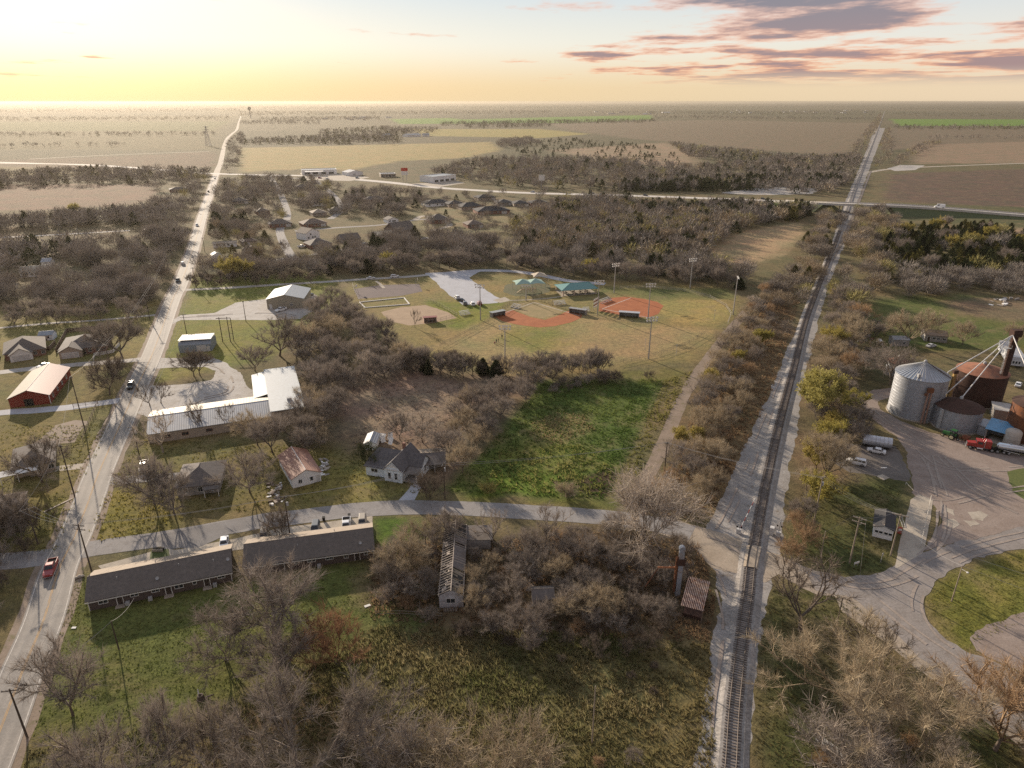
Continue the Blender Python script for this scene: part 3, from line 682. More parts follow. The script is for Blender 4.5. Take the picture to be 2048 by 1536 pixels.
for i in range(len(ties) - 1):
    p = ties[i]; t = (ties[i + 1] - p).normalized(); rz = math.atan2(-t.x, t.y)
    if p.y < at(1461, 1560).y or cross_a < p.y < cross_b: continue
    if cnt < 300:
        o = bpy.data.objects.new('tie', me); COL.objects.link(o); o.parent = track
        o.location = (p.x + random.uniform(-.05, .05), p.y, random.uniform(-.01, .01)); o.rotation_euler = (0, 0, rz + random.uniform(-.02, .02)); cnt += 1
    elif p.y < 520:
        c, s = math.cos(rz), math.sin(rz)
        far_ties.add([(p.x + x * c - y * s, p.y + x * s + y * c, z) for x, y, z in tie_me.v], tie_me.f)
far_ties.build('tie_rows', TIE, track)['kind'] = 'stuff'
sheet('crossing_panel', 'pale dirt-filled crossing between the rails', [(1493, 1137), (1512, 1140), (1522, 1098), (1504, 1095)], 'dirt_pale', .1, 0.60)
mb = MB()
for d0, d1 in ((-2.2, -.9), (.9, 2.2)):
    seg = [p for p in TRR if cross_a - 1 < p.y < cross_b + 1]
    a = offset(seg, d0); b = offset(seg, d1); z0, z1 = (.03, .58) if d0 < 0 else (.58, .03)
    vs = []
    for p, q in zip(a, b): vs += [(p.x, p.y, z0), (q.x, q.y, z1)]
    mb.add(vs, [(2 * i, 2 * i + 1, 2 * i + 3, 2 * i + 2) for i in range(len(seg) - 1)])
mb.build('crossing_ramp', MATS['dirt_pale'])['kind'] = 'structure'
sd_px = [(1626, 606), (1636, 582), (1655, 535), (1690, 470), (1716, 408), (1742, 341)]
SD = resample(spline(G(sd_px), 4.0), 4.0)
sid = thing('railway_siding', 'siding track that joins the main line beyond the bend', 'railway', (0, 0, 0))
ribbon(SD, -1.3, 1.3, .10).build('tie_bed', TIE, sid)
for d in (-.75, .75):
    mb = MB(); ribbon(SD, d - .05, d + .05, .25, mb); ribbon(SD, d - .05, d - .04, .12, mb)
    mb.build('rail', RAIL, sid)

def tracks():
    cs = [[(1722, 800), (1760, 835), (1805, 868), (1850, 915), (1885, 985), (1890, 1060), (1850, 1108), (1780, 1150)], [(1790, 845), (1850, 885), (1905, 935), (1960, 985), (2048, 1030)], [(1830, 890), (1880, 930), (1960, 940), (2060, 935)], [(1850, 1000), (1900, 1005), (1960, 990), (2060, 975)], [(1640, 1150), (1720, 1172), (1800, 1160), (1880, 1118), (1960, 1090), (2060, 1066)], [(1660, 1168), (1740, 1195), (1810, 1250), (1880, 1300), (1990, 1370), (2060, 1400)], [(2060, 1085), (1950, 1105), (1870, 1145), (1835, 1195), (1845, 1245), (1900, 1300), (2060, 1370)], [(1400, 1075), (1460, 1092), (1500, 1110), (1560, 1130), (1640, 1158)], [(1420, 1130), (1455, 1240), (1440, 1400), (1432, 1560)], [(1440, 1060), (1490, 960), (1525, 860), (1565, 760), (1600, 670)], [(1855, 900), (1880, 1000), (1875, 1080), (1820, 1140)], [(330, 830), (400, 800), (460, 780), (440, 735), (360, 724)], [(360, 634), (450, 630), (530, 625), (590, 632)]]
    for i, c in enumerate(cs):
        for k, off in enumerate((-.85, .85)):
            l = spline(G(c), 1.5); mb = MB(); j = random.randint(0, 6)
            while j < len(l) - 4:
                n = random.randint(5, 16); ribbon(l[j:j + n], off - .26, off + .26, .058 + .003 * i + .0012 * k, mb, .22, i * 3 + k + j); j += n + random.randint(1, 12)
            o = mb.build('tyre_track', MATS['wheel_track'])
            tag(o, 'worn tyre track in the gravel', kind='structure')
tracks()

def M_bark(name, c1, c2, rough=0.95, trans=0.0):
    if name in MATS: return MATS[name]
    m, nt, b = nodes(name)
    oi = nt.nodes.new('ShaderNodeObjectInfo')
    f = link_noise(nt, 0.5, 3)
    c1 = tuple(v * .88 for v in c1); c2 = tuple(v * .92 for v in c2)
    c = mixc(nt, oi.outputs['Random'], c1, c2)
    c = mixc(nt, 1.0, c, mixc(nt, mapr(nt, f, .3, .7, 0, 1), (0.75,) * 3, (1.25, 1.22, 1.18)), 'MULTIPLY')
    nt.links.new(c, b.inputs['Base Color']); b.inputs['Roughness'].default_value = rough; b.inputs['Specular IOR Level'].default_value = 0.15
    if trans:
        t = nt.nodes.new('ShaderNodeBsdfTranslucent'); nt.links.new(c, t.inputs['Color'])
        mx = nt.nodes.new('ShaderNodeMixShader'); mx.inputs[0].default_value = trans
        nt.links.new(b.outputs[0], mx.inputs[1]); nt.links.new(t.outputs[0], mx.inputs[2])
        nt.links.new(mx.outputs[0], nt.nodes['Material Output'].inputs['Surface'])
    MATS[name] = m
    return m
BARK = M_bark('bark', (0.14, 0.105, 0.08), (0.19, 0.15, 0.12))
BARK_PALE = M_bark('bark_pale', (0.42, 0.36, 0.30), (0.36, 0.31, 0.25))
TW_BROWN = M_bark('twigs_brown', (0.24, 0.205, 0.175), (0.32, 0.275, 0.235), trans=.2)
TW_GREY = M_bark('twigs_grey', (0.25, 0.21, 0.18), (0.33, 0.285, 0.245), trans=.2)
TW_TAN = M_bark('twigs_tan', (0.35, 0.285, 0.2), (0.42, 0.345, 0.24), trans=.25)
TW_RUST = M_bark('twigs_rust', (0.36, 0.25, 0.155), (0.42, 0.29, 0.175), trans=.25)
TW_BUD = M_bark('twigs_budding', (0.36, 0.32, 0.08), (0.44, 0.36, 0.12), trans=.3)
TW_YEL = M_bark('twigs_yellow', (0.40, 0.36, 0.12), (0.44, 0.38, 0.15), trans=.35)
TW_PALE = M_bark('twigs_pale', (0.42, 0.36, 0.3), (0.48, 0.415, 0.345), trans=.2)
TW_DARK = M_bark('twigs_dark', (0.15, 0.12, 0.095), (0.19, 0.155, 0.125), trans=.15)
CEDAR = M_bark('cedar_green', (0.035, 0.048, 0.018), (0.055, 0.062, 0.022), trans=.15)
CEDAR_Y = M_bark('cedar_olive', (0.10, 0.095, 0.025), (0.13, 0.115, 0.03), trans=.2)
MISTLE = M_bark('mistletoe', (0.22, 0.20, 0.04), (0.26, 0.22, 0.05), trans=.25)

def rvec(rs):
    v = rs.normal(size=3); return v / np.linalg.norm(v)
def grow(seed, h, spread, trunk=0.25, nlimb=5, levels=4, kids=3, r0=0.22, up=0.35, multi=1, droop=0.0):
    """skeleton of a bare tree: list of (p0, p1, ra, rb, level) and the list of tip segments"""
    rs = np.random.RandomState(seed)
    segs = []; tips = []
    def branch(p, d, L, r, lev):
        n = 3 if lev < 2 else 2
        pts = [p]
        for k in range(n):
            d = d + rs.normal(size=3) * (0.16 if lev else 0.07) + np.array((0, 0, (up * .35 if lev else 0) - droop * lev * .1)); d = d / np.linalg.norm(d)
            q = pts[-1] + d * L / n
            ra = r * (1 - .45 * k / n); rb = r * (1 - .45 * (k + 1) / n)
            segs.append((pts[-1], q, ra, rb, lev)); pts.append(q)
        if lev >= levels - 1:
            tips.append((pts[0], pts[-1], d, L)); return
        if lev >= 1: tips.append((pts[1], pts[-1], d, L * .7))
        nk = nlimb if lev == 0 else kids
        ph = rs.rand() * 6.28
        for k in range(nk):
            t = 1.0 if (k == 0 and lev) else (0.55 + .45 * rs.rand() if lev else .75 + .25 * rs.rand())
            i = min(int(t * n), n - 1); q = pts[i] + (pts[i + 1] - pts[i]) * (t * n - i)
            a = ph + 6.283 * k / nk + rs.normal() * .3
            u = np.cross(d, (0, 0, 1.0) if abs(d[2]) < .9 else (1.0, 0, 0)); u /= np.linalg.norm(u); w = np.cross(d, u)
            ang = (spread * (.75 + .5 * rs.rand())) if k or not lev else spread * .3
            nd = d * math.cos(ang) + (u * math.cos(a) + w * math.sin(a)) * math.sin(ang)
            nd[2] += up * .3; nd /= np.linalg.norm(nd)
            branch(q, nd, L0 * (0.70 ** lev) * (.8 + .4 * rs.rand()), r * (.55 if k else .7), lev + 1)
    L0 = h * 0.38
    for m in range(multi):
        a = 6.283 * m / multi + rs.rand()
        d = np.array((math.cos(a) * .35, math.sin(a) * .35, 1.0)) if multi > 1 else np.array((rs.normal() * .06, rs.normal() * .06, 1.0))
        branch(np.array((0.12 * math.cos(a) * (multi > 1), 0.12 * math.sin(a) * (multi > 1), -0.05)), d / np.linalg.norm(d), h * trunk, r0 / math.sqrt(multi), 0)
    top = max(s[1][2] for s in segs) * 1.04
    k = h / top
    segs = [(a * k, b * k, ra, rb, l) for a, b, ra, rb, l in segs]; tips = [(a * k, b * k, d, L * k) for a, b, d, L in tips]
    return segs, tips, rs
def tubes(segs, n):
    V = []; Fc = []; o = 0
    for a, b, ra, rb, l in segs:
        d = b - a; d = d / (np.linalg.norm(d) + 1e-9)
        u = np.cross(d, (0, 0, 1.0) if abs(d[2]) < .9 else (1.0, 0, 0)); u /= np.linalg.norm(u); w = np.cross(d, u)
        for p, r in ((a, ra), (b, rb)):
            for k in range(n):
                t = 6.2832 * k / n; V.append(p + (u * math.cos(t) + w * math.sin(t)) * r)
        Fc += [(o + k, o + (k + 1) % n, o + n + (k + 1) % n, o + n + k) for k in range(n)]; o += 2 * n
    return np.array(V), Fc
def twigs(tips, rs, total, length, width, bud=0.0):
    """thin flat twig blades spraying from the branch tips"""
    L = np.array([t[3] for t in tips]); pr = L / L.sum()
    idx = rs.choice(len(tips), total, p=pr)
    A = np.array([t[0] for t in tips])[idx]; B = np.array([t[1] for t in tips])[idx]; D = np.array([t[2] for t in tips])[idx]
    t = rs.rand(total, 1) ** .7
    P = A + (B - A) * t
    d = D + rs.normal(size=(total, 3)) * .75 + np.array((0, 0, .25)); d /= np.linalg.norm(d, axis=1, keepdims=True)
    l = length * (.5 + rs.rand(total, 1)); s = np.cross(d, rs.normal(size=(total, 3))); s /= np.linalg.norm(s, axis=1, keepdims=True)
    w = width * (.6 + .8 * rs.rand(total, 1))
    mid = P + d * l * .55 + rs.normal(size=(total, 3)) * l * .07
    V = np.stack([P - s * w * .5, P + s * w * .5, mid + s * w * .35, P + d * l, mid - s * w * .35], 1).reshape(-1, 3)
    o = np.arange(total)[:, None] * 5
    T = np.concatenate([o + (0, 1, 2), o + (0, 2, 4), o + (4, 2, 3)], 0)
    if bud:
        k = int(total * bud); j = rs.choice(total, k); q = P[j] + d[j] * l[j] * rs.rand(k, 1); e = rs.normal(size=(k, 3)); e /= np.linalg.norm(e, axis=1, keepdims=True)
        g = np.cross(e, rs.normal(size=(k, 3))); g /= np.linalg.norm(g, axis=1, keepdims=True); sz = .11 * (.6 + rs.rand(k, 1))
        b0 = len(V); V = np.concatenate([V, np.stack([q - g * sz, q + g * sz, q + e * sz * 2], 1).reshape(-1, 3)])
        T = np.concatenate([T, b0 + np.arange(k)[:, None] * 3 + (0, 1, 2)])
    return V, T
def tree_meshes(name, seed, h, spread, ntw, tl, tw, lev_trunk=0, bud=0.0, **kw):
    segs, tips, rs = grow(seed, h, spread, **kw)
    V, Fc = tubes([s for s in segs if s[4] <= lev_trunk], 7)
    tm = bpy.data.meshes.new('trunk'); tm.from_pydata([tuple(v) for v in V], [], Fc); tm.materials.append(BARK)
    tm.polygons.foreach_set('use_smooth', [True] * len(tm.polygons))
    V1, F1 = tubes([s for s in segs if s[4] > lev_trunk], 3)
    T1 = np.array([[f[0], f[1], f[2]] for f in F1] + [[f[0], f[2], f[3]] for f in F1])
    V2, T2 = twigs(tips, rs, ntw, tl, tw, bud)
    cm = np_mesh('crown', np.concatenate([V1, V2]), np.concatenate([T1, T2 + len(V1)])); cm.materials.append(TW_BROWN)
    r = np.percentile(np.hypot(V2[:, 0], V2[:, 1]), 97)
    return dict(trunk=tm, crown=cm, h=h, r=r)
TREES = {}
TREES['big'] = [tree_meshes('big', 11 + i, 12, .80 + .05 * i, 7600, 1.2, .034, trunk=.20, nlimb=6, levels=5, kids=3, r0=.30, up=.30) for i in range(3)]
TREES['open'] = [tree_meshes('open', 17 + i, 12, .85, 9500, 1.0, .024, trunk=.20, nlimb=6, levels=5, kids=3, r0=.24, up=.30) for i in range(2)]
TREES['mid'] = [tree_meshes('mid', 31 + i, 9, .75 + .06 * i, 5400, 1.1, .033, trunk=.18, nlimb=6, levels=4, kids=4, r0=.19, up=.34) for i in range(4)]
TREES['small'] = [tree_meshes('small', 51 + i, 6, .7, 3400, .9, .03, trunk=.12, nlimb=4, levels=4, kids=3, r0=.13, up=.34, multi=3) for i in range(3)]
TREES['bush'] = [tree_meshes('bush', 71 + i, 3, .8, 2400, .7, .03, trunk=.10, nlimb=4, levels=3, kids=4, r0=.07, up=.2, multi=5) for i in range(3)]
TREES['tall'] = [tree_meshes('tall', 91 + i, 12, .5, 4500, 1.1, .045, trunk=.3, nlimb=6, levels=4, kids=4, r0=.2, up=.5) for i in range(2)]
TREES['bud'] = [tree_meshes('bud', 111 + i, 9, .72, 5000, 1.05, .04, bud=1.3, trunk=.16, nlimb=6, levels=4, kids=4, r0=.19, up=.34) for i in range(2)]
TREES['syc'] = [tree_meshes('syc', 141, 12, .72, 3600, 1.9, .06, trunk=.14, nlimb=6, levels=4, kids=4, r0=.22, up=.25, multi=2)]
TREES['sparse'] = [tree_meshes('sparse', 151 + i, 10, .75, 1300, 1.1, .05, trunk=.24, nlimb=5, levels=5, kids=2, r0=.24, up=.30) for i in range(2)]
def cedar(seed, h, wr, nl=1500):
    rs = np.random.RandomState(seed)
    mb = MB().tube((0, 0, -.05), (0, 0, h * .9), .16, .02, 6)
    tm = bpy.data.meshes.new('trunk'); tm.from_pydata(mb.v, [], mb.f); tm.materials.append(BARK)
    z = rs.rand(nl) ** 1.25; a = rs.rand(nl) * 6.283
    lump = 1 + .30 * np.sin(a * 3 + z * 9 + seed) * np.sin(z * 17 + seed) + .16 * rs.normal(size=nl)
    rad = wr * (1 - z) ** .72 * np.clip(z * 9 + .35, 0, 1) * lump * (.62 + .38 * rs.rand(nl))
    P = np.stack([np.cos(a) * rad, np.sin(a) * rad, .15 + z * h * .97], 1)
    d = np.stack([np.cos(a), np.sin(a), .5 + .9 * z], 1) + rs.normal(size=(nl, 3)) * .45; d /= np.linalg.norm(d, axis=1, keepdims=True)
    s = np.cross(d, rs.normal(size=(nl, 3))); s /= np.linalg.norm(s, axis=1, keepdims=True)
    l = .55 * (.6 + .8 * rs.rand(nl, 1)); w = .17 * (.6 + .8 * rs.rand(nl, 1))
    V = np.stack([P - d * l * .4, P + s * w, P + d * l * .8, P - s * w], 1).reshape(-1, 3); o = np.arange(nl)[:, None] * 4
    cm = np_mesh('crown', V, np.concatenate([o + (0, 1, 2), o + (0, 2, 3)])); cm.materials.append(CEDAR)
    return dict(trunk=tm, crown=cm, h=h, r=wr)
TREES['cedar'] = [cedar(5, 6, 1.9, 2200), cedar(6, 7, 2.0, 2400), cedar(8, 5, 2.0, 2000)]
trs = random.Random(21)
def plant(kind, p, h, label, group=None, mat=None, wide=1.0, name=None, trunk_mat=None, cat='tree', var=None):
    v = TREES[kind][var if var is not None else trs.randrange(len(TREES[kind]))]
    nm = name or {'cedar': 'cedar_tree', 'bush': 'bare_bush', 'bud': 'budding_tree', 'small': 'bare_thicket_tree'}.get(kind, 'bare_tree')
    t = thing(nm, label, cat, (p[0], p[1], 0), trs.random() * 6.28, group)
    k = h / v['h']; t.scale = (k * wide, k * wide, k)
    a = bpy.data.objects.new('trunk', v['trunk']); COL.objects.link(a); a.parent = t
    b = bpy.data.objects.new('crown', v['crown']); COL.objects.link(b); b.parent = t
    if mat: set_mat(b, mat)
    if trunk_mat: set_mat(a, trunk_mat)
    return t
KEEP = []   # (x, y, r): no scattered tree inside
_tp = np.array([(q.x, q.y) for q in TRR])
def track_gap(x, y):
    i = int(np.argmin((_tp[:, 0] - x) ** 2 + (_tp[:, 1] - y) ** 2)); d = math.hypot(_tp[i, 0] - x, _tp[i, 1] - y)
    return d < (12.5 if x < _tp[i, 0] else 8.5)
def scatter(poly, n, spacing, avoid=(), px=True, tries=40, seed=1, weight=None):
    rs = random.Random(seed); P = PX(poly) if px else poly
    xs = [p[0] for p in P]; ys = [p[1] for p in P]; out = []
    for _ in range(n * tries):
        if len(out) >= n: break
        x = rs.uniform(min(xs), max(xs)); y = rs.uniform(min(ys), max(ys))
        if not inside(P, np.array([x]), np.array([y]))[0]: continue
        if any((x - a) ** 2 + (y - b) ** 2 < spacing * spacing for a, b in out): continue
        if any((x - a) ** 2 + (y - b) ** 2 < r * r for a, b, r in KEEP): continue
        if track_gap(x, y): continue
        out.append((x, y))
    return out
def pick(rs, table):
    t = rs.random() * sum(w for w, _ in table)
    for w, v in table:
        t -= w
        if t <= 0: return v
    return table[-1][1]
ORD = 'nearest second third fourth fifth sixth seventh eighth ninth tenth eleventh twelfth thirteenth fourteenth fifteenth sixteenth seventeenth eighteenth nineteenth twentieth'.split()
TONE = {TW_BROWN: 'brown', TW_GREY: 'grey', TW_TAN: 'tan', TW_RUST: 'rusty', TW_PALE: 'pale', TW_DARK: 'dark', None: 'dark', CEDAR_Y: 'olive', TW_BUD: 'yellowish', TW_YEL: 'yellow'}
def grove(poly, n, spacing, hmin, hmax, table, place, mark, group, seed=1, wide=(.9, 1.2)):
    """scattered trees; each label counts its kind outwards from a landmark"""
    rs = random.Random(seed * 13 + 5); sets = {}; m = at(*mark[1])
    for x, y in scatter(poly, n, spacing, seed=seed):
        kind, mat = pick(rs, table); u = rs.random(); h = hmin + (hmax - hmin) * u
        if kind == 'cedar': h *= .75
        if kind == 'bush': h *= .45
        noun = {'cedar': 'cedar', 'bush': 'bush', 'bud': 'budding tree'}.get(kind, 'bare tree')
        size = 'small' if u < .33 else 'medium' if u < .66 else 'tall'
        sets.setdefault((size, TONE[mat], noun), []).append((math.hypot(x - m.x, y - m.y), x, y, kind, mat, h, rs.uniform(*wide)))
    for (size, tone, noun), l in sets.items():
        for i, (d, x, y, kind, mat, h, w) in enumerate(sorted(l, key=lambda e: e[0])):
            lab = ('%s %s %s %s %s %s %s' % (ORD[min(i, 19)], size, tone, noun, 'to' if i == 0 else 'from', mark[0], place)).replace('nearest small', 'small').replace('nearest medium', 'medium').replace('nearest tall', 'tall')
            if i == 0: lab = lab.replace(' to ', ' nearest to ')
            plant(kind, (x, y), h, lab, group, mat, w, cat='bush' if kind == 'bush' else 'tree')

KEEP += [(-12, y, 4.2) for y in range(104, 130, 3)] + [(-6, 126, 3.5), (-5, 123, 3.5)]
KEEP += [(g.x, g.y, r) for g, r in ((at(1354, 1190), 3.2), (at(1385, 1225), 5.5), (at(1086, 1205), 4.0), (at(1330, 940), 3.0), (at(560, 945), 9), (at(600, 945), 8))]
B_, G_, T_, RU, PL, DK = TW_BROWN, TW_GREY, TW_TAN, TW_RUST, TW_PALE, TW_DARK
def px_tree(kind, px, py, ptop, label, mat=B_, wide=1.0, group=None, **kw):
    p = at(px, py); h = ht(px, py, ptop)
    return plant(kind, p, h, label, group, mat, wide, **kw)
def foreground_trees():
    px_tree('mid', 146, 1432, 1300, 'slender bare tree on the lawn beside the road', G_, .85)
    px_tree('small', 452, 1322, 1228, 'low grey bare tree behind the west apartment house', G_, 1.15)
    px_tree('mid', 548, 1275, 1138, 'spreading bare tree between the two apartment houses', G_, 1.15)
    px_tree('mid', 562, 1374, 1250, 'thin bare tree at the edge of the weed field', G_, .9)
    px_tree('small', 678, 1328, 1225, 'rust-brown bare tree alone beside the weed field', M_bark('twigs_rustbrown', (.30, .17, .10), (.30, .17, .10), trans=.2), 1.0)
    px_tree('open', 600, 1590, 1370, 'large round bare tree at the lower picture edge', B_, 1.15)
    px_tree('mid', 342, 1540, 1400, 'thin leaning bare sapling in the rough grass', G_, .6)
    px_tree('mid', 432, 1545, 1410, 'small bare sapling beside the large round tree', B_, .6)
    px_tree('mid', 240, 1620, 1460, 'bare tree cut by the bottom picture edge', B_, 1.0)
    px_tree('small', 900, 1600, 1490, 'brown bare bush tree at the bottom picture edge', T_, 1.4)
    px_tree('small', 1010, 1600, 1492, 'tan bare thicket at the bottom picture edge', T_, 1.3)
    px_tree('small', 780, 1590, 1478, 'grey bare thicket by the large round tree', G_, 1.3)
    px_tree('small', 562, 1080, 1018, 'dense dark rounded bush on the parking apron', DK, .9)
    px_tree('sparse', 1600, 1262, 1135, 'dark bare tree with yellow mistletoe by the crossing', DK, 1.25)
    px_tree('sparse', 1760, 1332, 1232, 'small dark bare tree beside the concrete strip', DK, 1.1)
    px_tree('open', 1690, 1420, 1255, 'wide tan bare tree east of the railway', T_, 1.25)
    px_tree('open', 1800, 1560, 1350, 'huge pale bare tree in the lower east corner', T_, 1.15)
    px_tree('mid', 1990, 1500, 1352, 'golden bare tree by the concrete strip in the corner', TW_RUST, 1.2)
    px_tree('mid', 2060, 1520, 1400, 'golden bare tree cut by the east picture edge', TW_TAN, 1.2)
    px_tree('small', 1690, 1570, 1450, 'grey thicket under the huge pale tree', G_, 1.3)
    px_tree('syc', 1290, 1098, 950, 'big whitish sycamore leaning over the street by the crossing', PL, 1.05, trunk_mat=BARK_PALE)
    px_tree('small', 1592, 1066, 1022, 'orange-tan bush at the foot of the pale pole', RU, 1.0, cat='bush')
    px_tree('small', 1606, 1096, 1052, 'bright orange-tan bush beside the crossing', RU, 1.1, cat='bush')
    px_tree('bush', 1578, 1108, 1080, 'small orange bush at the foot of the crossing signal', RU, 1.2, cat='bush')
    px_tree('bud', 1640, 840, 742, 'bright yellow-green tree leaning towards the railway', TW_YEL, 1.05)
    px_tree('big', 1648, 960, 860, 'tan bare tree beside the white cars', T_, 1.0)
    for px, py, pt, lab in ((985, 1085, 1010, 'bare tree leaning over the street by the derelict house'), (1090, 1092, 1012, 'twin-stemmed bare tree beside the street'), (900, 1085, 1020, 'brown bare tree between street and derelict house')):
        px_tree('sparse' if px != 900 else 'mid', px, py, pt, lab, B_, .9)
    px_tree('small', 805, 1140, 1070, 'round tan bush tree beside the apartment house', T_, 1.1)
    px_tree('sparse', 410, 868, 800, 'bare tree with dark nests before the long metal roof', DK, .9)
    px_tree('sparse', 326, 905, 815, 'white-barked bare tree before the long metal roof', PL, .9, trunk_mat=BARK_PALE)
    px_tree('sparse', 460, 862, 808, 'slim bare tree at the middle of the long metal roof', B_, .8)
    px_tree('mid', 388, 752, 700, 'clump of dark bare trees in the gravel loop', DK, 1.2)
    px_tree('mid', 400, 750, 703, 'dark bare tree at the tip of the gravel loop', DK, 1.1)
    px_tree('sparse', 300, 812, 766, 'dark crooked tree at the road edge by the gravel lot', DK, 1.0)
    px_tree('sparse', 322, 806, 762, 'crooked dark tree beside the gravel lot entrance', DK, 1.0)
    px_tree('mid', 220, 790, 715, 'brown bare tree between the road and the red barn', DK, 1.1)
    px_tree('mid', 245, 715, 632, 'bare tree beside the grey hip-roofed house', B_, 1.1)
    px_tree('mid', 225, 705, 640, 'brown bare tree behind the grey hip-roofed house', B_, 1.1)
    px_tree('big', 85, 965, 870, 'bare tree over the dark house west of the road', B_, .9)
    px_tree('big', 20, 1070, 985, 'bare tree over the house at the west picture edge', B_, 1.0)
    px_tree('mid', 310, 1010, 912, 'brown bare tree beside the hip-roofed cottage', B_, 1.0)
    px_tree('mid', 350, 1030, 940, 'bare tree in front of the hip-roofed cottage', B_, 1.0)
    px_tree('mid', 500, 985, 905, 'rusty bare tree between the two cottages', B_, 1.1)
    px_tree('mid', 545, 905, 835, 'brown bare tree under the end of the flat metal roof', B_, 1.2)
    px_tree('mid', 515, 890, 825, 'tan bare tree against the metal-roofed wall', T_, 1.1)
    px_tree('mid', 580, 880, 820, 'bare tree beside the flat metal roof corner', B_, 1.1)
    px_tree('big', 560, 712, 628, 'tall brown bare tree behind the flat metal roof', B_, 1.1)
    px_tree('mid', 510, 742, 690, 'dense brown bare tree at the gravel lot end', B_, 1.1)
    px_tree('mid', 610, 700, 640, 'orange-brown bare tree in the sunlit clearing', T_, 1.0)
    px_tree('small', 735, 935, 885, 'dark evergreen-like bush beside the pale blue house', CEDAR, 1.0)
    px_tree('small', 858, 1000, 945, 'dark bare bush beside the gravel driveway', DK, 1.1)
    px_tree('mid', 925, 945, 880, 'tan bare tree at the corner of the green lot', T_, .9)
    px_tree('mid', 800, 880, 825, 'bare tree behind the pale blue house', B_, .9)
    px_tree('mid', 845, 885, 822, 'pinkish bare tree behind the carport', PL, .9)
    px_tree('sparse', 830, 655, 618, 'lone thin tree at the practice diamond', DK, .6)
    px_tree('bush', 975, 985, 965, 'yellow-green shrub in the green lot', TW_YEL, 1.2, cat='bush')
    px_tree('bush', 1130, 990, 965, 'tan weed clump by the dark hollow in the lot', T_, 1.3, cat='bush')
    px_tree('mid', 1780, 770, 690, 'wide leaning bare tree beside the big grain bin', B_, 1.1)
    px_tree('mid', 1815, 690, 612, 'tan bare tree behind the white sheds', T_, 1.2)
    px_tree('mid', 1925, 690, 640, 'tan bare tree by the long trailer', T_, 1.0)
    px_tree('mid', 2030, 690, 640, 'tan bare tree at the east edge meadow', T_, 1.0)
foreground_trees()
grove([(600, 700), (640, 610), (690, 610), (760, 665), (820, 712), (905, 742), (800, 752), (700, 790), (660, 900), (612, 890), (612, 740), (560, 690)], 58, 5.8, 6.5, 10.5, [(5, ('mid', G_)), (3, ('big', B_)), (2, ('mid', B_)), (1, ('mid', PL)), (1, ('small', T_))], 'in the central thicket', ('the flat metal roof', (560, 760)), 'trees of the central thicket', 2)
grove([(600, 760), (625, 760), (650, 830), (655, 905), (612, 915), (605, 850)], 16, 4.5, 6, 9, [(3, ('mid', T_)), (3, ('small', B_))], 'east of that roof', ('the flat metal roof', (600, 800)), 'trees beside the flat metal roof', 3)
grove([(800, 725), (900, 738), (1010, 742), (1020, 752), (900, 755), (800, 745)], 26, 3.4, 6, 8.5, [(3, ('mid', B_)), (2, ('mid', DK)), (3, ('cedar', None))], 'in the meadow hedge row', ('the green lot', (1080, 755)), 'hedge row above the meadow', 4)
grove([(1020, 742), (1215, 735), (1215, 752), (1060, 755)], 24, 3.6, 6, 8.5, [(5, ('mid', B_)), (1, ('mid', G_))], 'along the ball field', ('the outfield fence', (1230, 729)), 'trees along the near ball field', 5, (.7, .95))
grove([(870, 905), (950, 800), (1070, 748), (1110, 765), (1060, 800), (1000, 850), (950, 915), (890, 945)], 21, 5.0, 6, 9, [(4, ('big', B_)), (4, ('mid', G_)), (2, ('mid', T_))], 'beside the green lot', ('the blue house', (800, 950)), 'trees beside the green lot', 6)
grove([(1300, 1000), (1340, 930), (1385, 830), (1400, 770), (1445, 700), (1490, 630), (1560, 560), (1600, 600), (1570, 680), (1535, 780), (1495, 860), (1450, 960), (1400, 1030), (1340, 1030)], 84, 4.6, 4.0, 7.5, [(4, ('mid', B_)), (5, ('small', T_)), (3, ('small', B_)), (2, ('small', RU)), (2, ('big', B_)), (1, ('bush', RU)), (1, ('mid', PL)), (.7, ('bud', TW_BUD))], 'west of the railway', ('the level crossing', (1500, 1110)), 'belt west of the railway', 7)
grove([(1582, 1050), (1605, 940), (1625, 810), (1650, 690), (1672, 600), (1730, 640), (1700, 720), (1700, 800), (1715, 880), (1665, 930), (1640, 1000), (1612, 1060)], 52, 5.2, 6, 9.5, [(5, ('mid', T_)), (4, ('big', B_)), (2, ('small', T_)), (1, ('small', RU)), (1.3, ('bud', TW_BUD))], 'east of the railway', ('the level crossing', (1520, 1110)), 'belt east of the railway', 9)
grove([(1750, 475), (1880, 452), (2060, 480), (2120, 540), (1780, 575)], 84, 5.5, 8, 11, [(8, ('cedar', None)), (3, ('cedar', CEDAR_Y)), (2, ('mid', G_)), (1, ('bud', TW_BUD))], 'in the eastern wood', ('the overpass', (1790, 430)), 'eastern wood', 11)
grove([(1660, 690), (1740, 640), (1780, 650), (1770, 700), (1720, 760), (1660, 770)], 18, 5, 4, 7, [(3, ('small', T_)), (2, ('small', B_))], 'in the yard thicket', ('the yellow-green tree', (1640, 840)), 'yard thicket by the railway', 13)
grove([(1088, 772), (1180, 760), (1300, 758), (1290, 772), (1180, 780), (1090, 792)], 12, 3.2, 3, 5, [(2, ('small', DK)), (2, ('bush', G_)), (1, ('small', B_))], 'along the green lot top', ('the dirt lane', (1390, 755)), 'brush along the top of the green lot', 30)
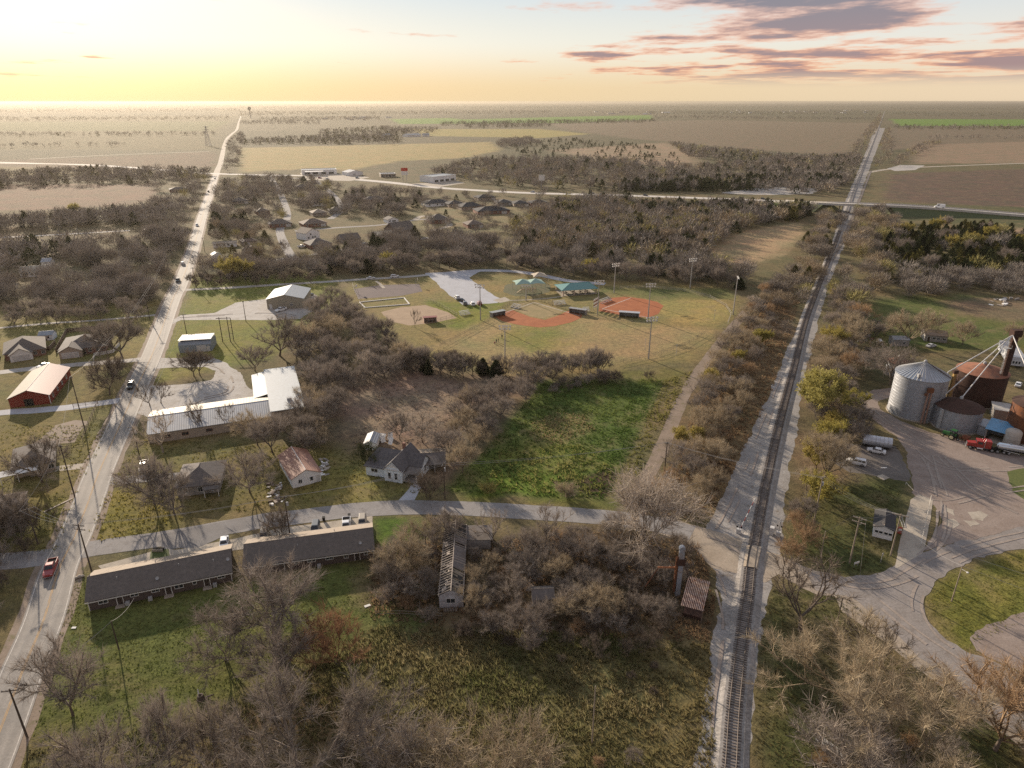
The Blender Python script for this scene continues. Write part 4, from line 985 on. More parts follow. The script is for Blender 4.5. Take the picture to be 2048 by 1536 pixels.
grove([(760, 1095), (870, 1070), (1000, 1090), (1220, 1065), (1390, 1090), (1425, 1160), (1415, 1250), (1180, 1265), (950, 1265), (830, 1240), (760, 1200)], 128, 3.2, 2.6, 6.2, [(5, ('small', B_)), (3, ('small', T_)), (3, ('small', G_)), (2, ('mid', B_)), (2, ('bush', RU)), (2, ('bush', DK))], 'in the southern brush', ('the derelict house', (895, 1150)), 'brush south of the street', 14)
grove([(900, 1260), (1180, 1262), (1400, 1255), (1425, 1360), (1400, 1480), (1250, 1350), (1000, 1300)], 22, 3.8, 2.2, 4.2, [(3, ('small', DK)), (3, ('small', G_)), (3, ('bush', DK)), (2, ('bush', T_))], 'at the weed field', ('the derelict house', (895, 1215)), 'scrub at the weed field edge', 15)
grove([(640, 1500), (1000, 1490), (1180, 1520), (1400, 1470), (1430, 1620), (640, 1640)], 20, 3.4, 1.8, 3.6, [(3, ('small', T_)), (2, ('small', G_)), (3, ('bush', RU))], 'below the weed field', ('the railway', (1461, 1536)), 'scrub along the bottom of the weed field', 16)
grove([(1640, 1450), (1760, 1440), (1900, 1500), (1960, 1600), (1640, 1640)], 12, 4, 3, 6, [(3, ('small', PL)), (1, ('bush', RU))], 'in the east corner', ('the railway', (1461, 1536)), 'scrub in the east corner', 17)
grove([(640, 556), (800, 546), (880, 538), (1000, 536), (1110, 550), (1210, 560), (1350, 570), (1500, 582), (1500, 570), (1250, 552), (1000, 526), (850, 526), (640, 545)], 60, 5.6, 7, 11, [(6, ('mid', G_)), (4, ('mid', B_)), (2, ('tall', DK)), (2, ('cedar', None)), (1, ('bud', TW_BUD))], 'in the creek wood', ('the teal pavilion', (1160, 585)), 'creek wood behind the park', 18)
grove([(380, 570), (520, 562), (640, 556), (640, 566), (380, 580)], 20, 5, 5, 8, [(4, ('mid', DK)), (2, ('tall', B_))], 'along the pale lane', ('the road', (360, 580)), 'trees along the pale lane', 19)
grove([(-40, 636), (150, 628), (290, 615), (285, 640), (130, 650), (-40, 660)], 20, 7, 6, 9, [(4, ('mid', B_)), (2, ('mid', G_))], 'in the meadow row', ('the road', (330, 600)), 'meadow row west of the road', 22)
grove([(-40, 1040), (80, 1020), (90, 1090), (20, 1160), (0, 1250), (-60, 1300)], 12, 4, 4, 7, [(3, ('small', B_)), (1, ('small', DK))], 'at the west edge', ('the road', (110, 1120)), 'thicket at the west edge', 23)
px_tree('bud', 468, 562, 512, 'pale yellow budding tree beside the lane and road', TW_BUD, 1.2)
px_tree('bud', 148, 432, 406, 'yellow budding tree alone in the far meadow', TW_YEL, 1.2)

def M_wood():
    m, nt, b = nodes('far_twigs')
    a = nt.nodes.new('ShaderNodeAttribute'); a.attribute_name = 'Col'
    nt.links.new(a.outputs['Color'], b.inputs['Base Color']); b.inputs['Roughness'].default_value = 1; b.inputs['Specular IOR Level'].default_value = 0.05
    return m
FARM = M_wood()
def base_tree(seed, n, conical):
    rs = np.random.RandomState(seed)
    if conical:
        z = rs.rand(n) ** 1.2; a = rs.rand(n) * 6.283; r = .34 * (1 - z) ** .7 * (.6 + .5 * rs.rand(n))
        P = np.stack([np.cos(a) * r, np.sin(a) * r, z * .93], 1)
    else:
        d = rs.normal(size=(n, 3)); d /= np.linalg.norm(d, axis=1, keepdims=True); r = rs.rand(n, 1) ** .4
        P = d * r * (.46, .46, .38) * (1 + .25 * np.sin(d[:, :1] * 5 + seed)) + (0, 0, .58)
        k = n // 6; P[:k, :2] *= .3; P[:k, 2] *= .55
    d = P - (0, 0, .25); d = d / (np.linalg.norm(d, axis=1, keepdims=True) + 1e-6) + rs.normal(size=(n, 3)) * .5 + (0, 0, .2); d /= np.linalg.norm(d, axis=1, keepdims=True)
    s = np.cross(d, rs.normal(size=(n, 3))); s /= np.linalg.norm(s, axis=1, keepdims=True)
    l = (.16 if conical else .24) * (.6 + .8 * rs.rand(n, 1)); w = (.05 if conical else .018) * (.6 + .8 * rs.rand(n, 1)) * (160 / n) ** .55
    return np.stack([P - s * w, P + s * w, P + d * l], 1)
WC = {'b': ((.235, .20, .165), (.31, .265, .22)), 'g': ((.24, .21, .18), (.32, .28, .24)), 't': ((.32, .255, .175), (.38, .305, .21)), 'y': ((.34, .30, .12), (.40, .35, .16)), 'c': ((.045, .056, .024), (.07, .075, .032)), 'o': ((.10, .095, .03), (.13, .115, .035))}
def woods(name, label, regions, seed):
    rs = np.random.RandomState(seed); VS = []; CS = []
    for poly, n, hmin, hmax, mix, lod in regions:
        P = np.array(PX(poly)) ; mn = P.min(0); mx = P.max(0)
        pts = np.empty((0, 2))
        for _ in range(60):
            q = mn + (mx - mn) * rs.rand(n * 3, 2); q = q[inside([tuple(p) for p in P], q[:, 0], q[:, 1])]
            q = q[(fbm(q[:, 0] / 45 + seed, q[:, 1] / 45, 2) > .36) | (rs.rand(len(q)) < .5)]
            pts = np.concatenate([pts, q])
            if len(pts) >= n: break
        pts = pts[:n]; ks = list(mix); pr = np.array([mix[k] for k in ks], float); pr /= pr.sum()
        which = rs.choice(len(ks), len(pts), p=pr)
        for wi, k in enumerate(ks):
            for var in range(3):
                sel = pts[(which == wi) & (np.arange(len(pts)) % 3 == var)]
                if not len(sel): continue
                B = base_tree(seed * 7 + var + wi * 11, lod, k in 'co'); m = len(sel)
                h = hmin + (hmax - hmin) * rs.rand(m); a = rs.rand(m) * 6.283; c, s = np.cos(a), np.sin(a); wd = (.9 + .5 * rs.rand(m)) * h
                b = B.reshape(-1, 3)
                X = (b[None, :, 0] * c[:, None] - b[None, :, 1] * s[:, None]) * wd[:, None] + sel[:, 0:1]
                Y = (b[None, :, 0] * s[:, None] + b[None, :, 1] * c[:, None]) * wd[:, None] + sel[:, 1:2]
                Z = b[None, :, 2] * h[:, None]
                VS.append(np.stack([X, Y, Z], -1).reshape(-1, 3))
                c1, c2 = WC[k]; t = rs.rand(m, 1); cc = np.array(c1) * (1 - t) + np.array(c2) * t
                CS.append(np.repeat(cc, len(b), 0))
    V = np.concatenate(VS); C_ = np.concatenate(CS); T = np.arange(len(V)).reshape(-1, 3)
    o = mobj(name, np_mesh(name, V, T, C_), FARM)
    return tag(o, label, 'woodland', kind='stuff')
woods('woodland', 'hazy bare trees west of the road beyond the meadow row', [
    ([(-60, 572), (120, 560), (260, 548), (330, 535), (325, 575), (300, 610), (160, 615), (-60, 620)], 70, 8, 11, {'g': 5, 'b': 3}, 700),
    ([(130, 500), (330, 470), (370, 420), (372, 490), (330, 530), (140, 545)], 60, 8, 12, {'g': 5, 'b': 3, 'c': .6}, 500),
    ([(300, 360), (420, 350), (405, 400), (380, 440), (300, 430)], 40, 8, 12, {'g': 5, 'y': .6}, 300)], 13)
woods('woodland', 'bare and budding trees among the far houses', [
    ([(440, 360), (620, 362), (680, 380), (660, 440), (560, 450), (425, 470), (430, 400)], 190, 7, 11, {'g': 6, 'b': 4, 'y': .7, 'c': .7}, 300),
    ([(430, 455), (560, 470), (600, 520), (500, 545), (410, 550), (415, 500)], 44, 6, 9, {'b': 4, 't': 2, 'y': 1, 'o': 1}, 500),
    ([(690, 385), (850, 390), (850, 430), (760, 440), (690, 440)], 90, 7, 11, {'g': 5, 'b': 3, 'c': 1}, 300),
    ([(640, 495), (760, 480), (880, 478), (1000, 480), (1000, 505), (850, 508), (640, 525)], 70, 7, 11, {'b': 5, 'g': 3, 'c': 1.5}, 500),
    ([(840, 392), (1110, 388), (1110, 440), (1000, 470), (850, 468)], 60, 5, 9, {'g': 5, 'b': 3, 'c': .7}, 300),
    ([(640, 540), (850, 524), (1000, 524), (1250, 550), (1500, 570), (1500, 548), (1250, 528), (1000, 503), (850, 505), (640, 525)], 90, 8, 12, {'g': 6, 'b': 4, 'c': 1.5, 'y': .5}, 500),
    ([(400, 545), (640, 525), (640, 550), (400, 565)], 36, 7, 10, {'b': 5, 'g': 3, 'y': .7}, 600)], 14)
woods('woodland', 'dense evergreen mass in the eastern wood', [
    ([(1750, 475), (1880, 448), (2060, 476), (2200, 500), (2200, 560), (2060, 556), (1780, 572)], 210, 6, 9.5, {'c': 6, 'o': 3, 'g': 1.5, 'y': .3}, 420)], 16)
woods('woodland', 'bare trees lining the railway beyond the bend', [
    ([(1530, 600), (1600, 500), (1650, 430), (1684, 440), (1655, 520), (1614, 610), (1572, 690)], 74, 6, 9, {'b': 5, 't': 3, 'y': .6, 'o': .8}, 600),
    ([(1662, 600), (1692, 500), (1714, 420), (1790, 430), (1800, 480), (1760, 590), (1730, 630)], 84, 7, 10, {'b': 5, 't': 4, 'y': 1.6}, 600),
    ([(1780, 565), (2120, 548), (2120, 590), (1800, 596)], 56, 7, 9.5, {'g': 6, 'b': 3, 'y': .6}, 700)], 15)
woods('woodland', 'mass of bare and evergreen trees between the park and the highway', [
    ([(1000, 480), (1060, 440), (1130, 412), (1250, 415), (1450, 420), (1640, 424), (1600, 440), (1490, 458), (1420, 498), (1420, 545), (1250, 520), (1050, 500)], 760, 8, 12, {'b': 4, 'g': 5, 't': 2, 'y': 1.3, 'c': 1.5, 'o': .5}, 150),
    ([(1290, 418), (1620, 422), (1600, 440), (1300, 436)], 170, 8, 12, {'c': 6, 'g': 2}, 150),
    ([(1130, 412), (1250, 398), (1280, 420), (1150, 430)], 70, 8, 13, {'c': 2, 'g': 4, 'y': 1}, 150),
    ([(1160, 470), (1260, 452), (1400, 455), (1390, 490), (1200, 500)], 120, 8, 11, {'g': 4, 'y': 3, 't': 2}, 150)], 3)
woods('woodland', 'wide brown wood north of the highway', [
    ([(860, 350), (940, 325), (1080, 320), (1200, 322), (1380, 338), (1560, 322), (1720, 318), (1700, 372), (1650, 392), (1450, 380), (1250, 384), (1100, 380), (980, 374)], 1300, 8, 12, {'b': 4, 'g': 5, 't': 1, 'y': .3, 'c': 1.2}, 90),
    ([(1240, 372), (1500, 362), (1690, 362), (1660, 376), (1440, 384), (1250, 384)], 260, 8, 12, {'c': 5, 'g': 2}, 90),
    ([(1000, 290), (1140, 278), (1330, 296), (1390, 330), (1200, 326), (1060, 318)], 240, 5, 8, {'c': 6, 'b': 1}, 60)], 4)
woods('woodland', 'hazy wood on the far western plain', [
    ([(-500, 372), (0, 352), (160, 345), (300, 344), (420, 350), (330, 366), (150, 372), (-500, 392)], 560, 8, 12, {'g': 6, 'b': 3, 'o': 1, 'c': .6}, 80),
    ([(-500, 470), (0, 450), (140, 440), (330, 425), (330, 455), (150, 458), (-500, 500)], 330, 8, 12, {'g': 6, 'b': 3, 'c': .8}, 110),
    ([(-400, 545), (-40, 510), (140, 492), (140, 520), (-60, 570), (-400, 580)], 170, 8, 12, {'g': 6, 'b': 3, 'c': 2}, 110),
    ([(455, 285), (480, 265), (490, 275), (475, 340), (450, 345)], 90, 7, 10, {'g': 4, 'b': 3}, 60)], 5)
woods('woodland', 'far scattered woods and hedge rows under the skyline', [
    ([(480, 282), (640, 274), (800, 270), (770, 282), (640, 288), (480, 290)], 408, 7, 10, {'o': 2, 'g': 4}, 40),
    ([(640, 262), (760, 256), (820, 262), (800, 290), (640, 290)], 442, 7, 11, {'o': 2, 'g': 4}, 40),
    ([(930, 250), (1100, 248), (1100, 255), (930, 258)], 204, 8, 11, {'o': 2, 'g': 4}, 30),
    ([(990, 285), (1060, 278), (1080, 290), (1000, 298)], 153, 8, 11, {'g': 4, 'b': 2}, 40),
    ([(880, 246), (1310, 240), (1310, 245), (880, 252)], 561, 9, 13, {'o': 2, 'g': 4}, 24),
    ([(760, 255), (880, 258), (860, 270), (780, 268)], 170, 8, 11, {'g': 4, 'b': 2}, 30),
    ([(1340, 290), (1600, 318), (1720, 312), (1700, 325), (1560, 330), (1380, 318)], 442, 8, 11, {'b': 4, 'g': 3, 'y': 1, 'c': 1}, 40),
    ([(1680, 330), (1735, 258), (1762, 225), (1762, 245), (1730, 310), (1712, 345)], 289, 7, 10, {'b': 4, 't': 3, 'y': .7}, 50),
    ([(1745, 330), (1772, 258), (1780, 258), (1790, 300), (1760, 345)], 102, 7, 10, {'b': 4, 't': 3, 'y': .7}, 50),
    ([(1775, 330), (1830, 296), (1880, 280), (1880, 290), (1820, 318), (1790, 338)], 102, 6, 9, {'b': 4, 't': 2, 'y': .6}, 50),
    ([(-1200, 240), (460, 234), (460, 240), (-1200, 250)], 1020, 9, 14, {'g': 5, 'b': 2, 'o': 2}, 16),
    ([(-1200, 222), (480, 218), (480, 224), (-1200, 230)], 1360, 10, 16, {'g': 5, 'o': 3}, 12),
    ([(480, 214), (1750, 211), (1750, 215), (480, 219)], 2210, 11, 18, {'g': 5, 'o': 2, 'b': 2}, 12),
    ([(480, 224), (1100, 222), (1100, 228), (480, 232)], 1190, 9, 14, {'g': 4, 'o': 2, 'b': 2}, 14),
    ([(1200, 224), (1750, 222), (1750, 232), (1300, 230)], 1020, 9, 14, {'g': 4, 'o': 2, 'b': 2}, 14),
    ([(1780, 214), (2900, 212), (2900, 218), (1780, 220)], 1530, 11, 17, {'g': 5, 'o': 2, 'b': 2}, 12),
    ([(1780, 226), (2800, 224), (2800, 232), (1790, 234)], 1020, 9, 14, {'g': 4, 'o': 2, 'b': 2}, 14),
    ([(1790, 252), (2600, 254), (2600, 262), (1790, 260)], 714, 8, 12, {'g': 4, 'b': 2, 'o': 2}, 20),
    ([(480, 244), (640, 242), (640, 250), (480, 250)], 204, 8, 12, {'g': 4}, 20),
    ([(-1000, 272), (430, 268), (430, 272), (-1000, 280)], 420, 8, 12, {'g': 5, 'b': 2, 'o': 1}, 24),
    ([(-1000, 300), (250, 290), (250, 294), (-1000, 308)], 160, 7, 11, {'g': 5, 'b': 2}, 30),
    ([(520, 236), (760, 234), (760, 240), (520, 243)], 400, 8, 12, {'g': 5, 'b': 2, 'o': 2}, 20),
    ([(1310, 232), (1750, 236), (1750, 241), (1310, 238)], 420, 8, 12, {'g': 5, 'b': 2, 'c': 1}, 20),
    ([(1830, 276), (2500, 268), (2500, 273), (1840, 282)], 120, 7, 11, {'g': 5, 'b': 2}, 30),
    ([(-1400, 206.5), (3200, 206), (3200, 209), (-1400, 210)], 2600, 14, 24, {'g': 5, 'o': 3}, 8)], 6)

SH_DARK = M('shingle_dark', (0.155, 0.13, 0.112), (0.105, 0.09, 0.078), scale=1.6, bump=.5, bscale=6, stain=(0.12, 0.10, 0.085), sscale=.25)
SH_GREY = M('shingle_grey', (0.17, 0.145, 0.13), (0.115, 0.10, 0.09), scale=1.4, bump=.5, bscale=6, stain=(0.10, 0.08, 0.065), sscale=.25)
SH_SLATE = M('shingle_slate', (0.135, 0.125, 0.125), (0.09, 0.083, 0.083), scale=1.4, bump=.5, bscale=6)
SH_BROWN = M('shingle_brown', (0.19, 0.145, 0.115), (0.13, 0.10, 0.08), scale=1.4, bump=.5, bscale=6)
SH_TAN = M('shingle_tan', (0.30, 0.25, 0.19), (0.23, 0.18, 0.14), scale=1.4, bump=.4, bscale=6)
SH_BLACK = M('shingle_black', (0.06, 0.057, 0.058), (0.042, 0.04, 0.041), scale=1.4, bump=.4, bscale=6)
W_WHITE = M('siding_white', (0.84, 0.83, 0.81), (0.70, 0.69, 0.66), scale=.7)
W_BLUE = M('siding_pale_blue', (0.78, 0.85, 0.88), (0.64, 0.70, 0.74), scale=.9, stain=(0.36, 0.38, 0.40), sscale=.8)
W_BRICKDK = M('brick_dark', (0.115, 0.085, 0.075), (0.075, 0.056, 0.05), scale=3, bump=.3)
W_BRICK = M('brick_red', (0.26, 0.13, 0.09), (0.19, 0.10, 0.075), scale=3, bump=.3)
W_TAN = M('wall_tan', (0.40, 0.33, 0.26), (0.30, 0.25, 0.20), scale=1)
W_GREY = M('wall_grey', (0.34, 0.31, 0.28), (0.25, 0.23, 0.21), scale=1)
W_RED = M('barn_red', (0.25, 0.045, 0.025), (0.17, 0.03, 0.018), scale=.8, vscale=(4, 4, .6))
TRIM = M('trim_white', (0.74, 0.72, 0.68), (0.60, 0.58, 0.54), scale=2)
GLASS = M('window_glass', (0.035, 0.042, 0.05), (0.02, 0.024, 0.03), rough=.08, spec=.6)
DARKIN = M('dark_opening', (0.02, 0.018, 0.016), rough=1)
DOOR_W = M('door_white', (0.68, 0.66, 0.62), scale=2)
DOOR_D = M('door_dark', (0.07, 0.05, 0.04), scale=2)
MET_WHITE = M_rib('metal_white', (0.34, 0.35, 0.37), (0.27, 0.26, 0.25), .6, 'X', rough=.65, metal=0, smin=.56, smax=.72)
MET_CREAM = M_rib('metal_cream', (0.36, 0.315, 0.235), (0.28, 0.24, 0.18), .45, 'X', rough=.65, metal=0, smin=.54, smax=.7)
MET_BLUE = M_rib('metal_pale_blue', (0.27, 0.31, 0.345), (0.22, 0.25, 0.27), .6, 'Y', rough=.65, metal=0, smin=.54, smax=.7)
MET_RED = M_rib('metal_red_roof', (0.26, 0.125, 0.105), (0.21, 0.11, 0.09), .5, 'Y', metal=.1)
MET_RUST = M_rib('metal_rust_roof', (0.33, 0.17, 0.12), (0.25, 0.115, 0.07), .5, 'X', rough=.7, metal=0)
MET_TEAL = M_rib('metal_teal', (0.11, 0.26, 0.235), (0.10, 0.22, 0.20), .4, 'X', metal=.15)
MET_SKY = M_rib('metal_blue_roof', (0.14, 0.33, 0.52), (0.20, 0.13, 0.08), .4, 'X', metal=.15, smin=.56, smax=.68)
FENCE_W = M('fence_wood', (0.20, 0.15, 0.115), (0.13, 0.095, 0.07), scale=2)
CONC = MATS['concrete']
AC_ = M('ac_metal', (0.42, 0.42, 0.41), (0.3, 0.3, 0.3), scale=3)

def base(name, label, cat, A, B, group=None):
    a = at(*A); b = at(*B); d = b - a
    return thing(name, label, cat, (a.x, a.y, 0), math.atan2(d.y, d.x), group), d.length
def walls_gable(root, L, W, e, r, axis, mat, z0=-.05):
    mb = MB()
    if axis == 'x':
        for x in (0, L):
            vs = [(x, 0, z0), (x, W, z0), (x, W, e), (x, W / 2, r), (x, 0, e)]
            mb.add(vs, [(0, 1, 2, 3, 4) if x else (4, 3, 2, 1, 0)])
        mb.quad((0, 0, z0), (L, 0, z0), (L, 0, e), (0, 0, e)); mb.quad((L, W, z0), (0, W, z0), (0, W, e), (L, W, e))
    else:
        for y in (0, W):
            vs = [(0, y, z0), (L, y, z0), (L, y, e), (L / 2, y, r), (0, y, e)]
            mb.add(vs, [(0, 1, 2, 3, 4) if not y else (4, 3, 2, 1, 0)])
        mb.quad((0, W, z0), (0, 0, z0), (0, 0, e), (0, W, e)); mb.quad((L, 0, z0), (L, W, z0), (L, W, e), (L, 0, e))
    return mb.build('wall', mat, root)
def roof_gable(root, L, W, e, r, axis, mats, ov=.45, og=.35, t=.14, names=('roof_slope', 'roof_slope'), ridge_mat=None):
    m1, m2 = mats if isinstance(mats, tuple) else (mats, mats)
    if axis == 'x':
        s = (r - e) / (W / 2); z0 = e - s * ov
        a = MB().slab((-og, -ov, z0 + t), (L + og, -ov, z0 + t), (L + og, W / 2, r + t), (-og, W / 2, r + t), t).build(names[0], m1, root)
        b = MB().slab((L + og, W + ov, z0 + t), (-og, W + ov, z0 + t), (-og, W / 2, r + t), (L + og, W / 2, r + t), t).build(names[1], m2, root)
        MB().tube((-og, W / 2, r + t - .03), (L + og, W / 2, r + t - .03), .09, n=6).build('ridge_cap', ridge_mat or m1, root)
    else:
        s = (r - e) / (L / 2); z0 = e - s * ov
        a = MB().slab((-ov, W + og, z0 + t), (-ov, -og, z0 + t), (L / 2, -og, r + t), (L / 2, W + og, r + t), t).build(names[0], m1, root)
        b = MB().slab((L + ov, -og, z0 + t), (L + ov, W + og, z0 + t), (L / 2, W + og, r + t), (L / 2, -og, r + t), t).build(names[1], m2, root)
        MB().tube((L / 2, -og, r + t - .03), (L / 2, W + og, r + t - .03), .09, n=6).build('ridge_cap', ridge_mat or m1, root)
    return a, b
def gable(root, L, W, e, r, axis, wm, rm, ov=.45, og=.35, **kw):
    w = walls_gable(root, L, W, e, r, axis, wm); rf = roof_gable(root, L, W, e, r, axis, rm, ov, og, **kw)
    return w, rf
def hip(root, L, W, e, r, wm, rm, ov=.5, x0=0, y0=0, t=.14):
    MB().box(x0, x0 + L, y0, y0 + W, -.05, e).build('wall', wm, root)
    a, b, c, d = (x0 - ov, y0 - ov, e), (x0 + L + ov, y0 - ov, e), (x0 + L + ov, y0 + W + ov, e), (x0 - ov, y0 + W + ov, e)
    if L >= W: p, q = (x0 + W / 2, y0 + W / 2, r), (x0 + L - W / 2, y0 + W / 2, r)
    else: p, q = (x0 + L / 2, y0 + L / 2, r), (x0 + L / 2, y0 + W - L / 2, r)
    mb = MB(); vs = [a, b, c, d, p, q]
    lo = [(v[0], v[1], v[2] - t) for v in (a, b, c, d)]
    if L >= W: fs = [(0, 1, 5, 4), (1, 2, 5), (2, 3, 4, 5), (3, 0, 4)]
    else: fs = [(0, 1, 4), (1, 2, 5, 4), (2, 3, 5), (3, 0, 4, 5)]
    mb.add(vs + lo, fs + [(0, 6, 7, 1), (1, 7, 8, 2), (2, 8, 9, 3), (3, 9, 6, 0), (9, 8, 7, 6)])
    o = mb.build('roof', rm, root)
    MB().tube(p, q, .08, n=6).build('ridge_cap', rm, o)
    return o
def opening(root, face, u, z, w, h, L, W, kind='window', fm=None, pm=None, fw=.09, x0=0, y0=0):
    """window or door on a wall face; f front, b back, l left, r right"""
    def box(mb, a0, a1, z0, z1, d0, d1):
        if face == 'f': mb.box(x0 + a0, x0 + a1, y0 - d1, y0 - d0, z0, z1)
        elif face == 'b': mb.box(x0 + a0, x0 + a1, y0 + W + d0, y0 + W + d1, z0, z1)
        elif face == 'l': mb.box(x0 - d1, x0 - d0, y0 + a0, y0 + a1, z0, z1)
        else: mb.box(x0 + L + d0, x0 + L + d1, y0 + a0, y0 + a1, z0, z1)
    fr = MB(); box(fr, u - fw, u, z - (fw if kind == 'window' else 0), z + h + fw, .003, .09); box(fr, u + w, u + w + fw, z - (fw if kind == 'window' else 0), z + h + fw, .003, .09)
    box(fr, u, u + w, z + h, z + h + fw, .003, .09)
    if kind == 'window':
        box(fr, u, u + w, z - fw, z, .003, .11)
        if w > .7: box(fr, u + w / 2 - .03, u + w / 2 + .03, z, z + h, .003, .06)
    o = fr.build('window' if kind == 'window' else 'door', fm or TRIM, root)
    pn = MB(); box(pn, u, u + w, z, z + h, .004, .03)
    pn.build('pane' if kind == 'window' else ('door_leaf' if kind == 'door' else 'opening'), pm or (GLASS if kind == 'window' else DOOR_W), o)
    if kind == 'door':
        k = MB(); box(k, u + w * .82, u + w * .82 + .07, z + h * .48, z + h * .48 + .07, .03, .09); k.build('handle', AC_, o)
    return o
def garage(root, face, u, w, h, L, W, mat=None, x0=0, y0=0):
    o = opening(root, face, u, 0.02, w, h, L, W, 'garage', None, mat or DOOR_W, x0=x0, y0=y0)
    o.name = 'garage_door'
    mb = MB()
    for k in range(1, 4):
        z = h * k / 4
        if face == 'f': mb.box(x0 + u, x0 + u + w, y0 - .05, y0 - .03, z - .025, z + .025)
        elif face == 'r': mb.box(x0 + L + .03, x0 + L + .05, y0 + u, y0 + u + w, z - .025, z + .025)
    if mb.v: mb.build('panel_joint', W_GREY, o)
    return o
def vent(root, x, y, z, h=.5):
    MB().tube((x, y, z - .3), (x, y, z + h), .07, n=8).build('vent_pipe', AC_, root)

def apartments():
    t, L = base('apartment_house', 'long low dark brick apartment house beside the road', 'apartment house', (180, 1222), (465, 1162))
    W = 9.3
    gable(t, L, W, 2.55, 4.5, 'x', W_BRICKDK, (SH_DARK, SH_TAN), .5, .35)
    MB().box(-.36, L + .36, -.56, -.52, 2.12, 2.32).build('fascia', TRIM, t)
    for x in (-.02, L - .1): MB().box(x, x + .12, -.05, -.002, 0, 2.5).build('corner_board', TRIM, t)
    for f, w, h, z in ((.07, 1.5, .9, 1.15), (.285, 1.3, .7, 1.3), (.43, 1.3, .7, 1.3), (.59, 1.5, 1.0, 1.05), (.72, .6, .8, 1.2), (.9, 1.3, .7, 1.3)):
        opening(t, 'f', L * f, z, w, h, L, W)
    for f in (.19, .525, .80):
        opening(t, 'f', L * f, .05, .95, 2.0, L, W, 'door', None, DOOR_D, .12)
        MB().box(L * f - .4, L * f + 1.3, -1.2, -.01, 0, .10).build('step', CONC, t)
    for f in (.40, .245, .86): MB().box(L * f, L * f + .7, -.95, -.25, .02, .75).build('air_conditioner', AC_, t)
    opening(t, 'l', 3.5, 1.0, 1.2, 1.1, L, W)
    for f in (.1, .35, .6, .85): opening(t, 'b', L * f, .9, 1.5, 1.1, L, W)
    for f in (.25, .5, .75): opening(t, 'b', L * f, .05, 1, 2, L, W, 'door')
    for x, y in ((5, 3.0), (11.5, 6.0), (16, 3.2), (22.4, 2.6)): vent(t, x, y, 2.7 + min(y, W - y) * .42)
    def dish(r, x, y, z):
        d = MB().lathe([(0, .1), (.2, .13), (.34, .22)], 12).tube((0, 0, -.5), (0, 0, .1), .03, n=5).build('satellite_dish', AC_, r); d.location = (x, y, z + .4); d.rotation_euler = (.7, .3, 0)
    dish(t, L * .475, 1.2, 3.05); dish(t, L * .985, 2.2, 3.5)
    t, L = base('apartment_house', 'long low dark brick apartment house behind the parked cars', 'apartment house', (492, 1152), (748, 1116))
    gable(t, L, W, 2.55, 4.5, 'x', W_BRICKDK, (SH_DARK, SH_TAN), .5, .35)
    MB().box(-.36, L + .36, -.56, -.52, 2.12, 2.32).build('fascia', TRIM, t)
    for x in (-.02, L - .1): MB().box(x, x + .12, -.05, -.002, 0, 2.5).build('corner_board', TRIM, t)
    for f, w, h, z in ((.08, 1.3, .8, 1.2), (.38, .6, .7, 1.3), (.48, 1.5, .7, 1.3), (.62, 1.5, .7, 1.3), (.765, .8, 1.0, 1.05), (.925, .7, .8, 1.2)):
        opening(t, 'f', L * f, z, w, h, L, W)
    for f in (.30, .85): opening(t, 'f', L * f, .05, .95, 2.0, L, W, 'door', None, DOOR_D, .12)
    for f in (.1, .35, .6, .85): opening(t, 'b', L * f, .9, 1.5, 1.1, L, W)
    for f in (.25, .5, .75): opening(t, 'b', L * f, .05, 1, 2, L, W, 'door')
    MB().box(L * .55, L * .55 + .7, -.95, -.25, .02, .75).build('air_conditioner', AC_, t)
    for x, y in ((10.5, 2.6), (18, 6.0)): vent(t, x, y, 2.7 + min(y, W - y) * .42)
    dish(t, L * .9, 1.2, 3.05)
apartments()

def metal_L():
    t, L = base('metal_building', 'long building with cream ribbed gable roof and flat-roofed wing', 'building', (299, 888), (548, 850))
    W = 17.0
    gable(t, L, W, 3.0, 4.7, 'x', W_TAN, (MET_WHITE, MET_CREAM), .3, .25)  # sunlight and shade painted in: far sunward slope cream, near slope bluish grey
    for f in (.12, .26, .45, .63, .8): opening(t, 'f', L * f, 1.2, 1.6, .8, L, W, fm=W_BRICK)
    opening(t, 'l', 6, .02, 3.2, 2.6, L, W, 'garage', None, DOOR_D).name = 'garage_door'
    x0, x1, y0, y1, h = L - .2, L + 9.3, -1.5, 35.5, 5.0
    wg = MB().box(x0, x1, y0, y1, -.05, h).build('wing_wall', W_TAN, t)
    MB().slab((x0 - .3, y0 - .3, h + .25), (x1 + .3, y0 - .3, h + .25), (x1 + .3, y1 + .3, h + .02), (x0 - .3, y1 + .3, h + .02), .18).build('wing_roof', MET_BLUE, t)
    MB().box(x0 - 4.2, x0 + .02, y1 - 21, y1 - .5, -.05, 3.6).build('annex_wall', W_TAN, t)
    MB().slab((x0 - 4.5, y1 - 21.3, 3.75), (x0 + .01, y1 - 21.3, 4.6), (x0 + .01, y1 - .2, 4.6), (x0 - 4.5, y1 - .2, 3.75), .15).build('annex_roof', MET_BLUE, t)
    opening(t, 'f', L * .93, 1.0, 1.4, .9, L, W, x0=0, y0=0)
    opening(t, 'f', 3.0, 1.0, 1.6, 1.0, 9, 37, x0=x0, y0=y0)
    MB().box(x0 + 5, x0 + 6.4, y0 + 6, y0 + 7.2, h + .2, h + 1.1).build('roof_unit', AC_, t)
metal_L()

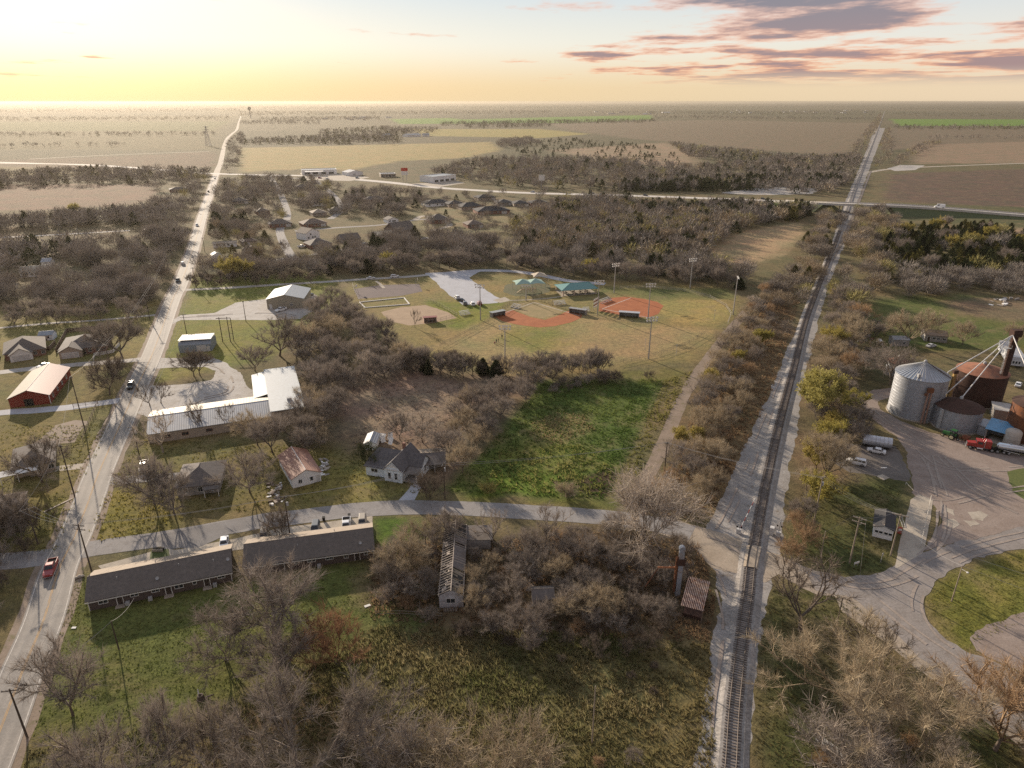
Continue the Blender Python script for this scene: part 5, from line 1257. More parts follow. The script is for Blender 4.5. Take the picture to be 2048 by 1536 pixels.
def small_west():
    t, L = base('metal_shed', 'small pale metal shed with rounded roof by the gravel loop', 'shed', (359, 706), (424, 702))
    W = 9.5
    prof = [(0, 0), (0, 3.0), (1.2, 4.0), (W / 2, 4.6), (W - 1.2, 4.0), (W, 3.0), (W, 0)]
    mb = MB(); n = len(prof); vs = [(0, y, z) for y, z in prof] + [(L, y, z) for y, z in prof]
    mb.add(vs, [tuple(range(n - 1, -1, -1)), tuple(range(n, 2 * n))] + [(k, k + 1, n + k + 1, n + k) for k in range(n - 1)])
    mb.build('shell', MET_BLUE, t)
    MB().box(-.12, L + .12, 1.0, W - 1.0, 4.62, 4.68).build('ridge_sheet', MET_WHITE, t)
    opening(t, 'f', L * .56, .02, 3.2, 2.5, L, W, 'garage', TRIM, DOOR_W).name = 'roller_door'
    opening(t, 'f', L * .86, .02, 1.0, 2.1, L, W, 'door')
    t, L = base('metal_workshop', 'large white metal workshop with pale gable roof on gravel', 'workshop', (535, 618), (609, 616))
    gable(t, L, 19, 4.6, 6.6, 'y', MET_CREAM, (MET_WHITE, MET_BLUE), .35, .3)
    opening(t, 'f', 1.2, .02, 1, 2.1, L, 19, 'door'); opening(t, 'f', L * .62, 1.4, 1.2, .9, L, 19)
    opening(t, 'l', 6, .02, 4, 3.6, L, 19, 'garage', TRIM, DOOR_W).name = 'roller_door'
    t, L = base('red_barn', 'red barn with faded red metal roof on the west side', 'barn', (21, 816), (102, 807))
    W = 25.5
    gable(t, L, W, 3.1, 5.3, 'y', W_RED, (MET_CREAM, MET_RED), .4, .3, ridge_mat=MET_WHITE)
    opening(t, 'f', L * .36, .02, 2.6, 2.4, L, W, 'garage', W_RED, DARKIN).name = 'barn_door'
    for k in range(4): opening(t, 'r', 3 + k * 5.5, 1.0, 1.2, 1.1, L, W)
    MB().box(L - .05, L + .12, -.12, .03, 0, 3.0).build('corner_board', TRIM, t)
    t, L = base('house', 'grey hip-roofed house with double garage west of the road', 'house', (122, 714), (212, 704))
    hip(t, L, 16, 2.7, 5.6, W_BRICK, SH_GREY, .5)
    walls_gable(t, 7.5, 3.0, 2.7, 4.6, 'y', W_TAN).location = (.2, -2.9, 0)
    rr = roof_gable(t, 7.5, 6.0, 2.7, 4.6, 'y', SH_GREY, .35, .3)
    for o in t.children:
        if o.name.startswith(('roof_slope', 'ridge_cap')): o.location = (.2, -2.9, 0)
    garage(t, 'f', .8, 5.6, 2.2, 7.5, 3, x0=.2, y0=-2.9)
    opening(t, 'f', L * .62, .9, 1.2, 1.3, L, 16); opening(t, 'f', L * .80, .9, 1.2, 1.3, L, 16); opening(t, 'f', L * .50, .02, 1, 2.1, L, 16, 'door', None, DOOR_D)
    MB().tube((L * .55, 6, 3), (L * .55, 6, 6.3), .3, n=6).build('chimney', W_BRICK, t)
    t, L = base('house', 'dark-roofed brick house with white gabled garage at the west edge', 'house', (12, 724), (62, 716))
    hip(t, L + 5, 16, 2.7, 6.2, W_BRICK, SH_DARK, .5, x0=0, y0=1)
    walls_gable(t, 7.0, 3.0, 2.7, 4.8, 'y', TRIM).location = (1.6, -1.9, 0)
    roof_gable(t, 7.0, 6.0, 2.7, 4.8, 'y', SH_DARK, .4, .3)
    for o in t.children:
        if o.name.startswith(('roof_slope', 'ridge_cap')): o.location = (1.6, -1.9, 0)
    garage(t, 'f', .9, 5.2, 2.2, 7, 3, x0=1.6, y0=-1.9)
    for f in (.7, .9): opening(t, 'f', (L + 5) * f, .9, 1.1, 1.2, L + 5, 16, y0=1)
    t, L = base('house', 'dark-roofed house cut by the west picture edge', 'house', (-70, 732), (-4, 722))
    hip(t, L, 14, 2.7, 5.4, W_BRICK, SH_DARK, .5); opening(t, 'f', L * .5, .9, 1.4, 1.2, L, 14)
    t, L = base('garden_shed', 'small pale blue shed with porch behind the dark-roofed house', 'shed', (79, 682), (107, 680))
    gable(t, L, 4.5, 2.3, 3.3, 'x', W_BLUE, MET_BLUE, .3, .2)
    for f in (.1, .55): opening(t, 'f', L * f, .9, 1.0, 1.0, L, 4.5)
    opening(t, 'f', L * .4, .02, .8, 1.9, L, 4.5, 'door', None, DOOR_D)
    t, L = base('house', 'brown hip-roofed house with white porch west of the road', 'house', (30, 958), (112, 940))
    hip(t, L, 13, 2.7, 5.2, W_TAN, SH_GREY, .5)
    MB().slab((-2.8, -2.6, 2.4), (5.5, -2.6, 2.4), (5.5, .2, 2.75), (-2.8, .2, 2.75), .12).build('porch_roof', TRIM, t)
    for x in (-2.6, 1, 5.2): MB().box(x, x + .14, -2.5, -2.36, 0, 2.35).build('porch_post', TRIM, t)
    for f in (.2, .6, .85): opening(t, 'f', L * f, .9, 1.2, 1.2, L, 13)
    for u in (3, 8): opening(t, 'r', u, .9, 1.4, 1.2, L, 13)
    t, L = base('cottage', 'grey hip-roofed cottage under trees by the street', 'house', (356, 994), (440, 984))
    hip(t, L, 11.5, 2.7, 5.4, W_GREY, SH_GREY, .55)
    for f in (.15, .5, .8): opening(t, 'f', L * f, .8, 1.0, 1.3, L, 11.5)
    MB().slab((L - 3.4, -2.2, 2.2), (L + .3, -2.2, 2.2), (L + .3, .1, 2.6), (L - 3.4, .1, 2.6), .12).build('porch_roof', SH_GREY, t)
    for x in (L - 3.2, L): MB().box(x, x + .14, -2.1, -1.96, 0, 2.15).build('porch_post', TRIM, t)
    t, L = base('small_house', 'small white house with rust-red gable roof', 'house', (586, 977), (643, 962))
    W = 14.0
    gable(t, L, W, 2.7, 4.4, 'y', W_WHITE, MET_RUST, .35, .3, ridge_mat=TRIM)
    opening(t, 'f', L * .22, 1.0, .8, 1.0, L, W); opening(t, 'f', L * .62, 1.0, .7, 1.0, L, W); opening(t, 'f', L * .84, .02, .8, 2.0, L, W, 'door')
    for u in (3, 8, 12): opening(t, 'l', u, 1.0, .9, 1.1, L, W)
    MB().tube((L * .45, 7, 3.8), (L * .45, 7, 5.0), .1, n=8).build('flue', AC_, t)
    t, L = base('house', 'brown-roofed house cut by the west picture edge below the drive', 'house', (-60, 1068), (32, 1052))
    hip(t, L, 11, 2.7, 5.0, W_GREY, SH_BROWN, .5); opening(t, 'f', L * .7, .9, 1.2, 1.2, L, 11)
small_west()

def victorian():
    t, L = base('victorian_house', 'pale blue gabled Victorian house with grey roof', 'house', (770, 961), (799, 966))
    L = 4.9
    W = 10.5
    gable(t, L, W, 3.6, 6.0, 'y', W_BLUE, SH_SLATE, .35, .35)
    opening(t, 'f', 1.1, .9, .7, 1.7, L, W); opening(t, 'f', 2.9, .9, .7, 1.7, L, W)
    MB().prism([(1.2, 4.2), (L - 1.2, 4.2), (L / 2, 5.2)], -.09, -.004).build('gable_panel', TRIM, t)
    MB().box(-.15, L + .15, -.3, -.003, 3.5, 3.66).build('gable_cornice', TRIM, t)
    r2 = MB(); x0, x1, y0, y1 = -6.0, -.003, 1.2, 8.2
    MB().box(x0, x1, y0, y1, -.05, 3.0).build('wing_wall', W_BLUE, t)
    MB().slab((x0 - .4, y0 - .5, 2.8), (.3, y0 - .5, 2.8), (.3, y0 + 2.3, 3.9), (x0 - .1, y0 + 2.3, 3.9), .12).build('porch_roof', SH_SLATE, t)
    MB().slab((x0 - .4, y0 + 2.2, 3.75), (L / 2, y0 + 2.2, 3.75), (L / 2, y0 + 5.2, 5.8), (x0 + 1.4, y0 + 5.2, 5.8), .12).build('wing_roof', SH_SLATE, t)
    MB().slab((L / 2, y1 + .4, 3.6), (x0 - .4, y1 + .4, 3.6), (x0 + 1.4, y0 + 5.2, 5.8), (L / 2, y0 + 5.2, 5.8), .12).build('wing_roof', SH_SLATE, t)
    MB().add([(x0 - .3, y0 + 2.2, 3.6), (x0 - .3, y1 + .3, 3.6), (x0 + 1.4, y0 + 5.2, 5.75)], [(0, 2, 1)]).build('roof_hip', SH_SLATE, t)
    opening(t, 'f', 1.6, 1.3, 1.8, .9, 6, 7, x0=x0, y0=y0); opening(t, 'l', 2.5, 1.0, .9, 1.3, 6, 7, x0=x0, y0=y0)
    x0 = L + .003; MB().box(x0, x0 + 3.6, 4.0, 8.6, -.05, 3.5).build('cross_wall', W_BLUE, t)
    MB().add([(x0 + 3.61, 4.0, 3.5), (x0 + 3.61, 8.6, 3.5), (x0 + 3.61, 6.3, 5.7)], [(0, 1, 2)]).build('cross_gable', W_BLUE, t)
    MB().slab((x0 - 2.4, 3.7, 3.25), (x0 + 3.95, 3.7, 3.25), (x0 + 3.95, 6.3, 5.8), (x0 - 2.4, 6.3, 5.8), .12).build('cross_roof', SH_SLATE, t)
    MB().slab((x0 + 3.95, 8.9, 3.25), (x0 - 2.4, 8.9, 3.25), (x0 - 2.4, 6.3, 5.8), (x0 + 3.95, 6.3, 5.8), .12).build('cross_roof', SH_SLATE, t)
    opening(t, 'r', 1.7, 1.0, 1.0, 1.7, 3.6, 4.6, x0=x0, y0=4.0)
    MB().slab((x0 - .1, .6, 2.7), (x0 + 3.9, .6, 2.7), (x0 + 3.9, 3.95, 3.2), (x0 - .1, 3.95, 3.2), .12).build('porch_roof', SH_GREY, t)
    MB().box(x0, x0 + 3.6, .8, 3.98, -.02, .4).build('porch_floor', W_GREY, t)
    for x, y in ((x0 + .2, .8), (x0 + 3.5, .8), (x0 + 3.5, 3.6)): MB().box(x, x + .16, y, y + .16, .4, 2.7).build('porch_post', TRIM, t)
    opening(t, 'f', x0 + 1.2, .4, .95, 2.1, 4, 4, 'door', None, DOOR_D, y0=4.0)
    MB().box(1.7, 2.4, 7.4, 8.1, 5.2, 7.4).build('chimney', W_BRICK, t)
    t, L = base('carport', 'low grey-roofed carport beside the pale blue house', 'carport', (826, 948), (892, 944))
    W = 8.5
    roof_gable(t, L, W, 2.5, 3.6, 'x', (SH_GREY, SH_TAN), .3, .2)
    MB().box(.3, 3.4, 2, W, -.05, 2.5).build('back_wall', W_GREY, t)
    for x in (.1, L * .33, L * .66, L - .2):
        for y in (.1, W - .2): MB().box(x, x + .12, y, y + .12, -.02, 2.5).build('post', TRIM, t)
    t, L = base('white_shed', 'collapsing whitish shed behind the pale blue house', 'shed', (729, 900), (742, 900))
    gable(t, L + 1.5, 6, 2.0, 2.7, 'y', W_WHITE, MET_WHITE, .2, .2)
    opening(t, 'f', .6, .8, .7, .9, L + 1.5, 6)
    rs = random.Random(4)
    for k in range(7):
        a = at(758 + rs.uniform(-3, 22), 884 + rs.uniform(-8, 8)); h = rs.uniform(.8, 2.0); rz = rs.uniform(-.6, .6)
        mb = MB().slab((0, 0, .1), (1.3, 0, .1), (1.3, 1.2, h), (0, 1.2, h), .06)
        tag(mb.build('scrap_sheet', W_WHITE, None, False, (a.x, a.y, 0), rz), 'tilted whitish scrap sheet in the heap behind the blue house', 'scrap', 'scrap heap behind the blue house')
victorian()

def derelict():
    t, L = base('derelict_house', 'long roofless derelict house swallowed by brush', 'derelict house', (879, 1216), (915, 1215))
    L = 4.6; W = 23.5; e, r = 2.9, 4.1
    t.rotation_euler.z = R(2)
    walls_gable(t, L, W, e, r, 'y', M('siding_grey_white', (0.55, 0.55, 0.56), (0.38, 0.37, 0.38), scale=1, stain=(.25, .22, .2)))
    opening(t, 'f', 1.4, 1.2, 1.6, 1.0, L, W)
    BEAM = M('old_beam', (0.40, 0.34, 0.28), (0.24, 0.20, 0.17), scale=2)
    MB().box(L / 2 - .09, L / 2 + .09, -.3, W + .2, r - .02, r + .2).build('ridge_beam', BEAM, t)
    for x in (-.12, L - .02): MB().box(x, x + .14, -.2, W + .1, e - .02, e + .12).build('wall_plate', BEAM, t)
    rs = random.Random(2)
    y = .1
    while y < W:
        MB().slab((-.25, y, e + .02), (-.25, y + .1, e + .02), (L / 2, y + .1, r + .08), (L / 2, y, r + .08), .12).build('rafter', BEAM, t)
        if rs.random() < .55: MB().slab((L + .2, y + .1, e + .02), (L + .2, y, e + .02), (L / 2, y, r + .08), (L / 2, y + .1, r + .08), .12).build('rafter', BEAM, t)
        y += .82
    MB().box(.02, L - .02, .1, W - .1, e - .12, e - .04).build('attic_floor', M('attic', (0.05, 0.045, 0.042), (0.03, .027, .025), scale=2), t)
    for k in range(26):
        y = rs.uniform(0, W - 1); x = rs.uniform(-.1, L / 2 - .5); w = rs.uniform(.2, .7); s = (r - e) / (L / 2 + .25)
        z = e + (x + .25) * s + .10
        MB().slab((x, y, z), (x + w, y, z + w * s), (x + w, y + rs.uniform(.5, 1.4), z + w * s), (x, y + .9, z), .04).build('roof_board', SH_GREY if rs.random() < .6 else BEAM, t)
    z = lambda x: r - (x - L / 2) * (r - e) / (L / 2)
    for y0, y1 in ((7, 14.5), (16, 18)): MB().slab((L + .2, y0, z(L) + .1), (L + .2, y1, z(L) + .1), (L / 2 + .1, y1, r + .14), (L / 2 + .1, y0, r + .14), .06).build('roof_sheet', SH_GREY, t)
    MB().box(L + .003, L + 5.4, W - 5.2, W - .4, -.05, 2.5).build('wing_wall', W_GREY, t)
    MB().slab((L + .1, W - 5.4, 2.62), (L + 5.8, W - 5.4, 2.62), (L + 5.8, W - .2, 2.9), (L + .1, W - .2, 2.9), .12).build('wing_roof', SH_GREY, t)
    for k in range(9): MB().box(.9 + k * .3, 1.0 + k * .3, -1.3, -.4, .02, .35).build('step_slat', BEAM, t)
    t, L = base('ruined_shed', 'dark collapsed shed hidden in the brush', 'shed', (1066, 1215), (1108, 1213))
    gable(t, L, 3.6, 1.9, 2.8, 'x', W_GREY, SH_GREY, .25, .2)
    opening(t, 'f', .8, .2, 1.0, 1.4, L, 3.6, 'garage', W_GREY, DARKIN).name = 'door'
    opening(t, 'f', 2.3, .8, .8, .7, L, 3.6, pm=DARKIN, fm=W_GREY)
derelict()

GALV = M_rib('galvanised', (0.40, 0.41, 0.43), (0.29, 0.29, 0.30), .11, 'Z', rough=.5, metal=.5, depth=.02, smin=.5, smax=.75)
GALV_R = M_rib('galvanised_roof', (0.40, 0.42, 0.45), (0.30, 0.30, 0.31), .5, 'X', rough=.42, metal=.5, depth=0.0, smin=.5, smax=.8)
RUST = M('rusty_iron', (0.22, 0.085, 0.035), (0.12, 0.05, 0.028), scale=.8, stain=(0.07, 0.04, 0.03), sscale=.5, rough=.9, vscale=(1, 1, .3))
RUST_RED = M('rusty_roof_red', (0.30, 0.13, 0.075), (0.20, 0.085, 0.05), scale=.6, rough=.85, stain=(.13, .08, .06), sscale=.4)
RUST_DK = M('dark_rust', (0.075, 0.038, 0.028), (0.045, 0.026, 0.02), scale=.7, rough=.95)
PIPE = M('pipe_white', (0.66, 0.64, 0.60), (0.5, 0.48, 0.45), scale=2, rough=.5)
def silo(label, px, py, r, h, hr, wall, roof, ribs=36, name='grain_bin', ladder=True):
    g = at(px, py); g = g + g.normalized() * r; c = (g.x, g.y, 0)
    t = thing(name, label, 'grain bin', c)
    MB().lathe([(r + .35, -.02), (r + .35, .35), (r + .05, .36)], 48).build('base_ring', CONC, t)
    prof = []
    n = int(h / .9)
    for k in range(n + 1): prof += [(r, .3 + (h - .3) * k / n), (r + .035, .3 + (h - .3) * min(k + .05, n) / n)]
    MB().lathe([(r, .3), (r, h)], 56).build('shell', wall, t, True)
    for k in range(1, n): MB().lathe([(r + .003, h * k / n - .04), (r + .045, h * k / n), (r + .003, h * k / n + .04)], 56).build('band', wall, t, True)
    rr = MB().lathe([(r + .25, h - .12), (r + .25, h - .02), (.45, h + hr)], 56).build('roof', roof, t)
    mb = MB()
    for k in range(ribs):
        a = 2 * math.pi * k / ribs
        mb.tube((math.cos(a) * (r + .24), math.sin(a) * (r + .24), h), (math.cos(a) * .5, math.sin(a) * .5, h + hr + .05), .11, .06, 4)
    mb.build('roof_ribs', AC_, rr)
    MB().lathe([(.5, h + hr - .1), (.5, h + hr + .5), (.2, h + hr + .8), (.001, h + hr + .8)], 14).build('roof_cap', AC_, t)
    if ladder:
        a = -1.2; mb = MB()
        for da in (-.02, .03): mb.tube(((r + .2) * math.cos(a + da), (r + .2) * math.sin(a + da), .2), ((r + .2) * math.cos(a + da), (r + .2) * math.sin(a + da), h), .04, n=4)
        for k in range(int(h / .4)): mb.tube(((r + .2) * math.cos(a - .02), (r + .2) * math.sin(a - .02), .4 + k * .4), ((r + .2) * math.cos(a + .03), (r + .2) * math.sin(a + .03), .4 + k * .4), .025, n=4)
        mb.build('ladder', AC_, t)
    return t, c
def grain_yard():
    t1, c1 = silo('large galvanised grain bin with ribbed conical roof', 1822, 842, 7.3, 13.2, 3.6, GALV, GALV_R, 44)
    MB().tube((c1[0] * 0 + 5.5, -5.2, 13.6), (0.4, -.3, 16.9), .12, n=5).build('roof_stair', RUST_DK, t1)
    MB().box(-4.4, -3.7, -5.2, -4.4, 13.9, 14.9).build('roof_hatch', AC_, t1)
    t2, c2 = silo('squat galvanised grain bin with dark rusty roof', 1904, 866, 6.3, 6.6, 2.2, GALV, RUST_DK, 0)
    MB().box(-6.5, -5.9, -2.6, -1.6, .3, 6.4).build('downspout', AC_, t2)
    t3, c3 = silo('wide rust-red grain bin behind the elevator', 1945, 815, 7.2, 10.5, 2.2, RUST_DK, RUST_RED, 0, ladder=False)
    t4, c4 = silo('streaked rusty grain bin cut by the east picture edge', 2050, 892, 6.0, 11, 2.0, RUST, RUST_DK, 0)
    silo('small orange-roofed bin behind the large bin', 1790, 755, 3.6, 5.0, 1.6, GALV, RUST_RED, 0, ladder=False)
    g = at(1975, 818); ex, ey = c3[0] + 3.2, c3[1] - 5.0; H_ = 23.5
    t = thing('grain_elevator', 'dark rusty grain elevator leg with white spouts', 'grain elevator', (ex, ey, 0))
    MB().box(-.8, .8, -.6, .6, -.05, H_).build('leg_casing', RUST_DK, t)
    MB().box(-1.3, 1.3, -1.0, 1.0, H_, H_ + 2.2).build('head', RUST_DK, t)
    MB().tube((-1.35, 0, H_ + 1.1), (1.35, 0, H_ + 1.1), 1.15, n=16).build('head_pulley', RUST_DK, t)
    mb = MB()
    for k in range(40): mb.box(-1.3, -.85, -.2, .2, 2 + k * .5, 2.05 + k * .5)
    for y in (-.22, .2): mb.box(-1.34, -1.28, y, y + .04, 1, H_)
    mb.build('ladder', AC_, t)
    MB().box(-3.2, -.9, -1.3, 1.3, H_ - 3.6, H_ - 3.5).build('platform', AC_, t)
    for y in (-1.3, 1.25):
        mb = MB().box(-3.2, -.9, y, y + .05, H_ - 2.6, H_ - 2.55)
        for x in (-3.2, -2, -.95): mb.box(x, x + .05, y, y + .05, H_ - 3.5, H_ - 2.6)
        mb.build('railing', AC_, t)
    p0 = Vector((-1.3, -.6, H_ + .6))
    def loc(p): return Vector(p) - Vector((ex, ey, 0))
    for q in ((c1[0] + 6.6, c1[1] - 1.5, 14.2), (c2[0] - 8.6, c2[1] + 1.2, 4.3), (c2[0] + .3, c2[1] + .3, 9.0), (c4[0] - .5, c4[1] + .2, 13.1)):
        q = loc(q); MB().tube(p0, q, .16, .16, 8).tube(q, q + Vector((0, 0, -.7)), .16, .2, 8).build('spout', PIPE, t)
    a = (c1[0] + 9.2, c1[1] - 1.0)
    t = thing('auger_leg', 'slim yellowish leg between the two bins', 'grain elevator', (a[0], a[1], 0))
    MB().box(-.45, .45, -.35, .35, -.02, 13.6).build('casing', M('old_yellow', (0.42, 0.27, 0.09), (0.28, 0.17, 0.07), scale=.6, stain=(.15, .08, .04)), t)
    MB().box(-.7, .7, -.5, .5, 13.6, 14.6).build('head', RUST_DK, t)
    p = at(1842, 846)
    t = thing('auger_leg', 'rusty twin-post leg standing before the large bin', 'grain elevator', (p.x, p.y - .5, 0))
    for x, m in ((-.65, RUST), (.35, RUST)): MB().box(x, x + .4, -.2, .2, -.02, 10.2).build('leg_casing', M('pinkish_rust', (.34, .22, .17), (.24, .14, .1), scale=1), t)
    MB().box(-.8, .9, -.4, .4, 10.2, 11.6).build('head', RUST, t)
    MB().box(-1.3, -.7, -.3, .3, 9.2, 10.0).build('motor', RUST, t)
    mb = MB()
    for k in range(18): mb.box(1.2, 1.6, -.1, .1, .5 + k * .5, .56 + k * .5)
    for x in (1.16, 1.6): mb.box(x, x + .05, -.1, .1, 0, 9.6)
    mb.build('ladder', AC_, t)
    t, L = base('blue_shed', 'open shed with bright blue metal roof between the bins', 'shed', (1968, 878), (2012, 890))
    MB().slab((-.4, -.4, 3.4), (L + .2, -.4, 3.4), (L + .2, 6.2, 4.6), (-.4, 6.2, 4.6), .1).build('roof', MET_SKY, t)
    MB().box(0, L, 5.6, 5.8, -.02, 4.3).build('back_wall', W_GREY, t); MB().box(-.1, .1, 0, 5.6, -.02, 3.4).build('side_wall', W_GREY, t)
    for x in (.1, L - .3): MB().box(x, x + .2, 0, .2, -.02, 3.3).build('post', FENCE_W, t)
    MB().box(.8, L - .4, -1.6, 3.0, .02, .25).build('loading_slab', CONC, t)
    t, L = base('flat_shed', 'low shed with pale flat roof behind the blue shed', 'shed', (1985, 838), (2030, 845))
    MB().box(0, L, 0, 6, -.02, 3.2).build('wall', W_GREY, t); MB().slab((-.3, -.3, 3.3), (L + .3, -.3, 3.3), (L + .3, 6.3, 3.5), (-.3, 6.3, 3.5), .14).build('roof', M('roof_pale', (.50, .48, .44), (.38, .36, .33), scale=1), t)
    t, L = base('lean_to', 'grey metal lean-to against the squat bin', 'shed', (1952, 868), (1972, 874))
    MB().box(0, L, 0, 4.5, -.02, 3.0).build('wall', GALV, t); MB().slab((-.2, -.2, 3.0), (L + .2, -.2, 3.0), (L + .2, 4.7, 3.6), (-.2, 4.7, 3.6), .08).build('roof', GALV_R, t)
    g = at(2030, 897); t = thing('fuel_tank', 'upright cream storage tank beside the red truck', 'tank', (g.x, g.y + 2.0, 0))
    MB().lathe([(2.0, -.02), (2.0, 4.3), (1.6, 4.75), (.8, 5.0), (.001, 5.05)], 28).build('shell', M('tank_cream', (.50, .44, .37), (.40, .34, .28), scale=.5), t, True)
    MB().lathe([(.35, 5.0), (.35, 5.25), (.001, 5.25)], 12).build('hatch', AC_, t)
    for k in range(1, 4): MB().lathe([(2.003, k * 1.1 - .04), (2.04, k * 1.1), (2.003, k * 1.1 + .04)], 28).build('band', W_TAN, t)
    t, L = base('scale_office', 'small white office with strip windows beside the scale', 'office', (1744, 1072), (1783, 1082))
    W = 7.5
    gable(t, L, W, 2.6, 3.3, 'y', W_WHITE, SH_BLACK, .3, .25)
    MB().slab((-.33, .8, 2.62), (-.33, -.28, 2.62), (L * .5, -.28, 3.50), (L * .5, 3.2, 3.50), .05).build('roof_patch', SH_TAN, t)
    for f in (.08, .30, .56, .78): opening(t, 'f', L * f, 1.25, L * .17, .55, L, W)
    opening(t, 'r', 2, .02, .9, 2, L, W, 'door'); opening(t, 'l', 3, 1, 1.2, 1, L, W)
    mb = MB()
    for x in (-.06, .5): mb.tube((x, 0, 0), (x, 5.2, .15), .04, n=5)
    for k in range(12): mb.tube((-.06, k * .44 + .1, .02 + k * .012), (.5, k * .44 + .1, .02 + k * .012), .03, n=5)
    p = at(1806, 1055); o = mb.build('ladder', AC_, None, False, (p.x, p.y, .1), R(-18)); tag(o, 'aluminium ladder lying beside the scale drive', 'ladder')
    t, L = base('white_cabin', 'small whitish cabin north of the big grain bin', 'shed', (1786, 692), (1817, 693)); gable(t, L, 5, 2.6, 3.4, 'x', W_GREY, MET_WHITE, .2, .2); opening(t, 'f', L * .6, 1, .9, .9, L, 5)
    t, L = base('long_shed', 'long shed with brown roof among junk cars', 'shed', (1848, 682), (1893, 686)); gable(t, L, 7, 2.7, 3.9, 'x', W_GREY, SH_BROWN, .3, .2)
    for f in (.35, .55, .8): opening(t, 'f', L * f, 1, 1, .9, L, 7)
    opening(t, 'f', L * .12, .02, 1, 2, L, 7, 'door', None, DOOR_D)
    t, L = base('white_trailer', 'long white box trailer parked in the grass at the east edge', 'trailer', (2014, 734), (2046, 738))
    MB().box(0, L, 0, 20, .9, 4.0).build('body', M('trailer_white', (.66, .67, .68), (.5, .51, .53), scale=.6, stain=(.36, .36, .36)), t)
    MB().slab((-.1, -.1, 4.12), (L + .1, -.1, 4.12), (L + .1, 20.1, 4.12), (-.1, 20.1, 4.12), .1).build('roof', MET_WHITE, t)
    for y in (2.5, 4, 15, 16.5):
        for x in (-.1, L - .2): MB().tube((x, y, .5), (x + .3, y, .5), .5, n=14).build('wheel', DARKIN, t)
    for k in range(4): opening(t, 'f', .3 + k * .9, 1.6, .6, 1.0, L, 20)
grain_yard()

def old_loader():
    p = at(1354, 1190)
    t = thing('old_loader_leg', 'tall derelict metal loader leg in the brush by the crossing', 'grain elevator', (p.x, p.y, 0))
    BL = M('grey_sheet', (.34, .36, .39), (.25, .26, .28), scale=1, stain=(.25, .16, .1))
    h = 11.0
    MB().box(-.45, .45, -.4, .4, -.02, h).build('leg_casing', BL, t); MB().box(-.75, .75, -.6, .6, h - 3.6, h - 2.2).build('drive_housing', RUST_DK, t)
    MB().tube((0, -.45, h), (0, .45, h), .6, n=14).build('head', BL, t)
    MB().box(-.95, -.55, -.3, .3, 1, h - 2).build('side_leg', RUST, t)
    MB().box(-4.3, -.9, -.12, .12, h - 4.5, h - 4.2).build('boom', M('orange_rust', (.42, .19, .09), (.30, .12, .06), scale=1), t)
    MB().tube((-4.2, 0, h - 4.4), (-6.8, -1.5, 3.2), .1, n=5).build('stay', RUST, t); MB().tube((.8, 0, h - 4), (3.8, -3.5, .1), .07, n=5).build('stay', RUST_DK, t); MB().tube((-.9, 0, 6), (-2.5, .5, 8.6), .06, n=5).build('stay', RUST, t)
    t, L = base('slatted_shelter', 'rusty shelter with bare slatted roof beside the railway gravel', 'shelter', (1362, 1235), (1402, 1246))
    W = 6.8
    for x in (0, L):
        for y in (0, W): MB().box(x - .1, x + .1, y - .1, y + .1, -.02, 3.0 if y == 0 else 4.0).build('post', FENCE_W, t)
    for y, z in ((0, 3.0), (W / 2, 3.5), (W, 4.0)): MB().box(-.3, L + .3, y - .07, y + .07, z, z + .16).build('purlin', FENCE_W, t)
    SL = M('slat_pink', (.52, .40, .34), (.36, .22, .16), scale=1.4, stain=(.26, .12, .07), sscale=1)
    n = 13
    for k in range(n):
        x = -.25 + (L + .5) * k / n; w = (L + .5) / n * .55
        MB().slab((x, -.4, 3.13), (x + w, -.4, 3.13), (x + w, W + .4, 4.30), (x, W + .4, 4.30), .05).build('slat', SL, t)
    MB().box(.2, L - .2, .5, W - .4, .0, .8).build('rust_bin', RUST_DK, t)
old_loader()

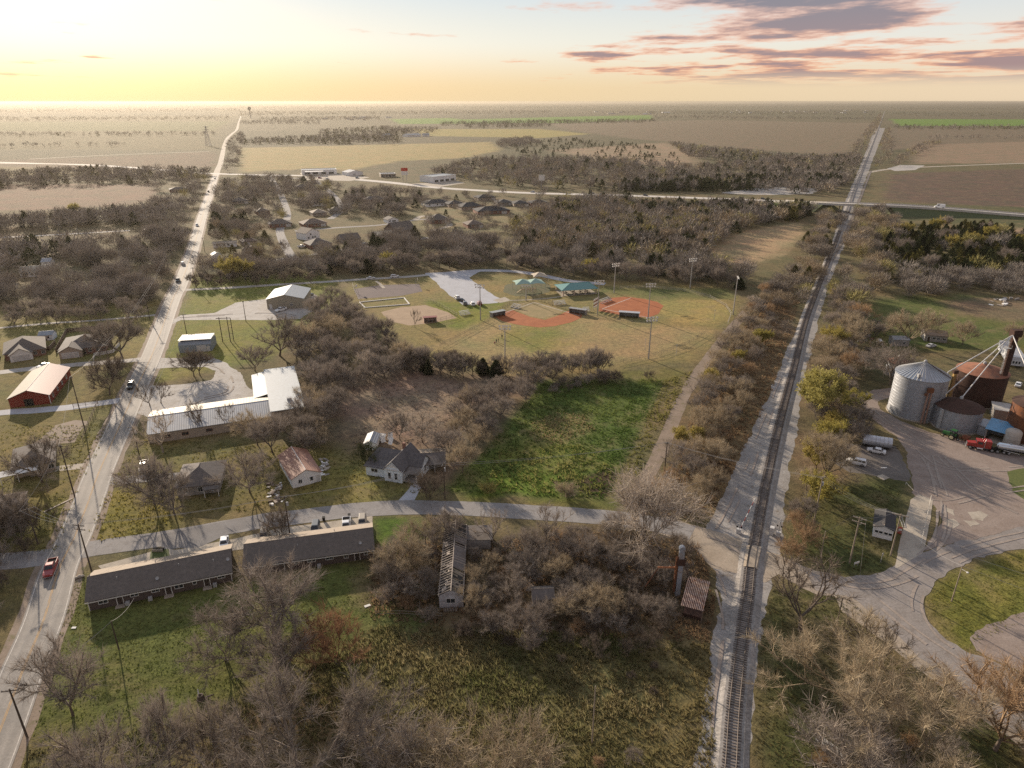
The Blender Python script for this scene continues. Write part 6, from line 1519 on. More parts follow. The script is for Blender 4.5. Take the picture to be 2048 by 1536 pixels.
def park():
    t, L = base('park_pavilion', 'open park pavilion with teal metal roof', 'pavilion', (1126, 592), (1180, 586))
    L = 17.5; W = 11; t.rotation_euler.z = R(14)
    e, r = 3.0, 5.0
    a, b, c, d = (-1, -1, e), (L + 1, -1, e), (L + 1, W + 1, e), (-1, W + 1, e); p, q = (W / 2, W / 2, r), (L - W / 2 + 3, W / 2, r)
    mb = MB().add([a, b, c, d, p, q] + [(v[0], v[1], e - .15) for v in (a, b, c, d)], [(0, 1, 5, 4), (1, 2, 5), (2, 3, 4, 5), (3, 0, 4), (0, 6, 7, 1), (1, 7, 8, 2), (2, 8, 9, 3), (3, 9, 6, 0), (9, 8, 7, 6)])
    rf = mb.build('roof', MET_TEAL, t)
    for k, (u, v) in enumerate(((a, p), (b, q), (c, q), (d, p), (p, q))): MB().tube(u, v, .1, n=5).build('roof_ridge', MET_TEAL, rf)
    for x in (0, L / 3, 2 * L / 3, L):
        for y in (0, W): MB().box(x - .25, x + .25, y - .25, y + .25, -.02, e).build('pillar', M('pillar_stone', (.55, .42, .33), (.42, .32, .25), scale=2), t)
    MB().box(-.5, L + .5, -.5, W + .5, -.01, .06).build('floor_slab', CONC, t)
    for k in range(4):
        x = 2.5 + k * 3.8
        tb = MB().box(x, x + .8, 3, 5.4, .72, .8).box(x - .55, x - .25, 3, 5.4, .42, .48).box(x + 1.05, x + 1.35, 3, 5.4, .42, .48).box(x + .3, x + .5, 3.3, 3.5, .05, .72).box(x + .3, x + .5, 4.9, 5.1, .05, .72)
        tb.build('picnic_table', FENCE_W, t)
    SHADE = M('shade_cloth', (.30, .42, .36), (.24, .35, .30), scale=.8, rough=.9)
    for i, (px, py, w, mat, lab) in enumerate(((1045, 581, 9, SHADE, 'green shade sail over the west half of the playground'), (1070, 580, 9, SHADE, 'green shade sail over the east half of the playground'), (1078, 566, 8, M('shade_tan', (.52, .44, .33), scale=.8), 'tan pyramid shade sail behind the playground'))):
        g = at(px, py); t = thing('shade_sail', lab, 'shade sail', (g.x, g.y, 0), R(12), None)
        e = 4.2; h = w / 2
        mb = MB(); n = 4
        for sx, sy in ((1, 0), (0, 1), (-1, 0), (0, -1)):
            u = (-sy, sx)
            A_ = (sx * h - u[0] * h, sy * h - u[1] * h, e); B2 = (sx * h + u[0] * h, sy * h + u[1] * h, e)
            m1 = (sx * h * .88, sy * h * .88, e + .35)
            mb.add([A_, m1, (0, 0, e + 1.9)], [(0, 1, 2)]); mb.add([m1, B2, (0, 0, e + 1.9)], [(0, 1, 2)])
        mb.build('canopy', mat, t)
        for sx in (-1, 1):
            for sy in (-1, 1): MB().tube((sx * h * .97, sy * h * .97, -.02), (sx * h * .97, sy * h * .97, e), .08, n=6).build('post', AC_, t)
    g = at(1057, 584); t = thing('play_structure', 'climbing frame with slide under the shade sails', 'playground', (g.x, g.y, 0), R(15))
    PLG = M('play_brown', (.22, .14, .08), (.15, .1, .06), scale=2)
    for x in (-3, 0, 3):
        MB().box(x - .9, x + .9, -.9, .9, 1.5, 1.62).build('deck', PLG, t)
        for sx in (-.85, .85):
            for sy in (-.85, .85): MB().tube((x + sx, sy, -.02), (x + sx, sy, 3.0), .06, n=6).build('post', PLG, t)
    for x in (-1.5, 1.5): MB().box(x - .62, x + .62, -.4, .4, 1.5, 1.58).build('bridge', PLG, t)
    MB().slab((3.9, -.4, 1.6), (6.6, -.4, .15), (6.6, .4, .15), (3.9, .4, 1.6), .06).build('slide', M('slide_green', (.07, .16, .08), scale=2), t)
    MB().slab((-3.9, .4, 1.6), (-6.2, .4, .15), (-6.2, -.4, .15), (-3.9, -.4, 1.6), .06).build('slide', M('slide_tan', (.40, .3, .18), scale=2), t)
    def dugout(px, py, L, W, rz, wm, rm, lab):
        g = at(px, py); t = thing('dugout', lab, 'dugout', (g.x, g.y, 0), rz)
        MB().box(0, L, W - .12, W, -.02, 2.2).build('back_wall', wm, t)
        for x in (0, L - .12): MB().box(x, x + .12, 0, W - .12, -.02, 2.2).build('side_wall', wm, t)
        MB().slab((-.3, -.4, 2.45), (L + .3, -.4, 2.45), (L + .3, W + .3, 2.3), (-.3, W + .3, 2.3), .1).build('roof', rm, t)
        MB().box(.3, L - .3, W - .7, W - .3, .4, .46).build('bench', AC_, t)
        for k in range(4): MB().tube((.2 + k * (L - .4) / 3, 0, 0), (.2 + k * (L - .4) / 3, 0, 2.3), .05, n=5).build('post', AC_, t)
    dugout(848, 646, 5.6, 2.4, R(12), M('dugout_pink', (.50, .34, .28), (.4, .26, .2)), M('dugout_roof', (.20, .05, .05), (.14, .04, .04)), 'small dugout with dark red roof on the practice diamond')
    dugout(1238, 634, 8.8, 2.6, R(-14), W_GREY, M_rib('dugout_metal', (.46, .47, .50), None, .4), 'long grey-roofed dugout beside the far diamond')
    dugout(985, 636, 7.0, 2.4, R(34), W_GREY, M_rib('dugout_metal2', (.30, .31, .30), None, .4), 'grey dugout at the west corner of the near diamond')
    dugout(1138, 626, 8.0, 2.4, R(-28), W_GREY, M_rib('dugout_metal3', (.34, .33, .31), None, .4), 'grey dugout at the east corner of the near diamond')
    def bleacher(px, py, L, rz, lab):
        g = at(px, py); t = thing('bleacher', lab, 'bleacher', (g.x, g.y, 0), rz)
        for k in range(4):
            MB().box(0, L, k * .7, k * .7 + .3, .4 + k * .4, .46 + k * .4).build('seat_board', M('aluminium', (.60, .59, .57), (.48, .47, .45), metal=.3, rough=.5), t)
            MB().box(0, L, k * .7 + .34, k * .7 + .6, .18 + k * .4, .22 + k * .4).build('foot_board', AC_, t)
        for x in (.3, L / 2, L - .3): MB().box(x, x + .08, 0, 2.6, -.02, .2).tube((x, 0, .1), (x, 2.5, 1.6), .05, n=4).build('frame', AC_, t)
    for px, py, L, a, lab in ((1020, 615, 5, -40, 'aluminium bleacher by the west corner of the diamond'), (1110, 611, 6, 20, 'aluminium bleacher by the backstop path'), (1206, 608, 8, 48, 'long bleacher beside the far diamond'), (922, 632, 5, 30, 'wooden bleacher by the practice diamond'), (1168, 624, 3, 10, 'low bench seat by the near diamond')):
        bleacher(px, py, L, R(a), lab)
    g = at(1192, 618); t = thing('scoreboard', 'striped scoreboard panel between the two diamonds', 'scoreboard', (g.x, g.y, 0), R(60))
    for k in range(5): MB().box(-3, 3, -.06, .06, 1.2 + k * .85, 1.75 + k * .85).build('panel', TRIM if k % 2 == 0 else M('panel_maroon', (.25, .08, .07)), t)
    for x in (-2.8, 0, 2.8): MB().tube((x, .12, -.02), (x, .12, 5.6), .1, n=6).build('post', AC_, t)
    a, b, c, d = G([(722, 612), (815, 602), (820, 609), (735, 618)])
    P4 = G([(719, 605), (808, 596), (819, 609), (730, 616)])
    t = thing('sand_court_border', 'white board border round the small sand court', 'border', (0, 0, 0))
    for i in range(4):
        p, q = P4[i], P4[(i + 1) % 4]; n = (q - p).normalized(); s = Vector((-n.y, n.x, 0)) * .22
        MB().add([p - s, q - s, q + s, p + s] + [v + Vector((0, 0, .35)) for v in (p - s, q - s, q + s, p + s)], [(4, 5, 6, 7), (0, 1, 5, 4), (1, 2, 6, 5), (2, 3, 7, 6), (3, 0, 4, 7)]).build('board', TRIM, t)
    for px, py, rz in ((710, 585, 80), (832, 571, 100)):
        g = at(px, py); t = thing('basketball_hoop', 'white basketball hoop at the ' + ('west' if px < 750 else 'east') + ' end of the court', 'hoop', (g.x, g.y, 0), R(rz))
        MB().tube((0, 0, -.02), (0, 0, 3.4), .1, n=6).tube((0, 0, 3.4), (0, -.9, 3.5), .07, n=6).build('post', AC_, t); MB().box(-.9, .9, -1.0, -.94, 2.9, 4.0).build('backboard', TRIM, t)
        MB().lathe([(.24, 3.05), (.26, 3.08)], 12, (0, -1.28, 0)).build('rim', RUST_RED, t)
park()

TYRE = M('tyre', (0.02, 0.02, 0.02), rough=.9); RIM = M('rim', (.45, .45, .45), rough=.35, metal=.6)
HEADL = M('headlight', (.75, .74, .70), rough=.2); TAILL = M('taillight', (.35, .02, .02), rough=.3)
CHROME = M('chrome', (.6, .6, .6), rough=.2, metal=.8)
def paint(name, c): return M('paint_' + name, c, tuple(x * .9 for x in c), scale=.6, rough=.28, spec=.6)
P_WHITE = paint('white', (.74, .74, .73)); P_SILVER = paint('silver', (.46, .47, .48)); P_BLACK = paint('black', (.03, .03, .033)); P_RED = paint('red', (.30, .025, .02)); P_GREY = paint('grey', (.14, .145, .15)); P_TAN = paint('tan', (.42, .36, .28)); P_BLUE = paint('blue', (.07, .11, .22)); P_GREEN = paint('tractor_green', (.03, .12, .035)); P_MAROON = paint('maroon', (.22, .03, .03))
def wheel(root, x, y, r=.34, w=.24, mat=None):
    s = 1 if y > 0 else -1
    t = MB().tube((x, y - w / 2, r), (x, y + w / 2, r), r, n=18).build('wheel', TYRE, root)
    MB().tube((x, y + s * (w / 2 + .003), r), (x, y + s * (w / 2 + .025), r), r * .62, r * .5, n=14).build('rim', mat or RIM, t)
CARS = {'sedan': dict(L=4.7, W=1.82, H=1.45, belt=.90, cb=(-1.75, 1.05), cr=(-1.05, .35), hood=.86, tail=.92),
        'suv': dict(L=4.9, W=1.92, H=1.80, belt=1.08, cb=(-2.38, 1.05), cr=(-2.15, .45), hood=1.02, tail=1.06),
        'pickup': dict(L=5.7, W=1.98, H=1.88, belt=1.12, cb=(-.75, 1.25), cr=(-.55, .65), hood=1.08, tail=1.10),
        'van': dict(L=5.4, W=2.0, H=2.25, belt=1.2, cb=(-2.65, 1.95), cr=(-2.6, 1.25), hood=1.05, tail=1.2)}
def vehicle(kind, pnt, p, front, label, cat='car', name=None, scale=1.0, z=0.02, group=None, roof_mat=None):
    g = at(*p); f = at(*front); d = f - g; c = CARS[kind]; L, W = c['L'], c['W']
    t = thing(name or {'sedan': 'sedan_car', 'suv': 'suv_car', 'pickup': 'pickup_truck', 'van': 'delivery_van'}[kind], label, cat, (g.x, g.y, z), math.atan2(d.y, d.x), group)
    t.scale = (scale,) * 3
    b = c['belt']; h = L / 2
    st = [(-h, .42, c['tail'] - .12, .86), (-h + .12, .30, c['tail'], .96), (-h + .9, .24, b, 1.0), (c['cb'][1], .24, b, 1.0), (h - .9, .26, c['hood'] + .0, .99), (h - .18, .30, c['hood'] - .12, .93), (h, .42, c['hood'] - .26, .82)]
    mb = MB(); vs = []
    for x, z0, z1, k in st:
        w = W / 2 * k; zm = z0 + (z1 - z0) * .55
        vs += [(x, -w * .92, z0), (x, -w, zm), (x, -w * .93, z1), (x, w * .93, z1), (x, w, zm), (x, w * .92, z0)]
    n = 6
    mb.add(vs, [tuple(range(n))[::-1], tuple(range(n * (len(st) - 1), n * len(st)))] + [(n * i + j, n * i + (j + 1) % n, n * (i + 1) + (j + 1) % n, n * (i + 1) + j) for i in range(len(st) - 1) for j in range(n)])
    mb.build('body', pnt, t)
    (x0, x1), (r0, r1) = c['cb'], c['cr']; w0 = W / 2 * .90; w1 = W / 2 * .74; H_ = c['H']
    cab = MB().add([(x0, -w0, b - .02), (x1, -w0, b - .02), (x1, w0, b - .02), (x0, w0, b - .02), (r0, -w1, H_ - .06), (r1, -w1, H_ - .06), (r1, w1, H_ - .06), (r0, w1, H_ - .06)], [(0, 1, 5, 4), (1, 2, 6, 5), (2, 3, 7, 6), (3, 0, 4, 7), (4, 5, 6, 7)])
    cab.build('cabin', pnt, t)
    MB().add([(r0, -w1, H_ - .06), (r1, -w1, H_ - .06), (r1, w1, H_ - .06), (r0, w1, H_ - .06), (r0 + .12, -w1 + .1, H_), (r1 - .15, -w1 + .1, H_), (r1 - .15, w1 - .1, H_), (r0 + .12, w1 - .1, H_)], [(0, 1, 5, 4), (1, 2, 6, 5), (2, 3, 7, 6), (3, 0, 4, 7), (4, 5, 6, 7)]).build('roof', roof_mat or pnt, t)
    def lerp(a, b_, u): return tuple(a[i] + (b_[i] - a[i]) * u for i in range(3))
    def pane(A, B, C, D, u0, u1, v0, v1, off, nm):
        q = lambda u, v: lerp(lerp(A, B, u), lerp(D, C, u), v)
        P = [Vector(q(u0, v0)), Vector(q(u1, v0)), Vector(q(u1, v1)), Vector(q(u0, v1))]
        nrm = (P[1] - P[0]).cross(P[3] - P[0]).normalized() * .012
        if nrm.dot(Vector(off)) < 0: nrm = -nrm
        MB().add([p + nrm for p in P] + [p - nrm * .5 for p in P], [(0, 1, 2, 3), (0, 4, 5, 1), (1, 5, 6, 2), (2, 6, 7, 3), (3, 7, 4, 0)]).build(nm, GLASS, t)
    for s in (-1, 1):
        A, B, C, D = (x0, s * w0, b), (x1, s * w0, b), (r1, s * w1, H_ - .06), (r0, s * w1, H_ - .06)
        cuts = ((.06, .47), (.53, .95)) if kind in ('sedan', 'pickup') else ((.05, .32), (.37, .62), (.67, .95)) if kind == 'suv' else ((.68, .92),)
        for u0, u1 in cuts: pane(A, B, C, D, u0, u1, .12, .88, (0, s, 0), 'side_window')
    pane((x1, -w0, b), (x1, w0, b), (r1, w1, H_ - .06), (r1, -w1, H_ - .06), .06, .94, .1, .92, (1, 0, 0), 'windscreen')
    pane((x0, -w0, b), (x0, w0, b), (r0, w1, H_ - .06), (r0, -w1, H_ - .06), .08, .92, .2, .88, (-1, 0, 0), 'rear_window')
    for s in (-1, 1):
        MB().box(h - .16, h - .02, s * W * .33 - .17, s * W * .33 + .17, c['hood'] - .36, c['hood'] - .2).build('headlight', HEADL, t)
        MB().box(-h - .005, -h + .08, s * W * .37 - .1, s * W * .37 + .1, c['tail'] - .34, c['tail'] - .14).build('taillight', TAILL, t)
        for x in (-h + .95, h - .95): wheel(t, x, s * (W / 2 - .12), .34 if kind == 'sedan' else .39)
    MB().box(h - .03, h + .05, -W * .42, W * .42, .34, .5).build('bumper', CHROME if kind == 'pickup' else pnt, t)
    if kind == 'pickup':
        MB().box(-h + .15, x0 - .1, -W * .40, W * .40, b + .002, b + .01).build('bed_floor', DARKIN, t)
        for s in (-1, 1): MB().box(-h + .05, x0 - .05, s * W * .44 - .05, s * W * .44 + .05, b - .01, b + .22).build('bed_side', pnt, t)
        MB().box(-h + .02, -h + .1, -W * .44, W * .44, b - .02, b + .22).build('tailgate', pnt, t)
    return t
def traffic():
    V = vehicle
    V('pickup', P_RED, (103, 1142), (92, 1170), 'red pickup truck driving towards us at the street junction', 'pickup truck', z=.06)
    V('suv', P_BLACK, (262, 775), (256, 788), 'black car driving towards us beside the gravel lot', z=.06)
    V('pickup', P_BLACK, (356, 563), (352, 573), 'dark pickup truck on the road by the pale lane', 'pickup truck', z=.06)
    V('suv', P_WHITE, (366, 529), (370, 519), 'white car on the road near the far houses', z=.06)
    V('suv', P_WHITE, (394, 452), (391, 460), 'white car on the road past the far wood', z=.06)
    V('suv', P_BLACK, (417, 384), (419, 377), 'dark car on the road short of the highway junction', z=.06)
    V('suv', P_SILVER, (430, 358), (429, 362), 'pale car waiting at the highway junction', z=.07)
    V('sedan', P_WHITE, (449, 1090), (447, 1106), 'white car parked between the two apartment houses')
    V('suv', P_TAN, (529, 1076), (526, 1098), 'beige-roofed car parked by the dark round bush')
    V('suv', P_GREY, (631, 1062), (628, 1080), 'grey car parked in the middle of the apron')
    V('pickup', P_WHITE, (693, 1056), (692, 1074), 'white pickup truck parked at the apartment house', 'pickup truck')
    V('suv', P_TAN, (725, 1049), (724, 1066), 'tan car parked at the east end of the apron')
    V('sedan', P_SILVER, (88, 734), (74, 738), 'silver car parked by the grey houses')
    V('pickup', P_BLACK, (288, 938), (284, 952), 'black pickup truck beside the hip-roofed cottage drive', 'pickup truck')
    V('pickup', P_WHITE, (562, 622), (552, 625), 'white pickup truck in front of the white workshop', 'pickup truck')
    V('suv', P_BLACK, (644, 605), (653, 601), 'dark car beside the white workshop')
    V('pickup', P_GREY, (617, 592), (626, 590), 'grey truck behind the white workshop', 'pickup truck')
    for px, py, fx, fy, k, pt, lab in ((914, 597, 908, 592, 'suv', P_WHITE, 'white car westmost in the park car park'), (921, 602, 913, 600, 'sedan', P_BLACK, 'black car in the park car park'), (930, 609, 928, 600, 'suv', P_GREY, 'dark grey car in the park car park row'), (945, 610, 939, 602, 'suv', P_WHITE, 'white car in the park car park row'), (959, 609, 954, 601, 'suv', P_MAROON, 'reddish car at the east of the park car park'), (742, 558, 752, 557, 'sedan', P_WHITE, 'white car on the lane above the basketball court'), (790, 555, 799, 554, 'suv', P_WHITE, 'white car on the lane near the court footpath')):
        V(k, pt, (px, py), (fx, fy), lab)
    V('suv', P_WHITE, (1712, 928), (1694, 924), 'white estate car parked beside the railway trees')
    V('sedan', P_WHITE, (1752, 905), (1733, 901), 'white sedan parked beside the silver tank')
    V('pickup', P_WHITE, (1733, 668), (1737, 660), 'old white truck rusting among the junk', 'pickup truck')
    V('van', P_WHITE, (1758, 688), (1752, 680), 'white van body left in the grass', 'van', scale=.85)
    V('sedan', P_SILVER, (1862, 694), (1872, 692), 'silver junk car before the long shed')
    V('sedan', P_WHITE, (2036, 772), (2040, 764), 'white car half hidden behind the elevator')
    for px, py, s, k, pt, lab in ((1291, 392, 1, 'suv', P_BLACK, 'black car on the highway above the green verge'), (1526, 399, 1, 'suv', P_BLACK, 'dark car on the highway near the creek bank'), (1065, 385, -1, 'suv', P_SILVER, 'silver car on the highway below the billboard'), (1185, 388, -1, 'sedan', P_GREY, 'grey car on the highway beside the budding trees')):
        V(k, pt, (px, py), (px + 10 * s, py + .5 * s), lab, z=.06)
    for px, py, fx, fy, k, pt, lab in ((562, 488, 563, 482, 'sedan', P_BLACK, 'dark car parked on the far suburban street'), (604, 495, 612, 494, 'pickup', P_WHITE, 'white truck parked by the white two-storey house'), (730, 489, 738, 487, 'sedan', P_SILVER, 'silver car on the lane along the creek trees'), (792, 486, 800, 484, 'suv', P_WHITE, 'white car by the cream workshop'), (640, 357, 648, 357, 'suv', P_RED, 'red car before the highway store'), (655, 359, 664, 360, 'suv', P_WHITE, 'white car before the highway store'), (715, 357, 722, 357, 'suv', P_GREY, 'grey car before the gabled highway shop')):
        V(k, pt, (px, py), (fx, fy), lab, z=.06)
traffic()
def trucks():
    g = at(1948, 896); f = at(1990, 903); rz = math.atan2(-(f - g).y, -(f - g).x)
    t = thing('semi_truck', 'dark red long-nosed truck tractor parked before the bins', 'truck', (g.x, g.y, .02), rz)
    MB().box(-5.0, 1.6, -.45, .45, .65, .95).build('chassis', DARKIN, t)
    MB().add([(-.1, -1.0, .8), (2.0, -.85, .8), (2.0, .85, .8), (-.1, 1.0, .8), (-.1, -.95, 1.95), (1.9, -.75, 1.75), (1.9, .75, 1.75), (-.1, .95, 1.95)], [(0, 1, 5, 4), (1, 2, 6, 5), (2, 3, 7, 6), (3, 0, 4, 7), (4, 5, 6, 7), (3, 2, 1, 0)]).build('hood', P_RED, t)
    MB().box(2.0, 2.08, -.6, .6, .85, 1.7).build('grille', CHROME, t)
    cb = MB().box(-2.0, -.1, -1.1, 1.1, .8, 2.75).build('cab', P_RED, t)
    MB().slab((-.09, -.95, 1.95), (-.09, .95, 1.95), (-.12, .9, 2.6), (-.12, -.9, 2.6), -.02).build('windscreen', GLASS, t)
    for s in (-1, 1): MB().box(-1.5, -.4, s * 1.1 - .02, s * 1.1 + .02, 1.85, 2.5).build('side_window', GLASS, t)
    MB().box(-3.6, -2.02, -1.15, 1.15, .9, 3.0).build('sleeper', P_RED, t)
    for s in (-1, 1): MB().tube((-2.0, s * 1.22, .9), (-2.0, s * 1.22, 3.6), .09, n=8).build('exhaust_stack', CHROME, t)
    for s in (-1, 1): MB().tube((-1.8, s * .95, .55), (-.4, s * .95, .55), .3, n=12).build('fuel_tank', CHROME, t)
    MB().box(2.0, 2.25, -1.1, 1.1, .35, .7).build('bumper', CHROME, t)
    for x in (1.2, -4.0, -5.3):
        for s in (-1, 1): wheel(t, x, s * (1.0 if x > 0 else .9), .5, .3 if x > 0 else .55)
    for s in (-1, 1): MB().box(.5, 1.9, s * 1.0 - .2, s * 1.0 + .2, 1.02, 1.12).build('fender', P_RED, t)
    d = Vector((math.cos(rz), math.sin(rz), 0)); c = Vector((g.x, g.y, 0)) - d * 5.2
    t = thing('tank_trailer', 'polished silver tank trailer behind the red truck', 'trailer', (c.x, c.y, .02), rz)
    pr = [(.001, 0), (.55, .03), (1.0, .25)]
    mb = MB(); n = 20; L = 11.5
    secs = [(0.2, .3), (0, .75), (-.2, .95), (-L + .2, .95), (-L, .75), (-L - .15, .3)]; vs = []
    for x, r in secs:
        for k in range(n): vs.append((x, r * math.cos(6.2832 * k / n), 1.95 + r * math.sin(6.2832 * k / n)))
    mb.add(vs, [(n * i + k, n * i + (k + 1) % n, n * i + n + (k + 1) % n, n * i + n + k) for i in range(len(secs) - 1) for k in range(n)] + [tuple(range(n)), tuple(range(len(vs) - 1, len(vs) - n - 1, -1))])
    mb.build('tank', M('polished_steel', (.66, .67, .68), (.55, .56, .57), rough=.25, metal=.7), t, True)
    MB().box(-L, .2, -.4, .4, .8, 1.05).build('frame', DARKIN, t)
    for s in (-1, 1): MB().tube((-L * .12, s * 1.02, 1.15), (-L * .45, s * 1.02, .75), .07, n=6).build('hose_tube', PIPE, t)
    for k in (.25, .5, .75): MB().lathe([(.25, 2.88), (.25, 3.05), (.001, 3.05)], 12, (-L * k, 0, 0)).build('hatch', AC_, t)
    for x in (-1.6, -2.8, -L + 2.2, -L + .9):
        for s in (-1, 1): wheel(t, x, s * .9, .48, .5, CHROME)
    g = at(1724, 893); f = at(1782, 902); rz = math.atan2((f - g).y, (f - g).x); L = (f - g).length
    t = thing('storage_tank', 'large silver cylindrical tank body lying beside the white sedan', 'tank', (g.x, g.y, 0), rz)
    mb = MB(); n = 24; vs = []
    secs = [(0, .0), (0, 1.45), (L, 1.45), (L, 0)]
    for x, r in secs:
        for k in range(n): vs.append((x, 1.4 + max(r, .001) * math.cos(6.2832 * k / n), 1.75 + max(r, .001) * math.sin(6.2832 * k / n)))
    mb.add(vs, [(n * i + k, n * i + (k + 1) % n, n * i + n + (k + 1) % n, n * i + n + k) for i in range(3) for k in range(n)]); mb.build('shell', M('dull_aluminium', (.56, .58, .61), (.44, .45, .48), scale=.8, rough=.4, metal=.4), t)
    for k in range(1, 7): MB().tube((L * k / 7 - .04, 1.4, 1.75), (L * k / 7 + .04, 1.4, 1.75), 1.48, n=24).build('hoop', AC_, t)
    for x in (.8, L - 1.2): MB().box(x, x + .4, .3, 2.5, -.02, .6).build('cradle', DARKIN, t)
    MB().box(L, L + 1.8, .6, .75, .7, .85).box(L, L + 1.8, 2.0, 2.15, .7, .85).build('drawbar', DARKIN, t)
    g = at(1900, 876); f = at(1884, 870); rz = math.atan2((f - g).y, (f - g).x)
    t = thing('tractor', 'green farm tractor with pale wheel hubs before the squat bin', 'tractor', (g.x, g.y, .01), rz)
    MB().add([(.1, -.45, .8), (2.3, -.38, .85), (2.3, .38, .85), (.1, .45, .8), (.1, -.42, 1.75), (2.2, -.33, 1.55), (2.2, .33, 1.55), (.1, .42, 1.75)], [(0, 1, 5, 4), (1, 2, 6, 5), (2, 3, 7, 6), (3, 0, 4, 7), (4, 5, 6, 7), (3, 2, 1, 0)]).build('hood', P_GREEN, t)
    MB().box(-1.3, .1, -.6, .6, .8, 1.5).build('body', P_GREEN, t)
    for x in (-1.2, 0):
        for s in (-1, 1): MB().box(x - .05, x + .05, s * .62 - .05, s * .62 + .05, 1.5, 2.7).build('cab_post', DARKIN, t)
    MB().box(-1.35, .15, -.75, .75, 2.7, 2.82).build('cab_roof', P_GREEN, t)
    MB().box(-.9, -.4, -.25, .25, 1.5, 1.65).box(-1.0, -.9, -.25, .25, 1.5, 2.1).build('seat', TYRE, t)
    HUB = M('hub_cream', (.62, .56, .34), (.5, .45, .28))
    for s in (-1, 1): wheel(t, -.8, s * 1.0, .82, .45, HUB); wheel(t, 1.8, s * .8, .5, .3, HUB)
    MB().tube((1.4, .2, 1.6), (1.4, .2, 2.4), .05, n=6).build('exhaust_stack', DARKIN, t)
    g = at(1930, 884)
    t = thing('farm_implement', 'reddish farm implement with wheels behind the tractor', 'implement', (g.x, g.y, .01), rz)
    MB().box(-1.8, 1.8, -.1, .1, .7, .85).box(-.1, .1, -1.4, 1.4, .7, .85).build('frame', RUST, t)
    for k in range(5): MB().tube((-1.6 + k * .8, -.6, .85), (-1.6 + k * .8, .5, .2), .06, n=5).build('tine', RUST, t)
    for x in (-1.5, 1.5): wheel(t, x, -1.2, .4, .2, CHROME); wheel(t, x, 1.2, .4, .2, CHROME)
    MB().add([(-.5, -.5, .85), (.5, -.5, .85), (.5, .5, .85), (-.5, .5, .85), (-.9, -.9, 1.8), (.9, -.9, 1.8), (.9, .9, 1.8), (-.9, .9, 1.8)], [(0, 1, 5, 4), (1, 2, 6, 5), (2, 3, 7, 6), (3, 0, 4, 7)]).build('hopper', RUST_RED, t)
trucks()

WOODP = M('pole_wood', (0.105, 0.08, 0.062), (0.065, 0.05, 0.04), scale=2, vscale=(4, 4, .4))
WOODP_L = M('pole_wood_pale', (0.34, 0.28, 0.215), (0.24, 0.195, 0.15), scale=2, vscale=(4, 4, .4))
STEEL = M('galv_pole', (0.46, 0.45, 0.43), (0.36, 0.35, 0.34), rough=.5, metal=.3)
WIRE = M('wire', (0.42, 0.39, 0.35), rough=.6)
TOPS = {}
def pole(key, px, py, ptop, label, arm=1.1, rz=0.0, trafo=False, lamp=False, mat=None, two=False, r=.15):
    g = at(px, py); h = ht(px, py, ptop)
    t = thing('utility_pole', label, 'utility pole', (g.x, g.y, 0), rz)
    m = mat or WOODP
    MB().tube((0, 0, -.05), (0, 0, h), r * 1.15, r * .75, 8).build('pole', m, t)
    levels = ([h - .35] + ([h - 1.3] if two else [])) if arm else []
    for z in levels:
        a = MB().box(-arm, arm, -.07, .07, z - .07, z + .07).build('crossarm', m, t)
        for x in (-arm + .12, -arm * .4, arm * .4, arm - .12): MB().lathe([(.03, z + .07), (.05, z + .12), (.06, z + .2), (.02, z + .26)], 7, (x, 0, 0)).build('insulator', AC_, a)
        for s in (-1, 1): MB().tube((s * arm * .6, .08, z), (0, .08, z - .6), .025, n=4).build('brace', AC_, t)
    if trafo: MB().lathe([(.001, h - 2.4), (.25, h - 2.4), (.27, h - 1.6), (.15, h - 1.5), (.001, h - 1.5)], 12, (.42, 0, 0)).build('transformer', AC_, t)
    if lamp:
        MB().tube((0, 0, h - .8), (0, -1.6, h - .3), .04, n=5).build('lamp_arm', AC_, t); MB().lathe([(.001, -.12), (.18, -.1), (.22, .05), (.001, .12)], 10, (0, -1.7, h - .32)).build('lamp_head', TRIM, t)
    c, s = math.cos(rz), math.sin(rz)
    TOPS[key] = [Vector((g.x + x * c, g.y + x * s, h - .1)) for x in ((-arm + .12, 0, arm - .12) if arm else (0,))]
    return t
def wire(a, b, label, group, sag=.9, r=.026):
    mb = MB(); n = 14; pts = []
    for k in range(n + 1):
        u = k / n; p = a.lerp(b, u); p.z -= sag * 4 * u * (1 - u); pts.append(p)
    for p, q in zip(pts, pts[1:]): mb.tube(p, q, r, n=3, caps=False)
    return tag(mb.build('overhead_wire', WIRE), label, 'wire', group)
def span(k1, k2, label, n=3, sag=.9):
    A, B = TOPS[k1], TOPS[k2]; n = min(n, len(A), len(B))
    for i in range(n):
        a = A[min(int(i * len(A) / n), len(A) - 1)]; b = B[min(int(i * len(B) / n), len(B) - 1)]
        wire(a, b, label, label if n > 1 else None, sag)
